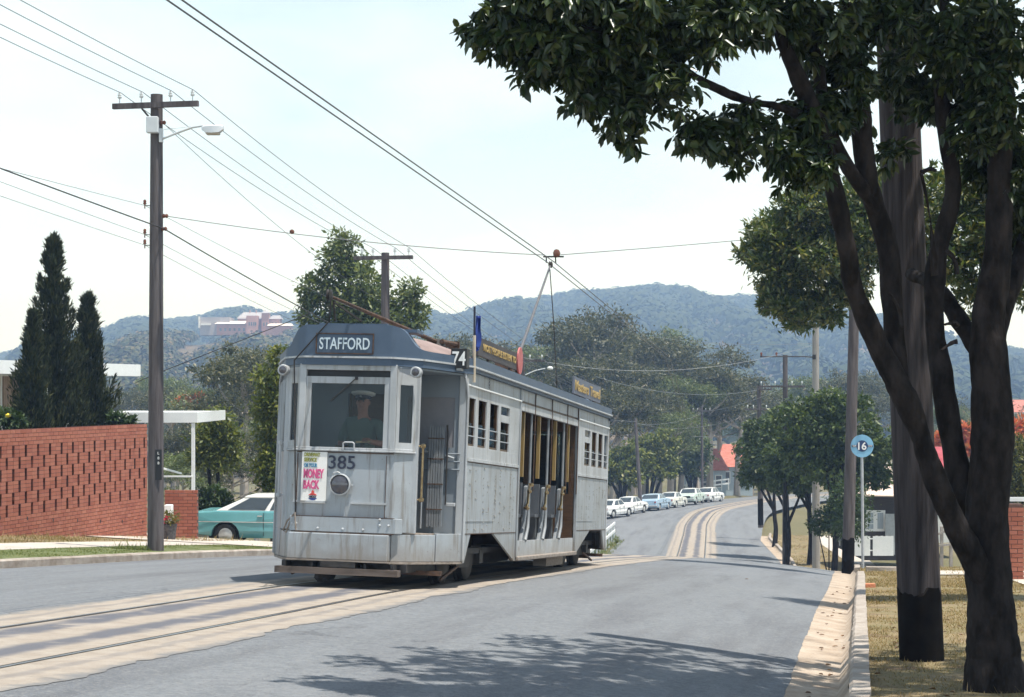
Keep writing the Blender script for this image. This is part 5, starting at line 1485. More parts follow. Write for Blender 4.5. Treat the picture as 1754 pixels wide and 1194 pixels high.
# ---- trees with measured crowns on the left
b = GP(612, 78)
tab = [(588, 418, 26, 22), (578, 448, 30, 26), (610, 452, 22, 20), (540, 492, 28, 22), (530, 515, 18, 14), (565, 500, 20, 20), (625, 485, 40, 28), (600, 520, 36, 30), (640, 520, 40, 26), (585, 555, 40, 26), (535, 548, 26, 18), (705, 495, 18, 16), (695, 520, 22, 20), (718, 535, 16, 14), (665, 550, 40, 22), (705, 552, 24, 16), (620, 580, 60, 24), (560, 600, 40, 30)]
tree('broadleaf_tree', 'bright green lobed tree rising behind the tram roof', b, [([b, P(612, 620, 78), P(604, 540, 78), P(590, 420, 78)], [0.3, 0.22, 0.16, 0.04]), ([P(610, 580, 78), P(560, 520, 78), P(538, 495, 78)], [0.12, 0.08, 0.03]), ([P(610, 590, 78), P(670, 545, 78), P(704, 498, 78)], [0.12, 0.08, 0.03])],
     blobs_px(tab, 78, 1.1), 16000, 0.26, L_GUM2, M_BARK_G, 51, per=12, clump=0.28, shell=0.35, width=0.42)
b = GP(470, 52)
tab = [(478, 612, 16, 18), (462, 650, 24, 24), (478, 690, 18, 26), (455, 700, 22, 20), (466, 745, 22, 26), (476, 790, 18, 30), (458, 800, 18, 26), (470, 840, 22, 22)]
tree('broadleaf_tree', 'yellow-green leafy tree close behind the left edge of the tram', b, [([b, P(472, 780, 52), P(470, 700, 52), P(476, 615, 52)], [0.12, 0.10, 0.07, 0.02])], blobs_px(tab, 52, 1.1), 7000, 0.17, L_YEL, M_BARK_G, 52, per=12, clump=0.28, shell=0.35)
b = GP(362, 60)
tab = [(368, 718, 24, 18), (350, 745, 24, 20), (385, 745, 22, 20), (345, 780, 22, 20), (378, 785, 26, 22), (398, 770, 12, 20), (360, 760, 24, 24)]
tree('young_tree', 'young tree with bronze-yellow leaves and twin stems beside the carport post', b, [([b, P(358, 800, 60), P(350, 750, 60)], [0.08, 0.06, 0.02]), ([b + Vector((0.5, 0, 0)), P(372, 800, 60), P(385, 750, 60)], [0.08, 0.06, 0.02])], blobs_px(tab, 60, 1.1), 5000, 0.18, L_YEL, M_BARK, 53, per=11, clump=0.34, shell=0.2)
def shrub(label, px, Y, tab, n, seed, leafm=L_HEDGE, L=0.14, name='shrub', z=None):
    b = GP(px, Y)
    if z is not None: b.z = z
    tr = [([b, P(t[0], t[1], Y)], [0.04, 0.015]) for t in tab[:3]]
    return tree(name, label, b, tr, blobs_px(tab, Y, 1.0), n, L, leafm, M_BARK, seed, None, 'shrub', 5, per=10, clump=0.3, shell=0.4)
shrub('dark glossy shrub behind the boot of the teal car', 368, 53, [(365, 850, 22, 18), (352, 862, 14, 14), (385, 858, 14, 14), (368, 870, 24, 10)], 3000, 61)
shrub('low shrub with yellow flowers behind the brick wall beside the conifer', 205, 47.0, [(200, 718, 14, 10), (222, 722, 10, 8)], 900, 62, z=-0.2)
shrub('leafy shrub with a yellow bloom behind the wall at the left frame edge', 12, 42.5, [(5, 715, 22, 12), (28, 722, 14, 10), (-20, 715, 20, 14)], 1500, 63, z=-0.2)
MBY = MB().lathe([(0.0, -0.05), (0.06, -0.02), (0.07, 0.02), (0.0, 0.06)], (0, 0, 0), 'z', 8)
fo = MBY.build('flower', mat('yellow_petal', (0.75, 0.50, 0.03), (0.8, 0.6, 0.06), rough=0.6)); fo.location = P(14, 712, 42.2)
tag(fo, 'single yellow bloom above the wall at the left frame edge', 'flower')

# ---- conifers behind the brick wall
def conifer(label, tipx, tipy, basey, halfw, Y, n, seed, lean=0.0, group=None):
    rng = np.random.default_rng(seed)
    top, bot = P(tipx, tipy, Y), P(tipx + lean, basey, Y)
    b = Vector((bot.x, bot.y, gz(bot.x, bot.y)))
    t = thing('conifer', label, 'tree', b, 0, group)
    H = top.z - b.z
    W = halfw / F_PX * Y
    MB().tube([b, b.lerp(top, 0.5), b.lerp(top, 0.92)], [0.16, 0.09, 0.01], 7).build('trunk', M_BARK, t, off=b)
    # upswept feathery plumes
    nb = 130
    f = np.sort(rng.random(nb)) ** 0.9 * 0.99
    ang = np.arange(nb) * 2.399 + rng.normal(0, 0.3, nb)
    rad = W * (1 - f) ** 0.95 * rng.uniform(0.55, 1.22, nb) * 1.06 + 0.015
    hgt = rad * rng.uniform(0.9, 1.5, nb) + 0.10 + 0.2 * (1 - f)
    per = n // nb
    u = rng.random((nb, per)) ** 0.8
    st = np.array(b) + (0.04 + 0.96 * f)[:, None] * (np.array(top) - np.array(b))
    st[:, 2] -= hgt * 0.55
    dirs = np.stack([np.cos(ang), np.sin(ang), np.zeros(nb)], axis=1)
    pos = st[:, None] + dirs[:, None] * (rad[:, None] * (1 - (1 - u) ** 1.8))[..., None]
    pos[..., 2] += hgt[:, None] * u ** 1.15
    spread = (0.10 + 0.16 * W) * np.sin(np.pi * np.clip(0.12 + 0.88 * u, 0, 1)) ** 0.8 * (0.16 + 0.84 * (1 - f))[:, None]
    pos = pos + rng.normal(size=pos.shape) * spread[..., None] * np.array([0.75, 0.75, 0.6])
    pos = pos.reshape(-1, 3)
    ax = np.repeat(dirs, per, axis=0) * 0.35 + rng.normal(size=(len(pos), 3)) * 0.35
    ax[:, 2] += 1.0
    ax /= np.linalg.norm(ax, axis=1)[:, None]
    sd = np.cross(ax, rng.normal(size=ax.shape)); sd /= np.linalg.norm(sd, axis=1)[:, None]
    l = 0.17 * rng.uniform(0.6, 1.4, len(pos))[:, None]
    keep = (pos[:, 2] < top.z - 0.05) & (pos[:, 2] > b.z + 0.2)
    V, F = quads(pos[keep], ax[keep], sd[keep], l[keep], l[keep] * 0.20)
    crown_part(t, V, F, L_CON)
conifer('taller of the two dark pointed conifers behind the brick wall', 92, 402, 760, 84, 45.6, 30000, 71, -2)
conifer('shorter dark pointed conifer behind the wall, nearer the timber pole', 150, 503, 760, 74, 47.6, 22000, 72, 2)
conifer('low feathery conifer at the left foot of the tall conifer', 56, 535, 760, 52, 44.0, 15000, 73, -2)

# ---- flame trees
def flame(label, px, Y, tab, n, seed):
    b = GP(px, Y)
    return tree('flame_tree', label, b, [([b, P(px, tab[0][1] + 10, Y)], [0.2, 0.08])], blobs_px(tab, Y, 1.2), n, 0.5, L_RED, M_BARK, seed, None, per=10, clump=0.3, shell=0.5)
flame('orange-red flame tree in bloom left of the tram in the distance', 334, 150, [(322, 688, 14, 7), (340, 687, 16, 8), (352, 692, 10, 6), (330, 697, 20, 6)], 2200, 81)
flame('orange flame tree seen through the fork of the near tree', 1640, 120, [(1628, 750, 22, 16), (1650, 745, 20, 18), (1640, 765, 26, 14)], 2200, 82)
flame('orange flame tree at the right frame edge', 1735, 115, [(1720, 745, 26, 18), (1750, 740, 26, 18), (1700, 750, 20, 14)], 2600, 83)
shrub('golden-tipped hedge behind the picket fence at the right frame edge', 1742, 62, [(1738, 770, 26, 30), (1755, 800, 30, 50), (1730, 810, 18, 40), (1745, 850, 30, 30)], 6000, 64, leaf_mat('golden_leaf', [(0.03, 0.04, 0.012), (0.09, 0.10, 0.02), (0.20, 0.17, 0.03)], trans=0.2), 0.16)
shrub('clipped green hedge behind the stop sign post', 1420, 80, [(1420, 890, 26, 22), (1445, 880, 22, 26), (1400, 900, 14, 14)], 3000, 65, L_HEDGE, 0.18)
shrub('green shrub beside the corner house behind the stop sign', 1450, 74, [(1448, 850, 26, 26), (1468, 870, 18, 34), (1455, 900, 24, 26)], 3500, 66, L_HEDGE, 0.16)

# ---- hills with their forest
def hill(name, ridge, Yb, Yr, zb, canopy, material, n_crowns, size, seed, forest_mat, fname, back=400):
    px = np.array([a for a, b in ridge], float); py = np.array([b for a, b in ridge], float)
    us = np.linspace(px[0], px[-1], 90)
    vs_ = np.linspace(0, 1, 26)
    def surf(u, v):
        Yv = Yb + (Yr - Yb) * v
        zr = EYE + (HY - np.interp(u, px, py)) / F_PX * Yr - canopy
        s = v * v * (3 - 2 * v)
        X = (u - CX) / F_PX * (Yb + (Yr - Yb) * (0.35 + 0.65 * v))
        und = (np.sin(u * 0.021 + v * 5) + np.sin(u * 0.043 + 1.3 + v * 9)) * 0.02 * (Yr - Yb) * v * (1 - v)
        return X, Yv, zb + (zr - zb) * s + und
    U, W = np.meshgrid(us, vs_)
    X, Yv, Z = surf(U, W)
    V = np.stack([X.ravel(), Yv.ravel(), Z.ravel()], axis=1)
    nb = len(us)
    last = V[-nb:].copy(); last[:, 1] += back; last[:, 2] = zb - 20
    V = np.concatenate([V, last])
    idx = np.arange(len(V)).reshape(-1, nb)
    F = np.stack([idx[:-1, :-1], idx[:-1, 1:], idx[1:, 1:], idx[1:, :-1]], axis=-1).reshape(-1, 4)
    me = fast_mesh(name, V, F); me.shade_smooth()
    link(name, me, material, kind='structure')
    rng = np.random.default_rng(seed)
    u = rng.uniform(px[0], px[-1], n_crowns); v = rng.random(n_crowns) ** 0.8
    v[: n_crowns // 8] = rng.uniform(0.96, 1.0, n_crowns // 8)
    X, Yv, Z = surf(u, v)
    r = size * rng.uniform(0.6, 1.35, n_crowns)
    if Yr < 1200:
        bad = ((u > 333) & (u < 508) & (v > 0.70)) | ((u > 380) & (u < 500) & (v > 0.22) & (v < 0.40) & (rng.random(n_crowns) < 0.75))
        X, Yv, Z, r = X[~bad], Yv[~bad], Z[~bad], r[~bad]; n_crowns = len(X)
    per = 32 if Yr > 1200 else 60
    d = rng.normal(size=(n_crowns, per, 3)); d[..., 2] = np.abs(d[..., 2]) * 0.9; d /= np.linalg.norm(d, axis=2)[..., None]
    pos = np.stack([X, Yv, Z + canopy * 0.45], axis=1)[:, None] + d * r[:, None, None] * np.array([1, 1, 0.85]) * rng.uniform(0.75, 1.05, (n_crowns, per, 1))
    pos = pos.reshape(-1, 3)
    ax = np.cross(d.reshape(-1, 3), rng.normal(size=(len(pos), 3))); ax /= np.linalg.norm(ax, axis=1)[:, None]
    sd = np.cross(ax, d.reshape(-1, 3)); sd /= np.linalg.norm(sd, axis=1)[:, None] + 1e-9
    l = np.repeat(r * (0.50 if Yr > 1200 else 0.36), per)[:, None] * rng.uniform(0.6, 1.2, (len(pos), 1))
    V, F = quads(pos - ax * l * 0.5, ax, sd, l, l * 0.75)
    o = link(fname, fast_mesh(fname, V, F), forest_mat, kind='stuff')
    tag(o, {'far': 'blue wooded ridge across the whole skyline', 'near': 'dry wooded hillside below the large red building'}['far' if Yr > 1200 else 'near'], 'forest')
    return surf
L_HILL = leaf_mat('hill_forest', [(0.040, 0.055, 0.028), (0.048, 0.063, 0.031), (0.058, 0.072, 0.035), (0.070, 0.080, 0.042)], trans=0.0, rough=0.9, spec=0.05)
L_HILL2 = leaf_mat('dry_hill_forest', [(0.040, 0.055, 0.026), (0.065, 0.075, 0.036), (0.10, 0.10, 0.050), (0.17, 0.13, 0.08)], trans=0.0, rough=0.9, spec=0.05)
M_HILL = mat('hill_soil', (0.10, 0.085, 0.05), (0.20, 0.15, 0.10), scale=0.02, rough=0.95, detail=8, spec=0.05)
ridge_far = [(-500, 600), (-200, 615), (0, 606), (60, 606), (120, 592), (200, 572), (260, 556), (330, 545), (420, 542), (520, 545), (620, 548), (700, 545), (770, 548), (830, 535), (880, 520), (930, 511), (985, 510), (1020, 513), (1060, 503), (1100, 500), (1160, 508), (1220, 512), (1290, 516), (1360, 530), (1450, 548), (1550, 575), (1650, 600), (1754, 618), (1900, 630), (2300, 640)]
hill('hill', ridge_far, 500, 1700, -16, 9, M_HILL, 16000, 7.0, 91, L_HILL, 'ridge_forest')
ridge_near = [(-300, 640), (0, 635), (100, 625), (190, 602), (240, 583), (290, 567), (340, 570), (400, 566), (480, 566), (540, 572), (620, 590), (700, 610), (790, 625), (880, 640), (980, 655)]
hill_near = hill('hill', ridge_near, 330, 850, -15, 6, M_HILL, 5200, 4.2, 92, L_HILL2, 'hillside_forest', 150)
# ------------------------------------------------------------------ poles and wires
M_POLE = mat('grey_timber', (0.062, 0.052, 0.052), (0.135, 0.118, 0.118), scale=4.0, rough=0.9, bump=0.5, bscale=10, stretch=(3, 3, 0.25))
M_POLE_L = mat('pale_timber', (0.26, 0.235, 0.21), (0.36, 0.33, 0.30), scale=4.0, rough=0.9, bump=0.4, bscale=10, stretch=(3, 3, 0.25))
M_TAR = mat('tar', (0.005, 0.004, 0.004), (0.012, 0.010, 0.009), scale=7, rough=0.9, spec=0.1)
M_INS = mat('porcelain', (0.62, 0.64, 0.64), (0.72, 0.74, 0.73), scale=10, rough=0.2)
M_INS_B = mat('brown_porcelain', (0.14, 0.05, 0.03), (0.2, 0.08, 0.05), scale=10, rough=0.2)
M_BOXG = mat('grey_enamel', (0.55, 0.58, 0.60), (0.62, 0.64, 0.65), scale=6, rough=0.45)
M_WIRE = mat('weathered_wire', (0.10, 0.105, 0.11), (0.14, 0.14, 0.145), scale=30, rough=0.6)

def insulator(p, parent, m=M_INS, s=1.0):
    MB().lathe([(0.012, -0.10 * s), (0.012, 0.0), (0.035 * s, 0.0), (0.045 * s, 0.03 * s), (0.025 * s, 0.045 * s), (0.04 * s, 0.06 * s), (0.03 * s, 0.11 * s), (0.0, 0.12 * s)], p, 'z', 8).build('insulator', m, parent, smooth=True)

def pole(label, base, top, r0, r1, group='timber poles along the street', material=None, arms=(), tar=0.0, name='timber_pole'):
    """arms: (height fraction or z, half length left, half length right, [insulator offsets])"""
    base, top = Vector(base), Vector(top)
    t = thing(name, label, 'pole', base, 0, group)
    d = top - base
    pts = [d * k for k in (-0.02, 0.0, 0.25, 0.5, 0.75, 1.0)]
    MB().tube(pts, [r0, r0, r0 * .75 + r1 * .25, (r0 + r1) / 2, r0 * .25 + r1 * .75, r1], 14).build('shaft', material or M_POLE, t, smooth=True)
    if tar:
        MB().tube([d * 0.0, d.normalized() * tar * 0.5, d.normalized() * tar], [r0 * 1.02, r0 * 1.018, r0 * 1.014], 28).build('tarred_foot', M_TAR, t, smooth=True)
        tf = t.children[-1]; zmax = max(v.co.z for v in tf.data.vertices); rj = random.Random(4)
        for v in tf.data.vertices:
            if v.co.z > zmax - 0.02: v.co.z += rj.uniform(-0.05, 0.05)
    n = Vector((1, -TAN, 0)).normalized()
    for z, a, b, ins in arms:
        c = d * ((z - base.z) / d.z) + Vector((-TAN, -1, 0)).normalized() * (r1 + 0.03)
        ar = MB().bar(c - n * a, c + n * b, 0.085, 0.105).build('crossarm', M_POLE, t)
        for o in ins:
            insulator(c + n * o + Vector((0, 0, 0.15)), ar)
    return t

WIRE_G = 'overhead wires along the street'
def wire(label, pts, sag=0.0, r=0.007, m=None, group=None, name='overhead_wire'):
    P_ = []
    for i in range(len(pts) - 1):
        a, b = Vector(pts[i]), Vector(pts[i + 1])
        n = 14 if sag else 2
        for k in range(n):
            t = k / n
            P_.append(a.lerp(b, t) - Vector((0, 0, 4 * sag * t * (1 - t))))
    P_.append(Vector(pts[-1]))
    o = MB().tube([p - P_[0] for p in P_], r, 5).build(name, m or M_WIRE, None)
    o.location = P_[0]
    return tag(o, label, 'wire', group)

# left pole nearest the camera
Y1 = 35.0
pb = P(266.5, 938, Y1); pb.z = gz(pb.x, pb.y)
pt = P(268.5, 162, Y1)
nvec = Vector((1, -TAN, 0)).normalized()
def px_off(px, Y, ref):       # metres along a crossarm for a photo column
    return (px - ref) / F_PX * Y / 0.977
zarm = P(268, 182, Y1).z
offs = [px_off(x, Y1, 268) for x in (207, 246, 298, 337)]
p1 = pole('tall timber pole with crossarm and street lamp before the brick wall', pb, pt, 0.158, 0.115, None, arms=[(zarm, px_off(268, Y1, 195), px_off(347, Y1, 268), offs)], tar=0.0)
def L1(px, py, dy=0.0):
    return P(px, py, Y1 + dy) - pb
a, b = L1(250, 227, -0.28), L1(270, 199, -0.28)
MB().box(a.x, b.x, a.y, a.y + 0.16, a.z, b.z).build('switch_box', M_BOXG, p1, bevel=0.015)
MB().bar(L1(243, 186, -0.15), L1(254, 199, -0.2), 0.03).build('arm_brace', M_IRON, p1)
la = MB().tube([L1(278, 238, -0.12), L1(300, 229, -0.3), L1(330, 218, -0.5), L1(346, 215.5, -0.6), L1(352, 216, -0.62)], 0.022, 7).build('lamp_arm', M_BOXG, p1, smooth=True)
MB().tube([L1(281, 222, -0.12), L1(335, 216, -0.5)], 0.006, 5).build('lamp_stay', M_BOXG, la)
c = L1(364, 222, -0.65)
lh = MB()
vs, fs = [], []
for i, (k, w, h0, h1) in enumerate(((-0.20, 0.05, -0.01, 0.055), (-0.14, 0.09, -0.06, 0.075), (0.0, 0.12, -0.075, 0.085), (0.13, 0.11, -0.06, 0.085), (0.21, 0.06, 0.0, 0.075))):
    for y, z in ((-w, h0), (w, h0), (w * 0.9, h1 * 0.7), (w * 0.4, h1), (-w * 0.4, h1), (-w * 0.9, h1 * 0.7)):
        vs.append((c.x + k, c.y + y, c.z + z))
for i in range(4):
    for k in range(6):
        fs.append((i * 6 + k, i * 6 + (k + 1) % 6, i * 6 + 6 + (k + 1) % 6, i * 6 + 6 + k))
fs += [(5, 4, 3, 2, 1, 0), (24, 25, 26, 27, 28, 29)]
lho = lh.add(vs, fs).build('lamp_head', M_BOXG, la, smooth=True)
MB().box(c.x - 0.12, c.x + 0.14, c.y - 0.10, c.y + 0.10, c.z - 0.10, c.z - 0.055).build('lamp_bowl', mat('lamp_bowl', (0.40, 0.34, 0.26), (0.5, 0.44, 0.36), rough=0.25), la, bevel=0.03)
MB().box(L1(275, 0).x, L1(281, 0).x, -0.16, -0.06, L1(0, 245).z, L1(0, 222).z).build('lamp_clamp', M_BOXG, p1)
for px, py in ((248, 352), (248, 402), (248, 420)):
    q = L1(px, py, -0.05)
    bk = MB().bar(q, q + Vector((0.14, 0.05, 0.0)), 0.015).build('hook', M_IRON, p1)
    insulator(q + Vector((0, 0, 0.02)), bk, M_INS_B, 0.8)
for px, py in ((283, 370), (281, 392), (279, 210)):
    q = L1(px, py, -0.08)
    MB().lathe([(0.02, -0.06), (0.045, -0.03), (0.03, 0), (0.045, 0.03), (0.02, 0.06)], q, 'x', 8).build('strain_insulator', M_INS_B, p1)
a, b = L1(266, 822, -0.165), L1(277, 770, -0.165)
pl_ = MB().box(a.x, b.x, a.y, a.y + 0.02, a.z, b.z).build('number_plate', M_BLACK, p1)
for k, ch in enumerate('L88'):
    lettering('lettering', ch, 0.075, ((a.x + b.x) / 2, a.y - 0.006, b.z - 0.07 - 0.095 * k), (1, 0, 0), M_WHITE, pl_)

# second pole behind the tram
Y2 = 51.0
p2b = GP(660, Y2); p2t = P(660, 433, Y2)
zarm2 = P(660, 442, Y2).z
offs2 = [px_off(x, Y2, 660) for x in (622, 641, 679, 703)]
pole('timber pole with crossarm rising behind the tram roof', p2b, p2t, 0.16, 0.112, None, arms=[(zarm2, px_off(660, Y2, 608), px_off(710, Y2, 660), offs2)])
# right-hand near pole
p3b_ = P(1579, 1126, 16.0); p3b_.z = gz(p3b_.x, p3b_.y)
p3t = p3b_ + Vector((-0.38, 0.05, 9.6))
rp = pole('thick timber pole with tarred foot on the near right verge', p3b_, p3t, 0.190, 0.165, None, mat('crown_shaded_timber', (0.030, 0.025, 0.026), (0.085, 0.073, 0.074), scale=5.0, rough=0.95, spec=0.15, bump=0.8, bscale=14, stretch=(4, 4, 0.2)), tar=0.62)  # timber colour darkened to imitate the tree crown's shade on this pole
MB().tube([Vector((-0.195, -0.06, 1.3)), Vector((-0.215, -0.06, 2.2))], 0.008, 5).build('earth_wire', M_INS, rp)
# right-hand poles beyond
Y4 = 46.5
b = GP(1452, Y4)
pole('timber pole with dark foot beside the tram stop sign', b, P(1468, 330, Y4), 0.155, 0.12, None, tar=0.9)
SPAN_R = P(1466, 392, Y4)
b = GP(1398, 84.5)
t5 = pole('pale timber pole with bracket arm among the round-headed trees', b, P(1397, 560, 84.5), 0.19, 0.15, None, M_POLE_L)
q = P(1397, 612, 84.5) - b
ba = MB().tube([q, q + Vector((-0.6, -0.2, 0.03)), P(1302, 611, 84.5) - b], 0.03, 6).build('bracket_arm', M_IRON, t5)
for px in (1304, 1330):
    MB().lathe([(0.03, -0.08), (0.06, -0.03), (0.04, 0), (0.06, 0.04), (0.03, 0.09)], P(px, 607, 84.5) - b, 'z', 8).build('insulator', M_INS_B, ba)
MB().box(q.x - 0.16, q.x - 0.02, q.y - 0.2, q.y - 0.05, q.z - 0.1, q.z + 0.12).build('switch_box', M_IRON, t5)
b = GP(1345, 92)
pole('timber pole with long crossarm above the row of round trees', b, P(1345, 608, 92), 0.15, 0.12, None, arms=[(P(0, 662, 92).z, 1.35, 1.0, [-1.2, -0.5, 0.35, 0.85])])
b = GP(1303, 112); b.z = P(1303, 899, 112).z
pole('dark timber pole at the far gutter bend', b, P(1300, 662, 112), 0.17, 0.12, None, arms=[(P(0, 667, 112).z, 0.1, 0.8, [0.3, 0.65]), (P(0, 701, 112).z, 0.9, 0.6, [-0.7, -0.35, 0.45])], tar=1.6)
b = GP(1203, 176)
pole('timber pole with white insulators behind the parked cars', b, P(1202, 697, 176), 0.14, 0.11, None, arms=[(P(0, 704, 176).z, 0.9, 0.9, [-0.8, -0.4, 0.4, 0.8])])
b = GP(1098, 146)
pole('leaning grey timber pole beside the light blue sedan', b, P(1088, 717, 146), 0.17, 0.13, None, M_POLE)
b = GP(896, 82)
t10 = pole('timber pole with lamp arm showing above the tram roof', b, P(894, 606, 82), 0.16, 0.12, None, arms=[(P(0, 618, 82).z, 0.6, 1.1, [0.4, 0.95])])
q0, q1 = P(900, 642, 82) - b, P(934, 631, 82) - b
la = MB().tube([q0, q0.lerp(q1, 0.5) + Vector((0, 0, 0.05)), q1], 0.025, 6).build('lamp_arm', M_BOXG, t10)
MB().lathe([(0.0, -0.06), (0.13, -0.04), (0.14, 0.04), (0.05, 0.09), (0.0, 0.10)], q1 + Vector((0.22, 0, 0)), 'z', 10).build('lamp_head', M_WHITE, la, smooth=True)
for px, top, Y, lab in ((333, 676, 175, 'thin distant pole in front of the orange flame tree'), (358, 645, 185, 'thin distant pole with crossarm right of the flame tree'), (294, 668, 180, 'thin distant pole left of the flame tree')):
    b = GP(px, Y)
    pole(lab, b, P(px, top, Y), 0.13, 0.10, None, arms=[(P(0, top + 3, Y).z, 0.7, 0.7, [-0.6, 0.6])] if px == 358 else ())

# power lines on the left poles
names = ['outer left', 'inner left', 'inner right', 'outer right']
for k in range(4):
    i1 = P(268, 182, Y1) + nvec * offs[k] + Vector((0, -0.12, 0.26))
    i2 = P(660, 442, Y2) + nvec * offs2[k] + Vector((0, -0.12, 0.26))
    d = (i2 - i1); d.z = 0
    i0 = i1 - Vector((TAN, 1, 0)) * 27.0 + Vector((0, 0, FALL * 27 * 0.97))
    wire(f'power line on the {names[k]} insulator coming overhead to the lamp pole', [i0, i1], 0.28, 0.0075)
    wire(f'power line on the {names[k]} insulators between the two left poles', [i1, i2], 0.16, 0.0075)
    i3 = i2 + Vector((TAN * 34, 36, -FALL * 36 - 1.4))
    wire(f'power line on the {names[k]} insulator running down the hill past the tram', [i2, i3], 0.35, 0.0075)
for (x0, y0, x1, y1, w) in ((-30, 277, 248, 352, 'upper'), (-30, 297, 248, 402, 'middle'), (-30, 322, 248, 420, 'lower')):
    wire(f'thin {w} telephone wire reaching the side hook of the lamp pole', [P(x1, y1, Y1 - 0.1) + (P(x0, y0, 28.5) - P(x1, y1, Y1 - 0.1)) * 2.6, P(x1, y1, Y1 - 0.1)], 0.03, 0.005)
    wire(f'thin {w} telephone wire from the lamp pole towards the pole behind the tram', [P(x1, y1, Y1 - 0.1), P(652, y1 + 195, Y2)], 0.10, 0.005)
wire('thick dark cable from the left frame edge past the lamp pole to the tram roof', [P(281, 392, Y1 - 0.15) + (P(-40, 268, 28.5) - P(281, 392, Y1 - 0.15)) * 2.6, P(281, 392, Y1 - 0.15), P(652, 600, Y2)], 0.05, 0.013, M_IRON)
J = P(281, 392, Y1 - 0.15).lerp(P(652, 600, Y2), 0.60)
wire('service cable from the dark cable down to the white house eaves', [J, P(281, 635, 44.0), P(233, 655, 47.0)], 0.0, 0.011, M_IRON)
wire('slanting wire from the lamp bracket down behind the tree', [P(283, 214, Y1), P(655, 520, Y2)], 0.2, 0.006)
# span wire carrying the trolley wires, with strain insulators
HANG = CONTACT + Vector((0, 0, 0.10))
sw = wire('span wire across the street from the lamp pole to the trolley hanger', [P(284, 370, Y1 - 0.1), HANG + Vector((-0.1, 0.2, 0.05))], 0.10, 0.008)
wire('span wire from the trolley hanger to the right-hand pole', [HANG + Vector((0.1, 0.2, 0.05)), SPAN_R], 0.03, 0.008)
q = P(500, 397, Y1 - 0.07)
tag(MB().lathe([(0.0, -0.05), (0.04, -0.03), (0.05, 0), (0.04, 0.03), (0.0, 0.05)], q, 'z', 10).build('strain_insulator', M_INS_B, None, smooth=True), 'brown ball insulator threaded on the span wire left of the tram', 'insulator')
hg = thing('trolley_hanger', 'dark hanger clamp joining span wire and trolley wires above the raised pole', 'hanger', HANG)
MB().lathe([(0.0, 0.0), (0.06, 0.03), (0.075, 0.09), (0.05, 0.15), (0.0, 0.17)], (0.12, 0.2, 0.0), 'z', 10).build('bell', M_INS_B, hg, smooth=True)
MB().bar((-0.14, 0.2, 0.02), (0.26, 0.2, 0.02), 0.03).build('yoke', M_IRON, hg)
for x in (-0.08, 0.10):
    MB().bar((x, 0.2, 0.02), (x, 0.2, -0.10), 0.025).build('clamp', M_IRON, hg)
# twin trolley wires following the track
for k, o in enumerate((-0.07, 0.07)):
    pts = []
    for y, h in ((-6, 5.95), (10, 5.86), (CONTACT.y, None), (57, 6.6), (80, 6.9), (104, 6.3), (128, 6.0), (150, 5.9), (172, 5.9), (200, 5.9)):
        nx, ny = NRM(y)
        z = CONTACT.z + 0.0 if h is None else float(ZC(y)) + h
        pts.append(Vector((float(XC(y) + o * nx), float(y + o * ny), z)))
    wire(('left' if k == 0 else 'right') + ' one of the twin trolley wires above the track', pts, 0.0, 0.010)
def across(label, a, b, sag=0.25):
    wire(label, [a, b], sag, 0.008, mat('pale_wire', (0.26, 0.28, 0.30), (0.32, 0.34, 0.36), rough=0.5))
across('pale span wire from the lamp-arm pole across to the bracket pole', P(894, 612, 82), P(1397, 590, 84.5), 0.9)
across('second pale span wire over the dip in front of the wood', P(1020, 645, 100), P(1300, 668, 112), 0.6)
across('third pale span wire low over the dip', P(1092, 725, 146), P(1300, 705, 112), 0.7)
across('pale span wire from the leaning pole to the tram tail', P(1090, 722, 146), P(960, 700, 120), 0.2)
across('pale wire crossing in front of the blue hill right of the gum trees', P(1118, 577, 95), P(1397, 588, 84.5), 0.2)
across('pale wire climbing towards the far pole with white insulators', P(1202, 704, 176), P(1345, 664, 92), 0.3)
across('low pale wire behind the domed trees', P(1202, 708, 176), P(1090, 726, 146), 0.4)

# ------------------------------------------------------------------ brick walls on the left
def brick_mat():
    def ex(nt, tc, mp, col):
        oi = nt.nodes.new('ShaderNodeObjectInfo')
        g = nt.nodes.new('ShaderNodeNewGeometry')
        s = math_node(nt, 'FRACT', math_node(nt, 'ADD', oi.outputs['Random'], g.outputs['Random Per Island']))
        r = nt.nodes.new('ShaderNodeValToRGB')
        el = r.color_ramp.elements
        el.new(0.35); el.new(0.7)
        for i, (p_, c_) in enumerate(((0, (0.25, 0.075, 0.048)), (0.35, (0.33, 0.112, 0.070)), (0.7, (0.40, 0.16, 0.105)), (1.0, (0.29, 0.092, 0.058)))):
            el[i].position = p_; el[i].color = (*c_, 1)
        nt.links.new(s, r.inputs['Fac'])
        return mixcol(nt, 0.55, col, r.outputs['Color'])
    return mat('red_brick', (0.29, 0.092, 0.058), (0.38, 0.14, 0.09), scale=3.0, rough=0.9, bump=0.3, bscale=40, extra=ex)
M_BRICK = brick_mat()
M_MORTAR = mat('mortar', (0.085, 0.045, 0.035), (0.13, 0.075, 0.06), scale=8, rough=0.95)
M_BRICK_IN = mat('shaded_recess_brick', (0.12, 0.032, 0.02), (0.16, 0.05, 0.03), scale=8, rough=0.95)  # darker copy of the brick; the slots' shade is put into its colour
BH, BL, MG = 0.074, 0.230, 0.012
def brick_mesh(l, name='brick'):
    me = MB().box(0, l, 0, 0.11, 0, BH).mesh(name)
    me.materials.append(M_BRICK)
    return me
BRICKS = {}
def get_brick(l):
    k = round(l, 3)
    if k not in BRICKS:
        BRICKS[k] = brick_mesh(k)
    return BRICKS[k]

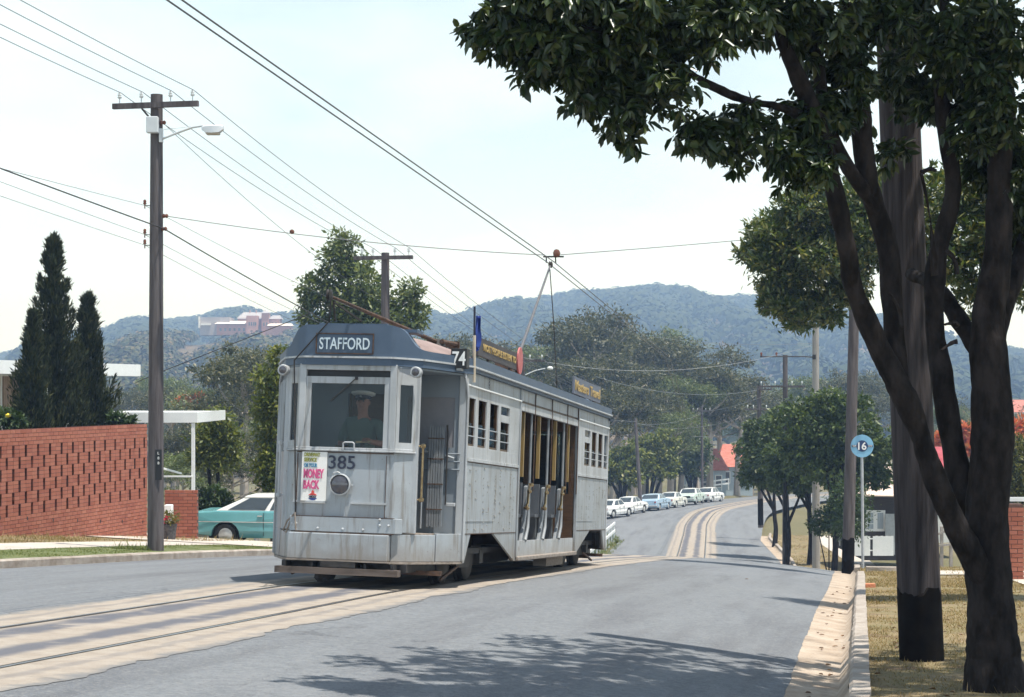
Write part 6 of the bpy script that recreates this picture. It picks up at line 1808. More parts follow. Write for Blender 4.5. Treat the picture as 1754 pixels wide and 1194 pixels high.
wu = Vector((TAN, 1, 0)).normalized()                # along the wall, away from the camera
wn_ = Vector((1, -TAN, 0)).normalized()              # out of the wall towards the street
OFFW = -12.35
wA = at(33.0, OFFW); wB_px = 252
ztop = P(0, 737, 39.0).z
# length until the sight line of column 252
def wall_len():
    for k in range(4000):
        p = wA + wu * (k * 0.01)
        if CX + p.x / p.y * F_PX > wB_px:
            return k * 0.01
    return 12.0
WL = wall_len()
wall = thing('brick_wall', 'long red brick garden wall with rows of slot openings beside the footpath', 'wall', (wA.x, wA.y, 0))
wall.rotation_euler = (0, 0, math.atan2(wu.y, wu.x))
# local frame: x along the wall, -y towards the street
courses = int((ztop - (-2.9)) / (BH + MG)) + 1
def gl(x):
    p = wA + wu * x
    return gz(p.x, p.y)
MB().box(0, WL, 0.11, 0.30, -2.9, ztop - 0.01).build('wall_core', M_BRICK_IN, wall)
mort = MB()
single, rest = [], MB()
CM = 0.58
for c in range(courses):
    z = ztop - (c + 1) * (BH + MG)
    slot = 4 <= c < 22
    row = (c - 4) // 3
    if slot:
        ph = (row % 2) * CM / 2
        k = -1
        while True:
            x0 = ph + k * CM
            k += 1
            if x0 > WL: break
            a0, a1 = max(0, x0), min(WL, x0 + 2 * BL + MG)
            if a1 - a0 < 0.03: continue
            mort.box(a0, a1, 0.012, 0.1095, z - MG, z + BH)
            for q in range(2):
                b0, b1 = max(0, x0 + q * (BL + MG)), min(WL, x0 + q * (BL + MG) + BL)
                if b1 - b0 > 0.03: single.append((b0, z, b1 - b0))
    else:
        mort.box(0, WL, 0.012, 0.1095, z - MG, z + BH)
        x = -0.5 * (BL + MG) * (c % 2)
        while x < WL:
            b0, b1 = max(0, x), min(WL, x + BL)
            if b1 - b0 > 0.03: single.append((b0, z, b1 - b0))
            x += BL + MG
vis = []
for b0, z, l in single:
    p = wA + wu * (b0 + l / 2)
    px = CX + p.x / p.y * F_PX
    py = HY - (z - EYE) / p.y * F_PX
    if z + BH < gl(b0) - 0.15: continue
    vis.append((px > -5, px, b0, z, l))
near_b = sorted([v for v in vis if v[0]], key=lambda v: v[1])[:300]
keep = {(v[2], v[3]) for v in near_b}
for ok, px, b0, z, l in vis:
    if (b0, z) in keep:
        o = bpy.data.objects.new('brick', get_brick(l)); COL.objects.link(o)
        o.parent = wall; o.location = (b0, random.Random(b0 * 77 + z).uniform(-0.002, 0.002), z)
    else:
        rest.box(b0, b0 + l, random.Random(b0 * 77 + z).uniform(-0.002, 0.002), 0.11, z, z + BH)
rest.build('brickwork', M_BRICK, wall, kind='stuff')
mort.build('mortar', M_MORTAR, wall, kind='stuff')
for k in range(9):     # weep holes
    x = 6.2 * 0 + 0.9 + k * (WL - 1.2) / 8
    MB().box(x, x + 0.045, -0.004, 0.02, gl(x) + 0.36, gl(x) + 0.44).build('weep_hole', M_BLACK, wall)

# low brick pier beside the driveway
YP = 47.0
a, b = P(282, 840, YP), P(338, 840, YP)
pier = thing('brick_pier', 'low red brick wall under the carport post beside the teal car', 'wall', (a.x, a.y, 0))
zt = a.z
gzp = gz((a.x + b.x) / 2, YP) - 0.1
w = b.x - a.x
MB().box(0.012, w - 0.012, 0.012, 0.24, gzp, zt - BH - MG).build('mortar', M_MORTAR, pier, kind='stuff')
z, c = zt - BH, 0
while z > gzp:
    x = -0.5 * (BL + MG) * (c % 2)
    while x < w - 0.02:
        b0, b1 = max(0, x), min(w, x + BL)
        if b1 - b0 > 0.03:
            o = bpy.data.objects.new('brick', get_brick(b1 - b0)); COL.objects.link(o)
            o.parent = pier; o.location = (b0, 0, z)
        x += BL + MG
    for q in range(2):
        pass
    z -= BH + MG; c += 1
# ------------------------------------------------------------------ white house and carport
M_WALLW = mat('white_render', (0.66, 0.66, 0.62), (0.74, 0.74, 0.71), scale=2, rough=0.8)
M_FASCIA = mat('white_fascia', (0.74, 0.76, 0.75), (0.80, 0.81, 0.80), scale=3, rough=0.6)
M_SLAT = mat('timber_screen', (0.20, 0.14, 0.10), (0.28, 0.20, 0.15), scale=5, rough=0.8, stretch=(6, 6, 0.5))
M_PANE = mat('window_pane', (0.05, 0.06, 0.07), (0.07, 0.08, 0.09), scale=3, rough=0.05, spec=0.8)
h0 = P(-260, 640, 50.5)
hd = wu
hN = wn_
house = thing('house', 'low white flat-roofed house behind the conifers and brick wall', 'house', (0, 0, 0))
def hb(mb, s0, s1, d0, d1, z0, z1):
    o = P(0, 618, 50.5)
    vs = []
    for z in (z0, z1):
        for d in (d0, d1):
            for s in (s0, s1):
                q = Vector((o.x, o.y, 0)) + hd * s - hN * d
                vs.append((q.x, q.y, z))
    return mb.add(vs, [(0, 2, 3, 1), (4, 5, 7, 6), (0, 1, 5, 4), (2, 6, 7, 3), (0, 4, 6, 2), (1, 3, 7, 5)])
zf1 = P(0, 618, 50.5).z; zf0 = P(0, 641, 50.5).z
rf = hb(MB(), -9, 7.9, -0.6, 7.0, zf0 + 0.02, zf1 - 0.02).build('roof', M_FASCIA, house)
hb(MB(), -9.1, 8.0, -0.66, -0.601, zf0, zf1).build('fascia', M_FASCIA, rf)
hb(MB(), 7.9, 7.96, -0.6, 7.1, zf0, zf1).build('fascia', M_FASCIA, rf)
hb(MB(), -9, 7.0, 0.4, 6.6, -3.6, zf0 + 0.018).build('wall', M_WALLW, house)
for s0, s1 in ((-2.2, 0.35), (0.75, 3.2), (3.9, 6.3)):
    f = hb(MB(), s0 - 0.08, s1 + 0.08, 0.33, 0.399, 0.95, zf0).build('window_frame', M_WALLW, house)
    n = 9
    for k in range(n):
        s = s0 + (s1 - s0) * k / n
        hb(MB(), s, s + (s1 - s0) / n - 0.03, 0.29, 0.329, 1.0, zf0 - 0.05).build('slat', M_SLAT, f)
hb(MB(), -9, 7.0, 0.34, 0.398, 0.78, 0.94).build('sill_band', M_FASCIA, house)
# carport
YC_ = 49.0
cp = thing('carport', 'white carport roof on a slender white post beyond the lamp pole', 'carport', P(330, 840, YC_))
o0 = Vector(cp.location)
a, b = P(150, 724, YC_) - o0, P(338, 706, YC_) - o0
MB().box(a.x, b.x, 0.0, 0.05, a.z, b.z).build('fascia', M_FASCIA, cp)
MB().box(b.x - 0.05, b.x, 0.051, 4.8, a.z, b.z).build('fascia', M_FASCIA, cp)
MB().box(a.x, b.x - 0.051, 0.051, 4.8, b.z - 0.08, b.z - 0.02).build('roof_sheet', M_FASCIA, cp)
a, b = P(327.5, 840, YC_) - o0, P(333, 725, YC_) - o0
MB().box(a.x, b.x, 0.02, 0.11, a.z - 0.05, b.z).build('post', M_FASCIA, cp)
MB().bar(P(278, 802, YC_) - o0, P(310, 811, YC_ + 1) - o0, 0.05).build('handrail', M_FASCIA, cp)
MB().bar(P(278, 816, YC_) - o0, P(329, 816, YC_) - o0, 0.045).build('handrail', M_FASCIA, cp)
# letterbox and stone planter by the pole
YQ = 45.5
lb = thing('letterbox', 'white letterbox standing between the lamp pole and the brick pier', 'letterbox', GP(288, YQ))
o0 = Vector(lb.location)
a, b = P(281, 895, YQ) - o0, P(294, 865, YQ) - o0
MB().box(a.x, b.x, 0, 0.25, a.z, b.z).build('box', M_WHITE, lb, bevel=0.02)
MB().box((a.x + b.x) / 2 - 0.03, (a.x + b.x) / 2 + 0.03, 0.1, 0.16, 0, a.z).build('post', M_WHITE, lb)
MB().box(a.x + 0.05, b.x - 0.03, -0.008, 0.0, a.z + 0.12, a.z + 0.24).build('slot', M_PANE, lb)
YQ = 44.6
pln = thing('stone_planter', 'dark stone planter with pink flowers at the foot of the lamp pole', 'planter', GP(290, YQ))
o0 = Vector(pln.location)
hgt = P(290, 898, YQ).z - o0.z
MB().lathe([(0.13, -0.1), (0.16, 0.1), (0.17, hgt * 0.6), (0.20, hgt)], (0, 0, 0), 'z', 12).build('tub', mat('dark_stone', (0.05, 0.048, 0.05), (0.12, 0.11, 0.11), scale=14, rough=0.9, bump=1.0, bscale=20), pln)
V, Fq = quads(*foliage([(o0.x, o0.y, o0.z + hgt + 0.14, 0.2, 0.2, 0.17)], 360, 0.09, 5, per=6, clump=0.3, shell=0.3))
crown_part(pln, V, Fq, leaf_mat('bronze_leaf', [(0.05, 0.09, 0.02), (0.14, 0.13, 0.03), (0.25, 0.15, 0.05)]), 'foliage')
V, Fq = quads(*foliage([(o0.x - 0.1, o0.y - 0.15, o0.z + hgt + 0.12, 0.09, 0.06, 0.07)], 60, 0.06, 6, per=6, clump=0.3, shell=0.3, width=0.9))
crown_part(pln, V, Fq, leaf_mat('pink_petal', [(0.6, 0.03, 0.12), (0.7, 0.06, 0.2)]), 'bloom')

# ------------------------------------------------------------------ cars
M_TYRE = mat('tyre', (0.015, 0.015, 0.016), (0.03, 0.03, 0.03), scale=12, rough=0.85)
M_CGLASS = mat('car_glass', (0.03, 0.04, 0.045), (0.045, 0.055, 0.06), scale=2, rough=0.05, spec=0.9)
M_HUB = mat('hubcap_metal', (0.42, 0.42, 0.41), (0.52, 0.52, 0.5), scale=14, rough=0.3, metal=0.25)
M_UNDER = mat('car_underside', (0.01, 0.01, 0.01), (0.02, 0.02, 0.02), rough=0.9)
def paint(name, c):
    return mat(name, c, tuple(min(1, k * 1.06) for k in c), scale=3, rough=0.22, spec=0.6)
def arc(cx, cz, r, a0, a1, n=9):
    return [(cx + r * math.cos(R(a0 + (a1 - a0) * k / n)), cz + r * math.sin(R(a0 + (a1 - a0) * k / n))) for k in range(n + 1)]
def car(label, pos, heading, body, roofm, L=4.5, W=1.72, H=1.45, deck=0.92, group='cars parked in the street', tilt=None, style='sedan', gh=(0.95, 1.62, 2.75, 3.25), detail=True):
    """A sedan built tail to nose along +x, wheels on z = 0; heading turns it about z."""
    t = thing('parked_car', label, 'car', pos, heading, group)
    if tilt is not None:
        t.rotation_mode = 'QUATERNION'; t.rotation_quaternion = tilt
    k = L / 4.5
    rw, fw, wr = 0.92 * k, 3.62 * k, 0.31
    hood = deck - 0.02
    out = [(0.06, 0.34), (0.0, 0.52), (0.03, deck - 0.06), (0.10, deck), (0.5 * k, deck + 0.015), (gh[0] * k, deck + 0.03), (gh[3] * k, deck + 0.035), (4.05 * k, hood), (4.40 * k, hood - 0.06), (4.5 * k, hood - 0.18), (4.5 * k, 0.50), (4.44 * k, 0.32)]
    out += [(fw + 0.40, 0.26)] + arc(fw, 0.30, 0.385, 0, 180) + [(fw - 0.40, 0.24), (rw + 0.40, 0.24)] + arc(rw, 0.30, 0.385, 0, 180) + [(rw - 0.40, 0.28)]
    mb = MB()
    n = len(out)
    rings = []
    for y, ins in ((-W / 2, 0.0), (-W / 2 + 0.09, -1.0), (W / 2 - 0.09, -1.0), (W / 2, 0.0)):
        ring = []
        for x, z in out:
            yy = y
            if ins == 0.0:
                yy = y * (1 - 0.05 * max(0, (z - 0.62)) / 0.3 - 0.04 * max(0, (0.45 - z)) / 0.2)
                x2 = x + (0.05 if x < 0.2 else (-0.06 if x > 4.3 * k else 0)); z2 = z - (0.02 if z > deck - 0.02 else 0)
            else:
                x2, z2 = x, z + (0.012 if z > deck - 0.02 else 0)
            ring.append((x2, yy, z2))
        rings.append(ring)
    vs = [v for r in rings for v in r]
    fs = []
    for i in range(3):
        for j in range(n):
            fs.append((i * n + j, i * n + (j + 1) % n, (i + 1) * n + (j + 1) % n, (i + 1) * n + j))
    fs += [tuple(range(n - 1, -1, -1)), tuple(3 * n + j for j in range(n))]
    bo = mb.add(vs, fs).build('body', body, t, bevel=0.018)
    for wx in (rw, fw):
        MB().box(wx - 0.42, wx + 0.42, -W / 2 + 0.12, W / 2 - 0.12, 0.22, 0.60).build('wheel_arch', M_UNDER, bo)
    # greenhouse
    x0, x1, x2, x3 = [g * k for g in gh]
    zb, zt = deck + 0.03, H
    bw, tw = W / 2 - 0.10, W / 2 - 0.24
    base = [(x0, -bw, zb), (x3, -bw, zb), (x3, bw, zb), (x0, bw, zb)]
    top = [(x1, -tw, zt - 0.07), (x2, -tw, zt - 0.07), (x2, tw, zt - 0.07), (x1, tw, zt - 0.07)]
    MB().add(base + top, [(3, 2, 1, 0), (4, 5, 6, 7), (0, 1, 5, 4), (1, 2, 6, 5), (2, 3, 7, 6), (3, 0, 4, 7)]).build('cabin', roofm, t, bevel=0.02)
    rv = []
    for x, f in ((x1 - 0.05, 0), (x1 + 0.12, 0.8), ((x1 + x2) / 2, 1.0), (x2 - 0.12, 0.8), (x2 + 0.05, 0)):
        for y in (-tw - 0.02, -tw * 0.6, 0, tw * 0.6, tw + 0.02):
            rv.append((x, y, zt - 0.085 + 0.085 * (0.35 + 0.65 * f) * (1 - (abs(y) / (tw + 0.02)) ** 3 * 0.75)))
    rb = []
    fr = []
    for i in range(4):
        for j in range(4):
            fr.append((i * 5 + j, (i + 1) * 5 + j, (i + 1) * 5 + j + 1, i * 5 + j + 1))
    per = [0, 5, 10, 15, 20, 21, 22, 23, 24, 19, 14, 9, 4, 3, 2, 1]
    low = [(rv[i][0], rv[i][1], zt - 0.10) for i in per]
    m2 = MB().add(rv + low, fr + [(per[i], per[(i + 1) % 16], 25 + (i + 1) % 16, 25 + i) for i in range(16)])
    m2.build('roof', roofm, t, smooth=True)
    def side_pt(s, u, v, o=0.012):
        xb = x0 + (x3 - x0) * u; xt = x1 + (x2 - x1) * u
        return (xb + (xt - xb) * v, s * ((bw + (tw - bw) * v) + o), zb + (zt - 0.07 - zb) * v)
    for s in (-1, 1):
        for u0, u1 in ((0.10, 0.47), (0.52, 0.80), (0.82, 0.93)):
            MB().slab(side_pt(s, u0, 0.10), side_pt(s, u1, 0.10), side_pt(s, u1, 0.93), side_pt(s, u0, 0.93), 0.006 if s > 0 else -0.006).build('side_window', M_CGLASS, t)
        if detail:
            MB().box(0.15, 4.35 * k, *sorted((s * (W / 2 - 0.006), s * (W / 2 + 0.010))), 0.665, 0.685).build('side_moulding', M_CHROME, bo)
            for u in (0.47, 0.80):
                xx = x0 + (x3 - x0) * u
                MB().box(xx - 0.16, xx - 0.03, *sorted((s * (W / 2 - 0.03), s * (W / 2 + 0.012))), deck - 0.10, deck - 0.075).build('door_handle', M_CHROME, bo)
                MB().box(xx + 0.005, xx + 0.013, *sorted((s * (W / 2 - 0.02), s * (W / 2 + 0.002))), 0.30, deck - 0.01).build('door_gap', M_UNDER, bo)
        for wx in (rw, fw):
            wm = MB().lathe([(0.20, -0.09), (wr - 0.01, -0.09), (wr, -0.05), (wr, 0.05), (wr - 0.01, 0.09), (0.20, 0.09)], (0, 0, 0), 'y', 20)
            wo = wm.build('wheel', M_TYRE, t, smooth=True); wo.location = (wx, s * (W / 2 - 0.13), wr)
            MB().lathe([(0.0, 0.115), (0.08, 0.11), (0.12, 0.098), (0.17, 0.10), (0.205, 0.085), (0.205, -0.05)] if s > 0 else [(0.205, 0.05), (0.205, -0.085), (0.17, -0.10), (0.12, -0.098), (0.08, -0.11), (0.0, -0.115)], (0, 0, 0), 'y', 16).build('hubcap', M_HUB, wo, smooth=True)
    def end_q(xa, xb, o):
        return [(xa + (xb - xa) * v + o, s * (bw + (tw - bw) * v) * 0.86, zb + (zt - 0.07 - zb) * v) for s, v in ((-1, 0.12), (1, 0.12), (1, 0.92), (-1, 0.92))]
    MB().slab(*end_q(x0, x1, -0.02), 0.004).build('rear_window', M_CGLASS, t)
    MB().slab(*end_q(x3, x2, 0.02), 0.004).build('windscreen', M_CGLASS, t)
    for xx, nm in ((-0.06, 'rear_bumper'), (4.5 * k - 0.02, 'front_bumper')):
        MB().box(xx, xx + 0.10, -W / 2 + 0.02, W / 2 - 0.02, 0.40, 0.52).build(nm, M_CHROME, t, bevel=0.03)
    for s in (-1, 1):
        MB().lathe([(0.0, -0.03), (0.06, -0.02), (0.065, 0.03)], (0.0, s * (W / 2 - 0.18), deck - 0.20), 'x', 12).build('tail_lamp', mat('red_lens', (0.35, 0.01, 0.01), (0.4, 0.02, 0.02), rough=0.15), t)
        MB().lathe([(0.085, -0.03), (0.08, 0.02), (0.0, 0.04)], (4.5 * k, s * (W / 2 - 0.22), hood - 0.22), 'x', 12).build('headlamp', M_INS, t)
    MB().box(4.5 * k - 0.01, 4.5 * k + 0.015, -W / 2 + 0.38, W / 2 - 0.38, hood - 0.32, hood - 0.14).build('grille', M_UNDER, t)
    MB().box(-0.012, 0.02, -0.2, 0.2, 0.55, 0.67).build('number_plate', M_WHITE, t)
    return t
def on_ground(px, Y, yaw):
    """Position and tilt for a car standing on the street at a photo column and depth."""
    p = GP(px, Y)
    f = Vector((math.cos(yaw), math.sin(yaw), 0))
    l = Vector((-math.sin(yaw), math.cos(yaw), 0))
    zf = gz(p.x + f.x, p.y + f.y) - gz(p.x - f.x, p.y - f.y)
    zl = gz(p.x + l.x * .7, p.y + l.y * .7) - gz(p.x - l.x * .7, p.y - l.y * .7)
    X = Vector((f.x * 2, f.y * 2, zf)).normalized(); Yv = Vector((l.x * 1.4, l.y * 1.4, zl)).normalized()
    Z = X.cross(Yv).normalized(); Yv = Z.cross(X)
    return p, Matrix((X, Yv, Z)).transposed().to_quaternion()
# the teal sedan in the driveway
pos = P(341, 931, 50.0)
tilt = Euler((0, R(0.5), R(-4)), 'XYZ').to_quaternion()
car('teal sedan with white roof parked in the driveway beside the brick pier', pos, 0, paint('teal_enamel', (0.10, 0.275, 0.29)), paint('cream_enamel', (0.70, 0.70, 0.66)), L=4.55, W=1.78, H=1.42, deck=0.93, group=None, tilt=tilt, gh=(0.62, 1.45, 3.0, 3.45))
GC = 'cars parked along the far kerb'
CW = paint('white_enamel', (0.72, 0.72, 0.70))
yaw0 = math.atan2(32, 10.8)
def put_car(label, px, Y, yaw, body, roofm, **kw):
    p, q = on_ground(px, Y, yaw)
    f = Vector((math.cos(yaw), math.sin(yaw), 0)) * (kw.get('L', 4.5) / 2)
    return car(label, p - f + Vector((0, 0, 0.01)), yaw, body, roofm, group=GC, tilt=q, **kw)
put_car('white small sedan half hidden by the tail of the tram', 1050, 137, yaw0 - 0.25, CW, CW, L=3.9, W=1.55, H=1.38, deck=0.88)
put_car('rounded white small sedan parked behind the light blue sedan', 1079, 142, yaw0 - 0.15, CW, CW, L=3.9, W=1.55, H=1.38, deck=0.88)
put_car('light blue sedan with wide tail facing the camera', 1120, 148, yaw0, paint('pale_blue_enamel', (0.33, 0.45, 0.56)), paint('pale_blue_roof', (0.45, 0.55, 0.62)), L=4.9, W=1.86, H=1.42, deck=0.95)
put_car('cream sedan parked just past the light blue sedan', 1151, 155, yaw0 - 0.05, paint('cream_body', (0.66, 0.65, 0.58)), CW, L=4.2, W=1.62, H=1.42)
put_car('pale green sedan nosed towards the camera with dark grille', 1183, 163, yaw0 + math.pi, paint('pale_green_enamel', (0.52, 0.62, 0.55)), CW, L=4.6, W=1.78, H=1.44)
put_car('white sedan at the far end of the parked row', 1214, 171, yaw0 - 0.1, CW, CW, L=4.5, W=1.75, H=1.46)

# ------------------------------------------------------------------ tram stop sign
YS_ = 42.0
b = GP(1478, YS_); b.z = P(1478, 962, YS_).z
sg = thing('tram_stop_sign', 'round pale blue tram stop sign numbered 16 on a grey post', 'sign', b)
c = P(1476.5, 764, YS_) - b
MB().tube([(0, 0, -0.15), (c.x * 0.5, 0, c.z * 0.5), (c.x, 0.02, c.z - 0.08)], 0.034, 8).build('post', mat('galvanised', (0.36, 0.38, 0.40), (0.46, 0.47, 0.48), scale=9, rough=0.5, metal=0.3), sg, smooth=True)
rr = 19.5 / F_PX * YS_
dk = MB().lathe([(rr, 0.0), (rr, -0.02)], c, 'y', 32).build('disc', mat('sign_blue', (0.20, 0.43, 0.62), (0.23, 0.46, 0.64), rough=0.45), sg)
MB().lathe([(rr * 0.50, -0.021), (rr * 0.50, -0.027)], c, 'y', 28).build('roundel', mat('sign_navy', (0.025, 0.05, 0.13), (0.03, 0.06, 0.15), rough=0.4), dk)
MB().box(c.x - rr * 0.92, c.x + rr * 0.92, -0.026, -0.0205, c.z - rr * 0.10, c.z + rr * 0.10).build('bar', MATS['sign_navy'], dk)
lettering('lettering', '16', rr * 0.92, c + Vector((0, -0.031, 0)), (1, 0, 0), M_WHITE, dk, bold=0.004)
lettering('lettering', 'TRAM', rr * 0.26, c + Vector((-rr * 0.70, -0.030, 0)), (1, 0, 0), M_WHITE, dk, width=rr * 0.34)
lettering('lettering', 'STOP', rr * 0.26, c + Vector((rr * 0.70, -0.030, 0)), (1, 0, 0), M_WHITE, dk, width=rr * 0.34)

# ------------------------------------------------------------------ right-hand houses and fences
YH = 86.0
hs = thing('house', 'dark house with pale pink roof and white casement behind the stop sign', 'house', P(1485, 950, YH))
o0 = Vector(hs.location); o0z = o0.z
def hp(px, py, d=0.0):
    return P(px, py, YH + d) - o0
M_DARKW = mat('dark_weatherboard', (0.035, 0.03, 0.028), (0.06, 0.05, 0.045), scale=4, rough=0.8, stretch=(0.5, 0.5, 6))
M_GREYPOST = mat('grey_lattice', (0.34, 0.36, 0.37), (0.42, 0.44, 0.45), scale=6, rough=0.8)
M_ROOFP = mat('pale_roof', (0.55, 0.42, 0.35), (0.66, 0.53, 0.45), scale=2, rough=0.8, stretch=(5, 5, 1))
M_TILE = mat('terracotta_roof', (0.42, 0.13, 0.09), (0.52, 0.20, 0.15), scale=3, rough=0.85, bump=0.6, bscale=10)
a, b = hp(1480, 960), hp(1600, 850)
MB().box(a.x, b.x, 0.0, 7.0, a.z, b.z).build('wall', M_DARKW, hs)
e0, e1 = hp(1466, 850, -0.7), hp(1600, 853, -0.7)
rg0, rg1 = hp(1512, 800, 3.2), hp(1600, 785, 3.2)
rf = MB().slab((e0.x, e0.y, e0.z), (e1.x, e1.y, e1.z), (rg1.x, rg1.y, rg1.z), (rg0.x, rg0.y, rg0.z), 0.06).build('roof', M_ROOFP, hs)
MB().slab((rg0.x, rg0.y + 0.02, rg0.z), (rg1.x, rg1.y + 0.02, rg1.z), (e1.x, rg1.y + 4, e1.z), (e0.x, rg0.y + 4, e0.z), 0.06).build('roof_back', M_ROOFP, hs)
a, b = hp(1482, 910, -0.02), hp(1516, 874, -0.02)
wf = MB().box(a.x, b.x, a.y - 0.06, a.y, a.z, b.z).build('window', M_FASCIA, hs)
for k in range(2):
    x0_ = a.x + 0.10 + k * (b.x - a.x) * 0.5; x1_ = x0_ + (b.x - a.x) * 0.5 - 0.2
    for q in range(3 if k == 0 else 1):
        hh = (b.z - a.z - 0.2) / (3 if k == 0 else 1)
        MB().box(x0_, x1_, a.y - 0.075, a.y - 0.061, a.z + 0.1 + q * hh + 0.02, a.z + 0.1 + (q + 1) * hh - 0.02).build('pane', mat('curtained_pane', (0.30, 0.36, 0.42), (0.40, 0.45, 0.50), scale=3, rough=0.1, stretch=(8, 1, 0.5)), wf)
a, b = hp(1516, 950, -0.3), hp(1532, 880, -0.3)
MB().box(a.x, b.x, a.y - 0.1, a.y, a.z, b.z).build('porch_screen', M_GREYPOST, hs)
# picket fence in front of it
YF = 83.0
fn = thing('picket_fence', 'white boarded garden fence in front of the dark house', 'fence', P(1465, 950, YF))
o0 = Vector(fn.location)
x = 1464.0
k = 0
while x < 1530:
    if not 1490 < x < 1495:
        a, b = P(x, 952, YF) - o0, P(x + 4.3, 918 + (k % 2) * 0.6, YF) - o0
        MB().box(a.x, b.x, 0, 0.03, a.z, b.z).build('board', M_FASCIA, fn)
    x += 4.45; k += 1
for py in (924, 944):
    a, b = P(1464, py, YF) - o0, P(1530, py - 2, YF) - o0
    MB().box(a.x, b.x, 0.031, 0.08, a.z, b.z).build('rail', M_FASCIA, fn)
pf = thing('picket_fence', 'short white pointed picket fence beside the round trees', 'fence', P(1430, 930, 92))
o0 = Vector(pf.location)
for k in range(8):
    a, b = P(1428 + k * 4.6, 935, 92) - o0, P(1430.4 + k * 4.6, 908, 92) - o0
    MB().prism([(a.x, a.z), (b.x, a.z), (b.x, b.z - 0.06), ((a.x + b.x) / 2, b.z), (a.x, b.z - 0.06)], 0, 0.03, 'y').build('picket', M_FASCIA, pf)
for py in (914, 928):
    a, b = P(1427, py, 92) - o0, P(1466, py, 92) - o0
    MB().box(a.x, b.x, 0.031, 0.07, a.z, b.z + 0.07).build('rail', M_FASCIA, pf)
# fence with brick posts at the right frame edge
YB_ = 34.0
bf = thing('garden_fence', 'pale boarded fence with brick pillar behind the near tree at right', 'fence', GP(1726, YB_))
o0 = Vector(bf.location)
zt = P(0, 862, YB_).z - o0.z
for k in range(int((zt + 0.1) / (BH + MG))):
    for q in range(2):
        l = BL if (k + q) % 2 else BL / 2
        off = 0 if q == 0 else ((BL if k % 2 else BL / 2) + MG)
        l = (BL if k % 2 == 0 else BL / 2) if q else (BL / 2 if k % 2 == 0 else BL)
        o = bpy.data.objects.new('brick', get_brick(l)); COL.objects.link(o)
        o.parent = bf; o.location = (off - 0.05, 0, -0.1 + k * (BH + MG))
MB().box(-0.04, 0.29, 0.01, 0.35, -0.1, zt - 0.02).build('pillar_core', M_MORTAR, bf)
for k in range(9):
    x = 0.36 + k * 0.155
    zt2 = P(0, 876 + 2 * (k % 2), YB_).z - o0.z
    MB().prism([(x, -0.05), (x + 0.14, -0.05), (x + 0.14, zt2 - 0.05), (x + 0.07, zt2), (x, zt2 - 0.05)], 0.10, 0.13, 'y').build('board', mat('pale_green_board', (0.55, 0.60, 0.58), (0.62, 0.66, 0.64), scale=3, rough=0.7), bf)
MB().box(-0.1, 1.8, 0.20, 0.27, P(0, 860, YB_).z - o0.z, P(0, 853, YB_).z - o0.z).build('top_rail', M_FASCIA, bf)
# wire gate between pole and near tree
gt = thing('wire_gate', 'weathered timber gate frame between the near pole and tree', 'gate', GP(1615, 50))
o0 = Vector(gt.location)
for px in (1611, 1627):
    a = P(px, 950, 50) - o0; b = P(px + 5, 902, 50) - o0
    MB().box(a.x, b.x, 0, 0.08, -0.05, b.z).build('gate_post', M_POLE_L, gt)
for py0, py1 in ((915, 905), (935, 932)):
    MB().bar(P(1606, py0, 50) - o0, P(1632, py1, 50) - o0, 0.06).build('gate_rail', M_POLE_L, gt)
# distant roofs
def cottage(label, px0, px1, ye, yr, yg, Y, roofm, wallm, hip=0.25, winds=()):
    b = P((px0 + px1) / 2, yg, Y)
    t = thing('house', label, 'house', b)
    a, c = P(px0, ye, Y) - b, P(px1, ye, Y) - b
    zr = (P(0, yr, Y) - b).z
    w = c.x - a.x; dp = max(6.0, w * 0.6)
    MB().box(a.x + 0.4, c.x - 0.4, 0.4, dp - 0.4, -2.5, a.z).build('wall', wallm, t)
    h = w * hip
    v = [(a.x, 0, a.z), (c.x, 0, a.z), (c.x, dp, a.z), (a.x, dp, a.z), (a.x + h, dp / 2, zr), (c.x - h, dp / 2, zr)]
    rf = MB().add(v, [(3, 2, 1, 0), (0, 1, 5, 4), (1, 2, 5), (2, 3, 4, 5), (3, 0, 4)]).build('roof', roofm, t)
    for f0, f1 in winds:
        x0_, x1_ = a.x + w * f0, a.x + w * f1
        wd = MB().box(x0_, x1_, 0.34, 0.40, a.z - 1.9, a.z - 0.5).build('window', M_FASCIA, t)
        MB().box(x0_ + 0.1, x1_ - 0.1, 0.325, 0.339, a.z - 1.8, a.z - 0.6).build('pane', M_PANE, wd)
    return t
M_BLUEW = mat('pale_blue_weatherboard', (0.36, 0.45, 0.52), (0.44, 0.52, 0.58), scale=3, rough=0.7, stretch=(1, 1, 8))
cottage('cottage with pink tiled roof behind the far white fence', 1168, 1250, 806, 770, 838, 200, M_TILE, M_BLUEW, 0.2, ((0.1, 0.25), (0.4, 0.55), (0.7, 0.85)))
cottage('cottage with red awning roof and blue wall right of the white fence', 1228, 1296, 800, 762, 832, 210, M_TILE, M_BLUEW, 0.22, ((0.15, 0.35), (0.5, 0.62), (0.75, 0.9)))
cottage('house with dull red roof beside the distant flame tree', 362, 398, 705, 690, 715, 210, M_TILE, M_WALLW, 0.3)
cottage('house with red roof and white wall on the far slope at right', 1705, 1790, 706, 685, 722, 330, M_TILE, M_WALLW, 0.25, ((0.2, 0.35), (0.55, 0.7)))
cottage('low pink roofed house seen through the fork of the near tree', 1615, 1668, 722, 700, 735, 300, M_TILE, M_WALLW, 0.25)
cottage('house with grey roof below the red roofed one at right', 1690, 1790, 740, 718, 755, 260, mat('grey_roof', (0.30, 0.22, 0.20), (0.38, 0.30, 0.27), scale=2, rough=0.8), M_WALLW, 0.25)
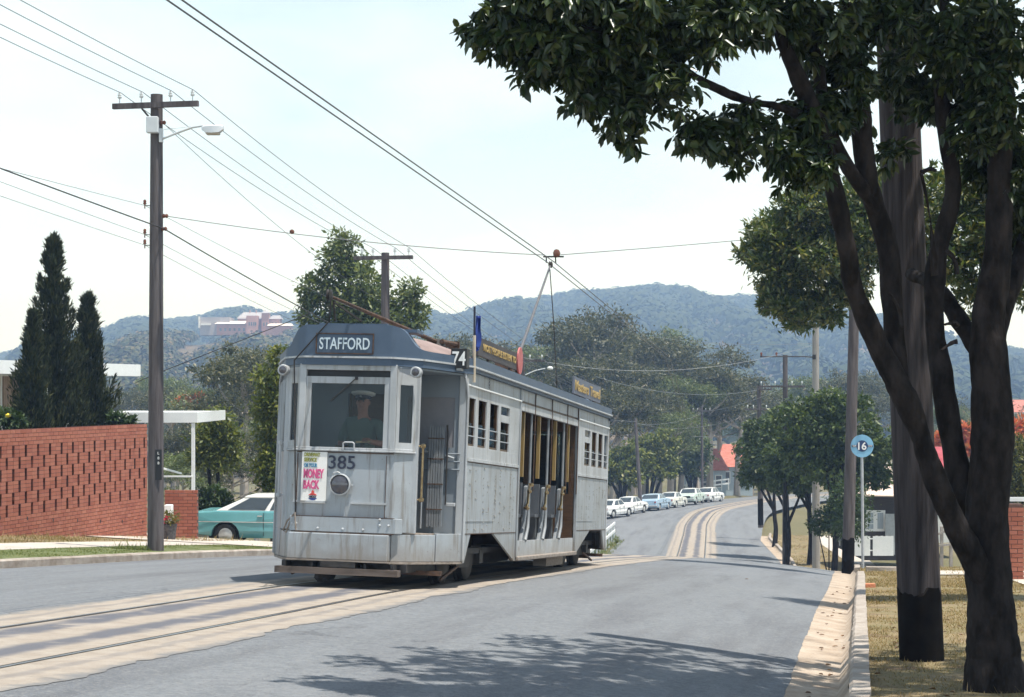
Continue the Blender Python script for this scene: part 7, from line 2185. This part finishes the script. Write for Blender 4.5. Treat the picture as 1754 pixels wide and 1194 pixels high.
cottage('house with crimson roof glimpsed beside the near timber pole', 1585, 1660, 800, 768, 850, 96, mat('crimson_roof', (0.28, 0.04, 0.05), (0.36, 0.07, 0.08), scale=2, rough=0.7), M_WALLW, 0.15)
# white post-and-rail fences
def rail_fence(label, pts, h, n, rails=(0.95, 0.5)):
    a, b = pts[0], pts[-1]
    t = thing('rail_fence', label, 'fence', a)
    tot = len(pts)
    for k in range(n + 1):
        f = k / n * (tot - 1); i = min(int(f), tot - 2); p = pts[i].lerp(pts[i + 1], f - i) - a
        MB().box(p.x - 0.05, p.x + 0.05, p.y - 0.05, p.y + 0.05, p.z - 0.2, p.z + h).build('post', M_FASCIA, t)
    for r in rails:
        for i in range(tot - 1):
            p, q = pts[i] - a, pts[i + 1] - a
            MB().bar(p + Vector((0.06, 0, h * r)), q + Vector((0.06, 0, h * r)), 0.05, 0.16).build('rail', M_FASCIA, t)
    return t
rail_fence('white post-and-rail fence beside the road just past the tram tail', [at(y, float(LEFT(y)) - 0.35) for y in (80, 88, 96, 104, 112)], 1.05, 12)
rail_fence('white rail fence behind the far end of the parked cars', [P(1166, 848, 190), P(1200, 842, 190), P(1248, 836, 191)], 1.0, 8)
# loose brick on the verge
lbk = MB().box(-0.115, 0.115, -0.055, 0.055, 0, 0.076).build('brick', mat('orange_brick', (0.48, 0.17, 0.08), (0.55, 0.22, 0.12), scale=12, rough=0.9, bump=0.4, bscale=30), None, bevel=0.008)
lbk.location = GP(1487, 30.6); lbk.rotation_euler = (0, 0, 0.2)
lbk.location.z = gz(lbk.location.x, lbk.location.y)
tag(lbk, 'loose orange brick lying on the dry verge near the kerb', 'brick')
lin = MB().box(-0.45, 0.55, -0.09, 0.09, -0.05, 0.12).build('concrete_slab', M_KERB, None, bevel=0.015)
p = at(44.2, float(LIP(44.2)) + 1.2); lin.location = p; lin.rotation_euler = (0, 0, -0.12)
tag(lin, 'tilted concrete edging slab at the mouth of the right-hand driveway', 'slab')

# ------------------------------------------------------------------ large red building on the hill
YM = 800.0
mo = P(420, 572, YM)
conv = thing('monastery', 'large pink and red brick building with grey roofs on the wooded hill', 'building', mo)
def cm(px, py, d=0):
    return P(px, py, YM + d) - mo
M_PINK = mat('pink_brickwork', (0.42, 0.22, 0.19), (0.52, 0.30, 0.26), scale=0.15, rough=0.9)
M_SLATE = mat('slate_roof', (0.30, 0.29, 0.32), (0.38, 0.37, 0.39), scale=0.2, rough=0.8)
M_GREYB = mat('grey_block', (0.34, 0.31, 0.32), (0.42, 0.39, 0.39), scale=0.2, rough=0.9)
M_PALEV = mat('pale_roof_iron', (0.62, 0.56, 0.53), (0.70, 0.64, 0.60), scale=0.2, rough=0.7)
def blk(px0, px1, y0, y1, d0, d1, m, nm='wall'):
    a, b = cm(px0, y1), cm(px1, y0)
    return MB().box(a.x, b.x, d0, d1, a.z, b.z).build(nm, m, conv)
def gab(px0, px1, ye, yr, d0, d1, m, ins=0.0):
    a, b = cm(px0, ye), cm(px1, ye); zr = cm(0, yr).z
    h = (b.x - a.x) * ins
    v = [(a.x, d0, a.z), (b.x, d0, a.z), (b.x, d1, a.z), (a.x, d1, a.z), (a.x + h, (d0 + d1) / 2, zr), (b.x - h, (d0 + d1) / 2, zr)]
    return MB().add(v, [(3, 2, 1, 0), (0, 1, 5, 4), (1, 2, 5), (2, 3, 4, 5), (3, 0, 4)]).build('roof', m, conv)
w1 = blk(341, 392, 543, 574, 2, 16, M_GREYB)
blk(339, 341.5, 542, 562, 1, 2, M_WHITE, 'gable_edge')
blk(343, 360, 554, 557, 1, 1.9, M_WHITE, 'awning')
blk(371, 424, 556, 574, 0, 10, M_PINK); gab(368, 425, 555, 549, -1.5, 11, M_PALEV, 0.1)
blk(404, 452, 543, 572, 6, 18, M_PINK); gab(402, 456, 545, 533, 5, 19, M_SLATE, 0.15)
tw = blk(423, 441, 541, 574, -2, 5.5, M_PINK, 'tower')
blk(447, 460, 535, 574, 2, 5.9, M_PINK, 'gable_wall'); gab(446, 461, 536, 531.5, 1.5, 6, M_SLATE, 0.3)
blk(461, 477, 546, 574, 3, 12, M_PINK); gab(459, 480, 546, 539, 2, 13, M_SLATE, 0.2)
blk(458, 500, 558, 574, 0, 2.9, M_PINK); gab(457, 503, 558, 554, -1, 2.8, M_PALEV, 0.1)
for px in (427, 431, 435, 438):
    blk(px, px + 2, 552, 558, -2.15, -2.0, M_PANE, 'window')
for px in (376, 384, 392, 400, 408, 416):
    blk(px, px + 3.5, 562, 567, -0.15, 0.0, M_PANE, 'window')
for px in (450, 455, 464, 470):
    blk(px, px + 2.2, 552, 558, 1.8 if px < 460 else 2.8, 2.0 if px < 460 else 3.0, M_PANE, 'window')
for px in (421, 432, 447):
    blk(px, px + 1.4, 529.5, 535, 11, 12, M_PINK, 'chimney')

# ------------------------------------------------------------------ the driver
drv = thing('person', 'tram driver in white-topped peaked cap and green shirt behind the windscreen', 'person')
drv.matrix_world = TM
DX, DY = tl(622, 690, 'y', 0.62).x, 0.62
def skin(name, chain, material, parent, sub=2):
    """chain: {key: (pos, radius)}, edges as key pairs; grown with a Skin modifier."""
    nodes, edges = chain
    keys = list(nodes)
    me = bpy.data.meshes.new(name)
    me.from_pydata([nodes[k][0] for k in keys], [(keys.index(a), keys.index(b)) for a, b in edges], [])
    o = bpy.data.objects.new(name, me); COL.objects.link(o)
    sk = o.modifiers.new('skin', 'SKIN')
    for i, k in enumerate(keys):
        r = nodes[k][1]
        me.skin_vertices[0].data[i].radius = r if hasattr(r, '__len__') else (r, r)
    me.skin_vertices[0].data[0].use_root = True
    s = o.modifiers.new('smooth', 'SUBSURF'); s.levels = sub; s.render_levels = sub
    dg = bpy.context.evaluated_depsgraph_get()
    out = bpy.data.meshes.new_from_object(o.evaluated_get(dg))
    bpy.data.objects.remove(o)
    out.shade_smooth()
    out.materials.clear(); out.materials.append(material)
    return link(name, out, None, parent)
zh = tl(622, 690, 'y', 0.62).z
def D(x, y, z): return (DX + x, DY + y, zh + z)
M_SKIN = mat('skin', (0.36, 0.17, 0.12), (0.42, 0.21, 0.15), scale=8, rough=0.5)
nodes = {'hip': (D(-.02, .10, -.92), (.17, .12)), 'waist': (D(-.02, .08, -.68), (.155, .11)), 'chest': (D(-.01, .06, -.38), (.18, .12)), 'neck0': (D(0, .03, -.19), .085), 'neck': (D(0, .02, -.13), .062), 'jaw': (D(0, -.015, -.075), (.074, .082)), 'head': (D(0, .0, .02), (.092, .105)), 'crown': (D(0, .01, .09), (.078, .085)),
         'shL': (D(-.20, .06, -.245), .07), 'elL': (D(-.27, -.02, -.53), .048), 'wrL': (D(-.16, -.24, -.60), .034), 'haL': (D(-.11, -.31, -.60), .036),
         'shR': (D(.20, .06, -.245), .07), 'elR': (D(.30, -.03, -.52), .048), 'wrR': (D(.20, -.24, -.50), .034), 'haR': (D(.15, -.31, -.48), .036),
         'knL': (D(-.13, -.18, -.98), .085), 'anL': (D(-.13, -.10, -1.40), .05), 'knR': (D(.10, -.18, -.98), .085), 'anR': (D(.10, -.10, -1.40), .05)}
edges = [('hip', 'waist'), ('waist', 'chest'), ('chest', 'neck0'), ('neck0', 'neck'), ('neck', 'jaw'), ('jaw', 'head'), ('head', 'crown'), ('chest', 'shL'), ('shL', 'elL'), ('elL', 'wrL'), ('wrL', 'haL'), ('chest', 'shR'), ('shR', 'elR'), ('elR', 'wrR'), ('wrR', 'haR'), ('hip', 'knL'), ('knL', 'anL'), ('hip', 'knR'), ('knR', 'anR')]
for s, h in ((-1, 'haL'), (1, 'haR')):
    hx, hy, hz_ = nodes[h][0]
    for k in range(4):
        nodes[f'f{k}{h}'] = ((hx + (k - 1.5) * 0.018, hy - 0.045, hz_ + 0.012), .010)
        nodes[f'g{k}{h}'] = ((hx + (k - 1.5) * 0.018, hy - 0.065, hz_ - 0.025), .009)
        edges += [(h, f'f{k}{h}'), (f'f{k}{h}', f'g{k}{h}')]
    nodes[f't{h}'] = ((hx - s * 0.045, hy - 0.02, hz_ + 0.01), .011); edges.append((h, f't{h}'))
body = skin('body', (nodes, edges), M_SKIN, drv)
sh = {k: (nodes[k][0], tuple(r + 0.014 for r in (nodes[k][1] if hasattr(nodes[k][1], '__len__') else (nodes[k][1],) * 2))) for k in ('hip', 'waist', 'chest', 'shL', 'elL', 'shR', 'elR')}
sh['col'] = (D(0, .035, -.165), (.095, .085))
skin('shirt', (sh, [('hip', 'waist'), ('waist', 'chest'), ('chest', 'col'), ('chest', 'shL'), ('shL', 'elL'), ('chest', 'shR'), ('shR', 'elR')]), mat('green_shirt', (0.10, 0.15, 0.135), (0.13, 0.18, 0.16), scale=6, rough=0.9), drv)
tr_ = {k: (nodes[k][0], tuple(r + 0.018 for r in (nodes[k][1] if hasattr(nodes[k][1], '__len__') else (nodes[k][1],) * 2))) for k in ('hip', 'knL', 'anL', 'knR', 'anR')}
skin('trousers', (tr_, [('hip', 'knL'), ('knL', 'anL'), ('hip', 'knR'), ('knR', 'anR')]), M_NAVY, drv)
capm = MB().lathe([(0.0, 0.14), (0.10, 0.142), (0.155, 0.125), (0.150, 0.105), (0.10, 0.085)], D(0, 0.0, 0.0), 'z', 20)
cap = capm.build('cap', M_WHITE, drv, smooth=True)
for v in cap.data.vertices:
    v.co.z += (v.co.y - DY) * -0.12
MB().lathe([(0.10, 0.105), (0.102, 0.05), (0.098, 0.045)], D(0, 0.0, 0.0), 'z', 20).build('cap_band', M_NAVY, cap, smooth=True)
MB().slab(D(-.08, -.085, .055), D(.08, -.085, .055), D(.055, -.16, .03), D(-.055, -.16, .03), 0.006).build('peak', M_BLACK, cap)
MB().lathe([(0.0, -0.012), (0.012, -0.006), (0.014, 0.01)], D(0, -0.115, 0.078), 'y', 10).build('badge', M_CHROME, cap)
MB().add([D(-.014, -.088, -.035), D(.014, -.088, -.035), D(0, -.112, -.03), D(0, -.082, .025)], [(0, 2, 3), (2, 1, 3), (0, 1, 2)]).build('nose', M_SKIN, body)
for s in (-1, 1):
    MB().lathe([(0.0, -0.006), (0.011, -0.003), (0.011, 0.003), (0.0, 0.006)], D(s * 0.030, -0.086, 0.018), 'y', 8).build('eye', M_BLACK, body)
    MB().lathe([(0.0, -0.012), (0.024, -0.006), (0.024, 0.006), (0.0, 0.012)], D(s * 0.082, 0.005, 0.0), 'x', 10).build('ear', M_SKIN, body)
MB().box(D(-.024, 0, 0)[0], D(.024, 0, 0)[0], D(0, -.090, 0)[1], D(0, -.080, 0)[1], D(0, 0, -.062)[2], D(0, 0, -.055)[2]).build('mouth', mat('lip', (0.25, 0.08, 0.07), (0.28, 0.1, 0.08), rough=0.5), body)
# controller stand in front of the driver (part of the tram)
MB().box(DX - 0.36, DX - 0.06, 0.10, 0.34, ZJ, 1.62).lathe([(0.14, 1.62), (0.15, 1.66), (0.05, 1.68)], (DX - 0.21, 0.22, 0), 'z', 14).build('controller', M_IRON, tram)
MB().tube([(DX - 0.21, 0.22, 1.68), (DX - 0.21, 0.22, 1.73), (DX - 0.08, 0.28, 1.73)], 0.014, 6).build('controller_handle', M_BRASS, tram)
MB().tube([(DX + 0.12, 0.26, ZJ), (DX + 0.12, 0.26, 1.78)], 0.025, 8).build('brake_column', M_IRON, tram)
MB().bar((DX + 0.03, 0.28, 1.79), (DX + 0.22, 0.28, 1.80), 0.025).build('brake_handle', M_BRASS, tram)

# ------------------------------------------------------------------ grass, leaf litter
def blades(name, label, o0, o1, y0, y1, n, h, material, seed, lift=0.0, patch=True):
    rng = np.random.default_rng(seed)
    y = y0 + (y1 - y0) * rng.random(n) ** 1.5
    a = o0(y) if callable(o0) else np.full(n, o0); b = o1(y) if callable(o1) else np.full(n, o1)
    o = a + (b - a) * rng.random(n)
    if patch:
        gn = rng.normal(size=(64, 256))
        def vn(a, b):
            ai, bi = np.floor(a).astype(int), np.floor(b).astype(int); fa, fb = a - ai, b - bi
            g = lambda i, j: gn[i % 64, j % 256]
            return (g(ai, bi) * (1 - fa) + g(ai + 1, bi) * fa) * (1 - fb) + (g(ai, bi + 1) * (1 - fa) + g(ai + 1, bi + 1) * fa) * fb
        f = vn(o * 1.1 + 20, y * 0.8) + 0.8 * vn(o * 3.3 + 7, y * 2.6) + rng.normal(0, 0.5, n)
        k = f > 0.15
        y, o = y[k], o[k]; n = len(y)
    nx, ny = NRM(y)
    base = np.stack([XC(y) + o * nx, y + o * ny, ZC(y) + DZ(o, y) + lift - 0.004], axis=1)
    ang = rng.random(n) * 6.283
    hh = h * rng.uniform(0.3, 1.2, n) * np.where(rng.random(n) < 0.06, 2.4, 1.0)
    w = 0.0024 + 0.0011 * np.clip(y - 12, 0, 30) * 0.3
    ln = rng.uniform(0.2, 1.6, n)
    sx = np.stack([np.cos(ang), np.sin(ang), np.zeros(n)], axis=1) * w[:, None]
    dirv = np.stack([-np.sin(ang) * ln, np.cos(ang) * ln, np.ones(n)], axis=1)
    tip = base + dirv * hh[:, None]
    V = np.stack([base - sx, base + sx, tip], axis=1).reshape(-1, 3)
    o_ = link(name, fast_mesh(name, V, np.arange(3 * n).reshape(n, 3)), material, kind='stuff')
    return tag(o_, label, 'grass')
L_DRYG = leaf_mat('dry_grass', [(0.28, 0.20, 0.10), (0.37, 0.28, 0.155), (0.25, 0.18, 0.085), (0.16, 0.15, 0.055)], trans=0.3, rough=0.7, spec=0.1, tint=(1.1, 1.1, 0.8))
L_GRNG = leaf_mat('green_grass', [(0.09, 0.12, 0.04), (0.13, 0.155, 0.055), (0.19, 0.19, 0.08)], trans=0.3, rough=0.7, spec=0.1)
blades('dry_grass', 'patchy straw-coloured grass of the right-hand verge', lambda y: LIP(y) + 0.60, lambda y: LIP(y) + 3.3, 7, 62, 150000, 0.032, L_DRYG, 1)
blades('green_grass', 'mown green grass strip behind the left kerb', lambda y: LEFT(y) - 1.75, lambda y: LEFT(y) - 0.16, 18, 52, 40000, 0.022, L_GRNG, 2, 0.012)
blades('dry_grass', 'dry straw grass along the foot of the brick wall', lambda y: LEFT(y) - 5.35, lambda y: LEFT(y) - 3.2, 24, 46, 16000, 0.07, L_DRYG, 3, 0.01)
blades('roadside_grass', 'rank grass below the white fence past the tram', lambda y: LEFT(y) - 2.2, lambda y: LEFT(y) + 0.3, 78, 118, 14000, 0.22, L_GRNG, 4)
blades('dry_grass', 'rough dry grass of the verge under the round-headed trees', lambda y: LIP(y) + 0.62, lambda y: LIP(y) + 3.4, 60, 116, 16000, 0.09, L_DRYG, 6)
blades('grass_tuft', 'tuft of long grass at the foot of the lamp pole', lambda y: LEFT(y) - 1.25, lambda y: LEFT(y) - 0.45, 33.1, 33.7, 420, 0.09, L_GRNG, 5, 0.012, False)
rng = np.random.default_rng(9)
n = 260
yy = 9 + 26 * rng.random(n) ** 1.3
oo = LIP(yy) + np.where(rng.random(n) < 0.23, rng.uniform(0.05, 0.45, n), np.where(rng.random(n) < 0.02, rng.uniform(-1.8, 0.0, n), rng.uniform(0.7, 3.2, n)))
nx, ny = NRM(yy)
pos = np.stack([XC(yy) + oo * nx, yy + oo * ny, ZC(yy) + DZ(oo, yy) + 0.014], axis=1)
ax = rng.normal(size=(n, 3)); ax[:, 2] = rng.uniform(0, 0.25, n); ax /= np.linalg.norm(ax, axis=1)[:, None]
sd = np.cross(ax, np.array([0, 0, 1.0])); sd /= np.linalg.norm(sd, axis=1)[:, None]
V, Fq = leaves6(pos, ax, sd, rng.uniform(0.04, 0.085, (n, 1)), rng.uniform(0.016, 0.03, (n, 1)), 0.4)
lo = link('leaf_litter', fast_mesh('leaf_litter', V, Fq), leaf_mat('dead_leaf', [(0.10, 0.05, 0.025), (0.20, 0.10, 0.05), (0.30, 0.19, 0.10)], trans=0.05), kind='stuff')
tag(lo, 'scattered brown fallen leaves along the near gutter and verge', 'leaves')
# ---- hazy summer air
hz = MB().box(-2500, 2500, -130, 2300, -45, 112)
m = bpy.data.materials.new('haze'); m.use_nodes = True
nt = m.node_tree; nt.nodes.clear()
o_ = nt.nodes.new('ShaderNodeOutputMaterial'); v_ = nt.nodes.new('ShaderNodeVolumePrincipled')
v_.inputs['Color'].default_value = (0.40, 0.61, 1.0, 1)
v_.inputs['Density'].default_value = 0.00068
v_.inputs['Absorption Color'].default_value = (1, 1, 1, 1)
v_.inputs['Anisotropy'].default_value = 0.2
nt.links.new(v_.outputs[0], o_.inputs['Volume'])
hz_o = hz.build('haze', m, kind='stuff')
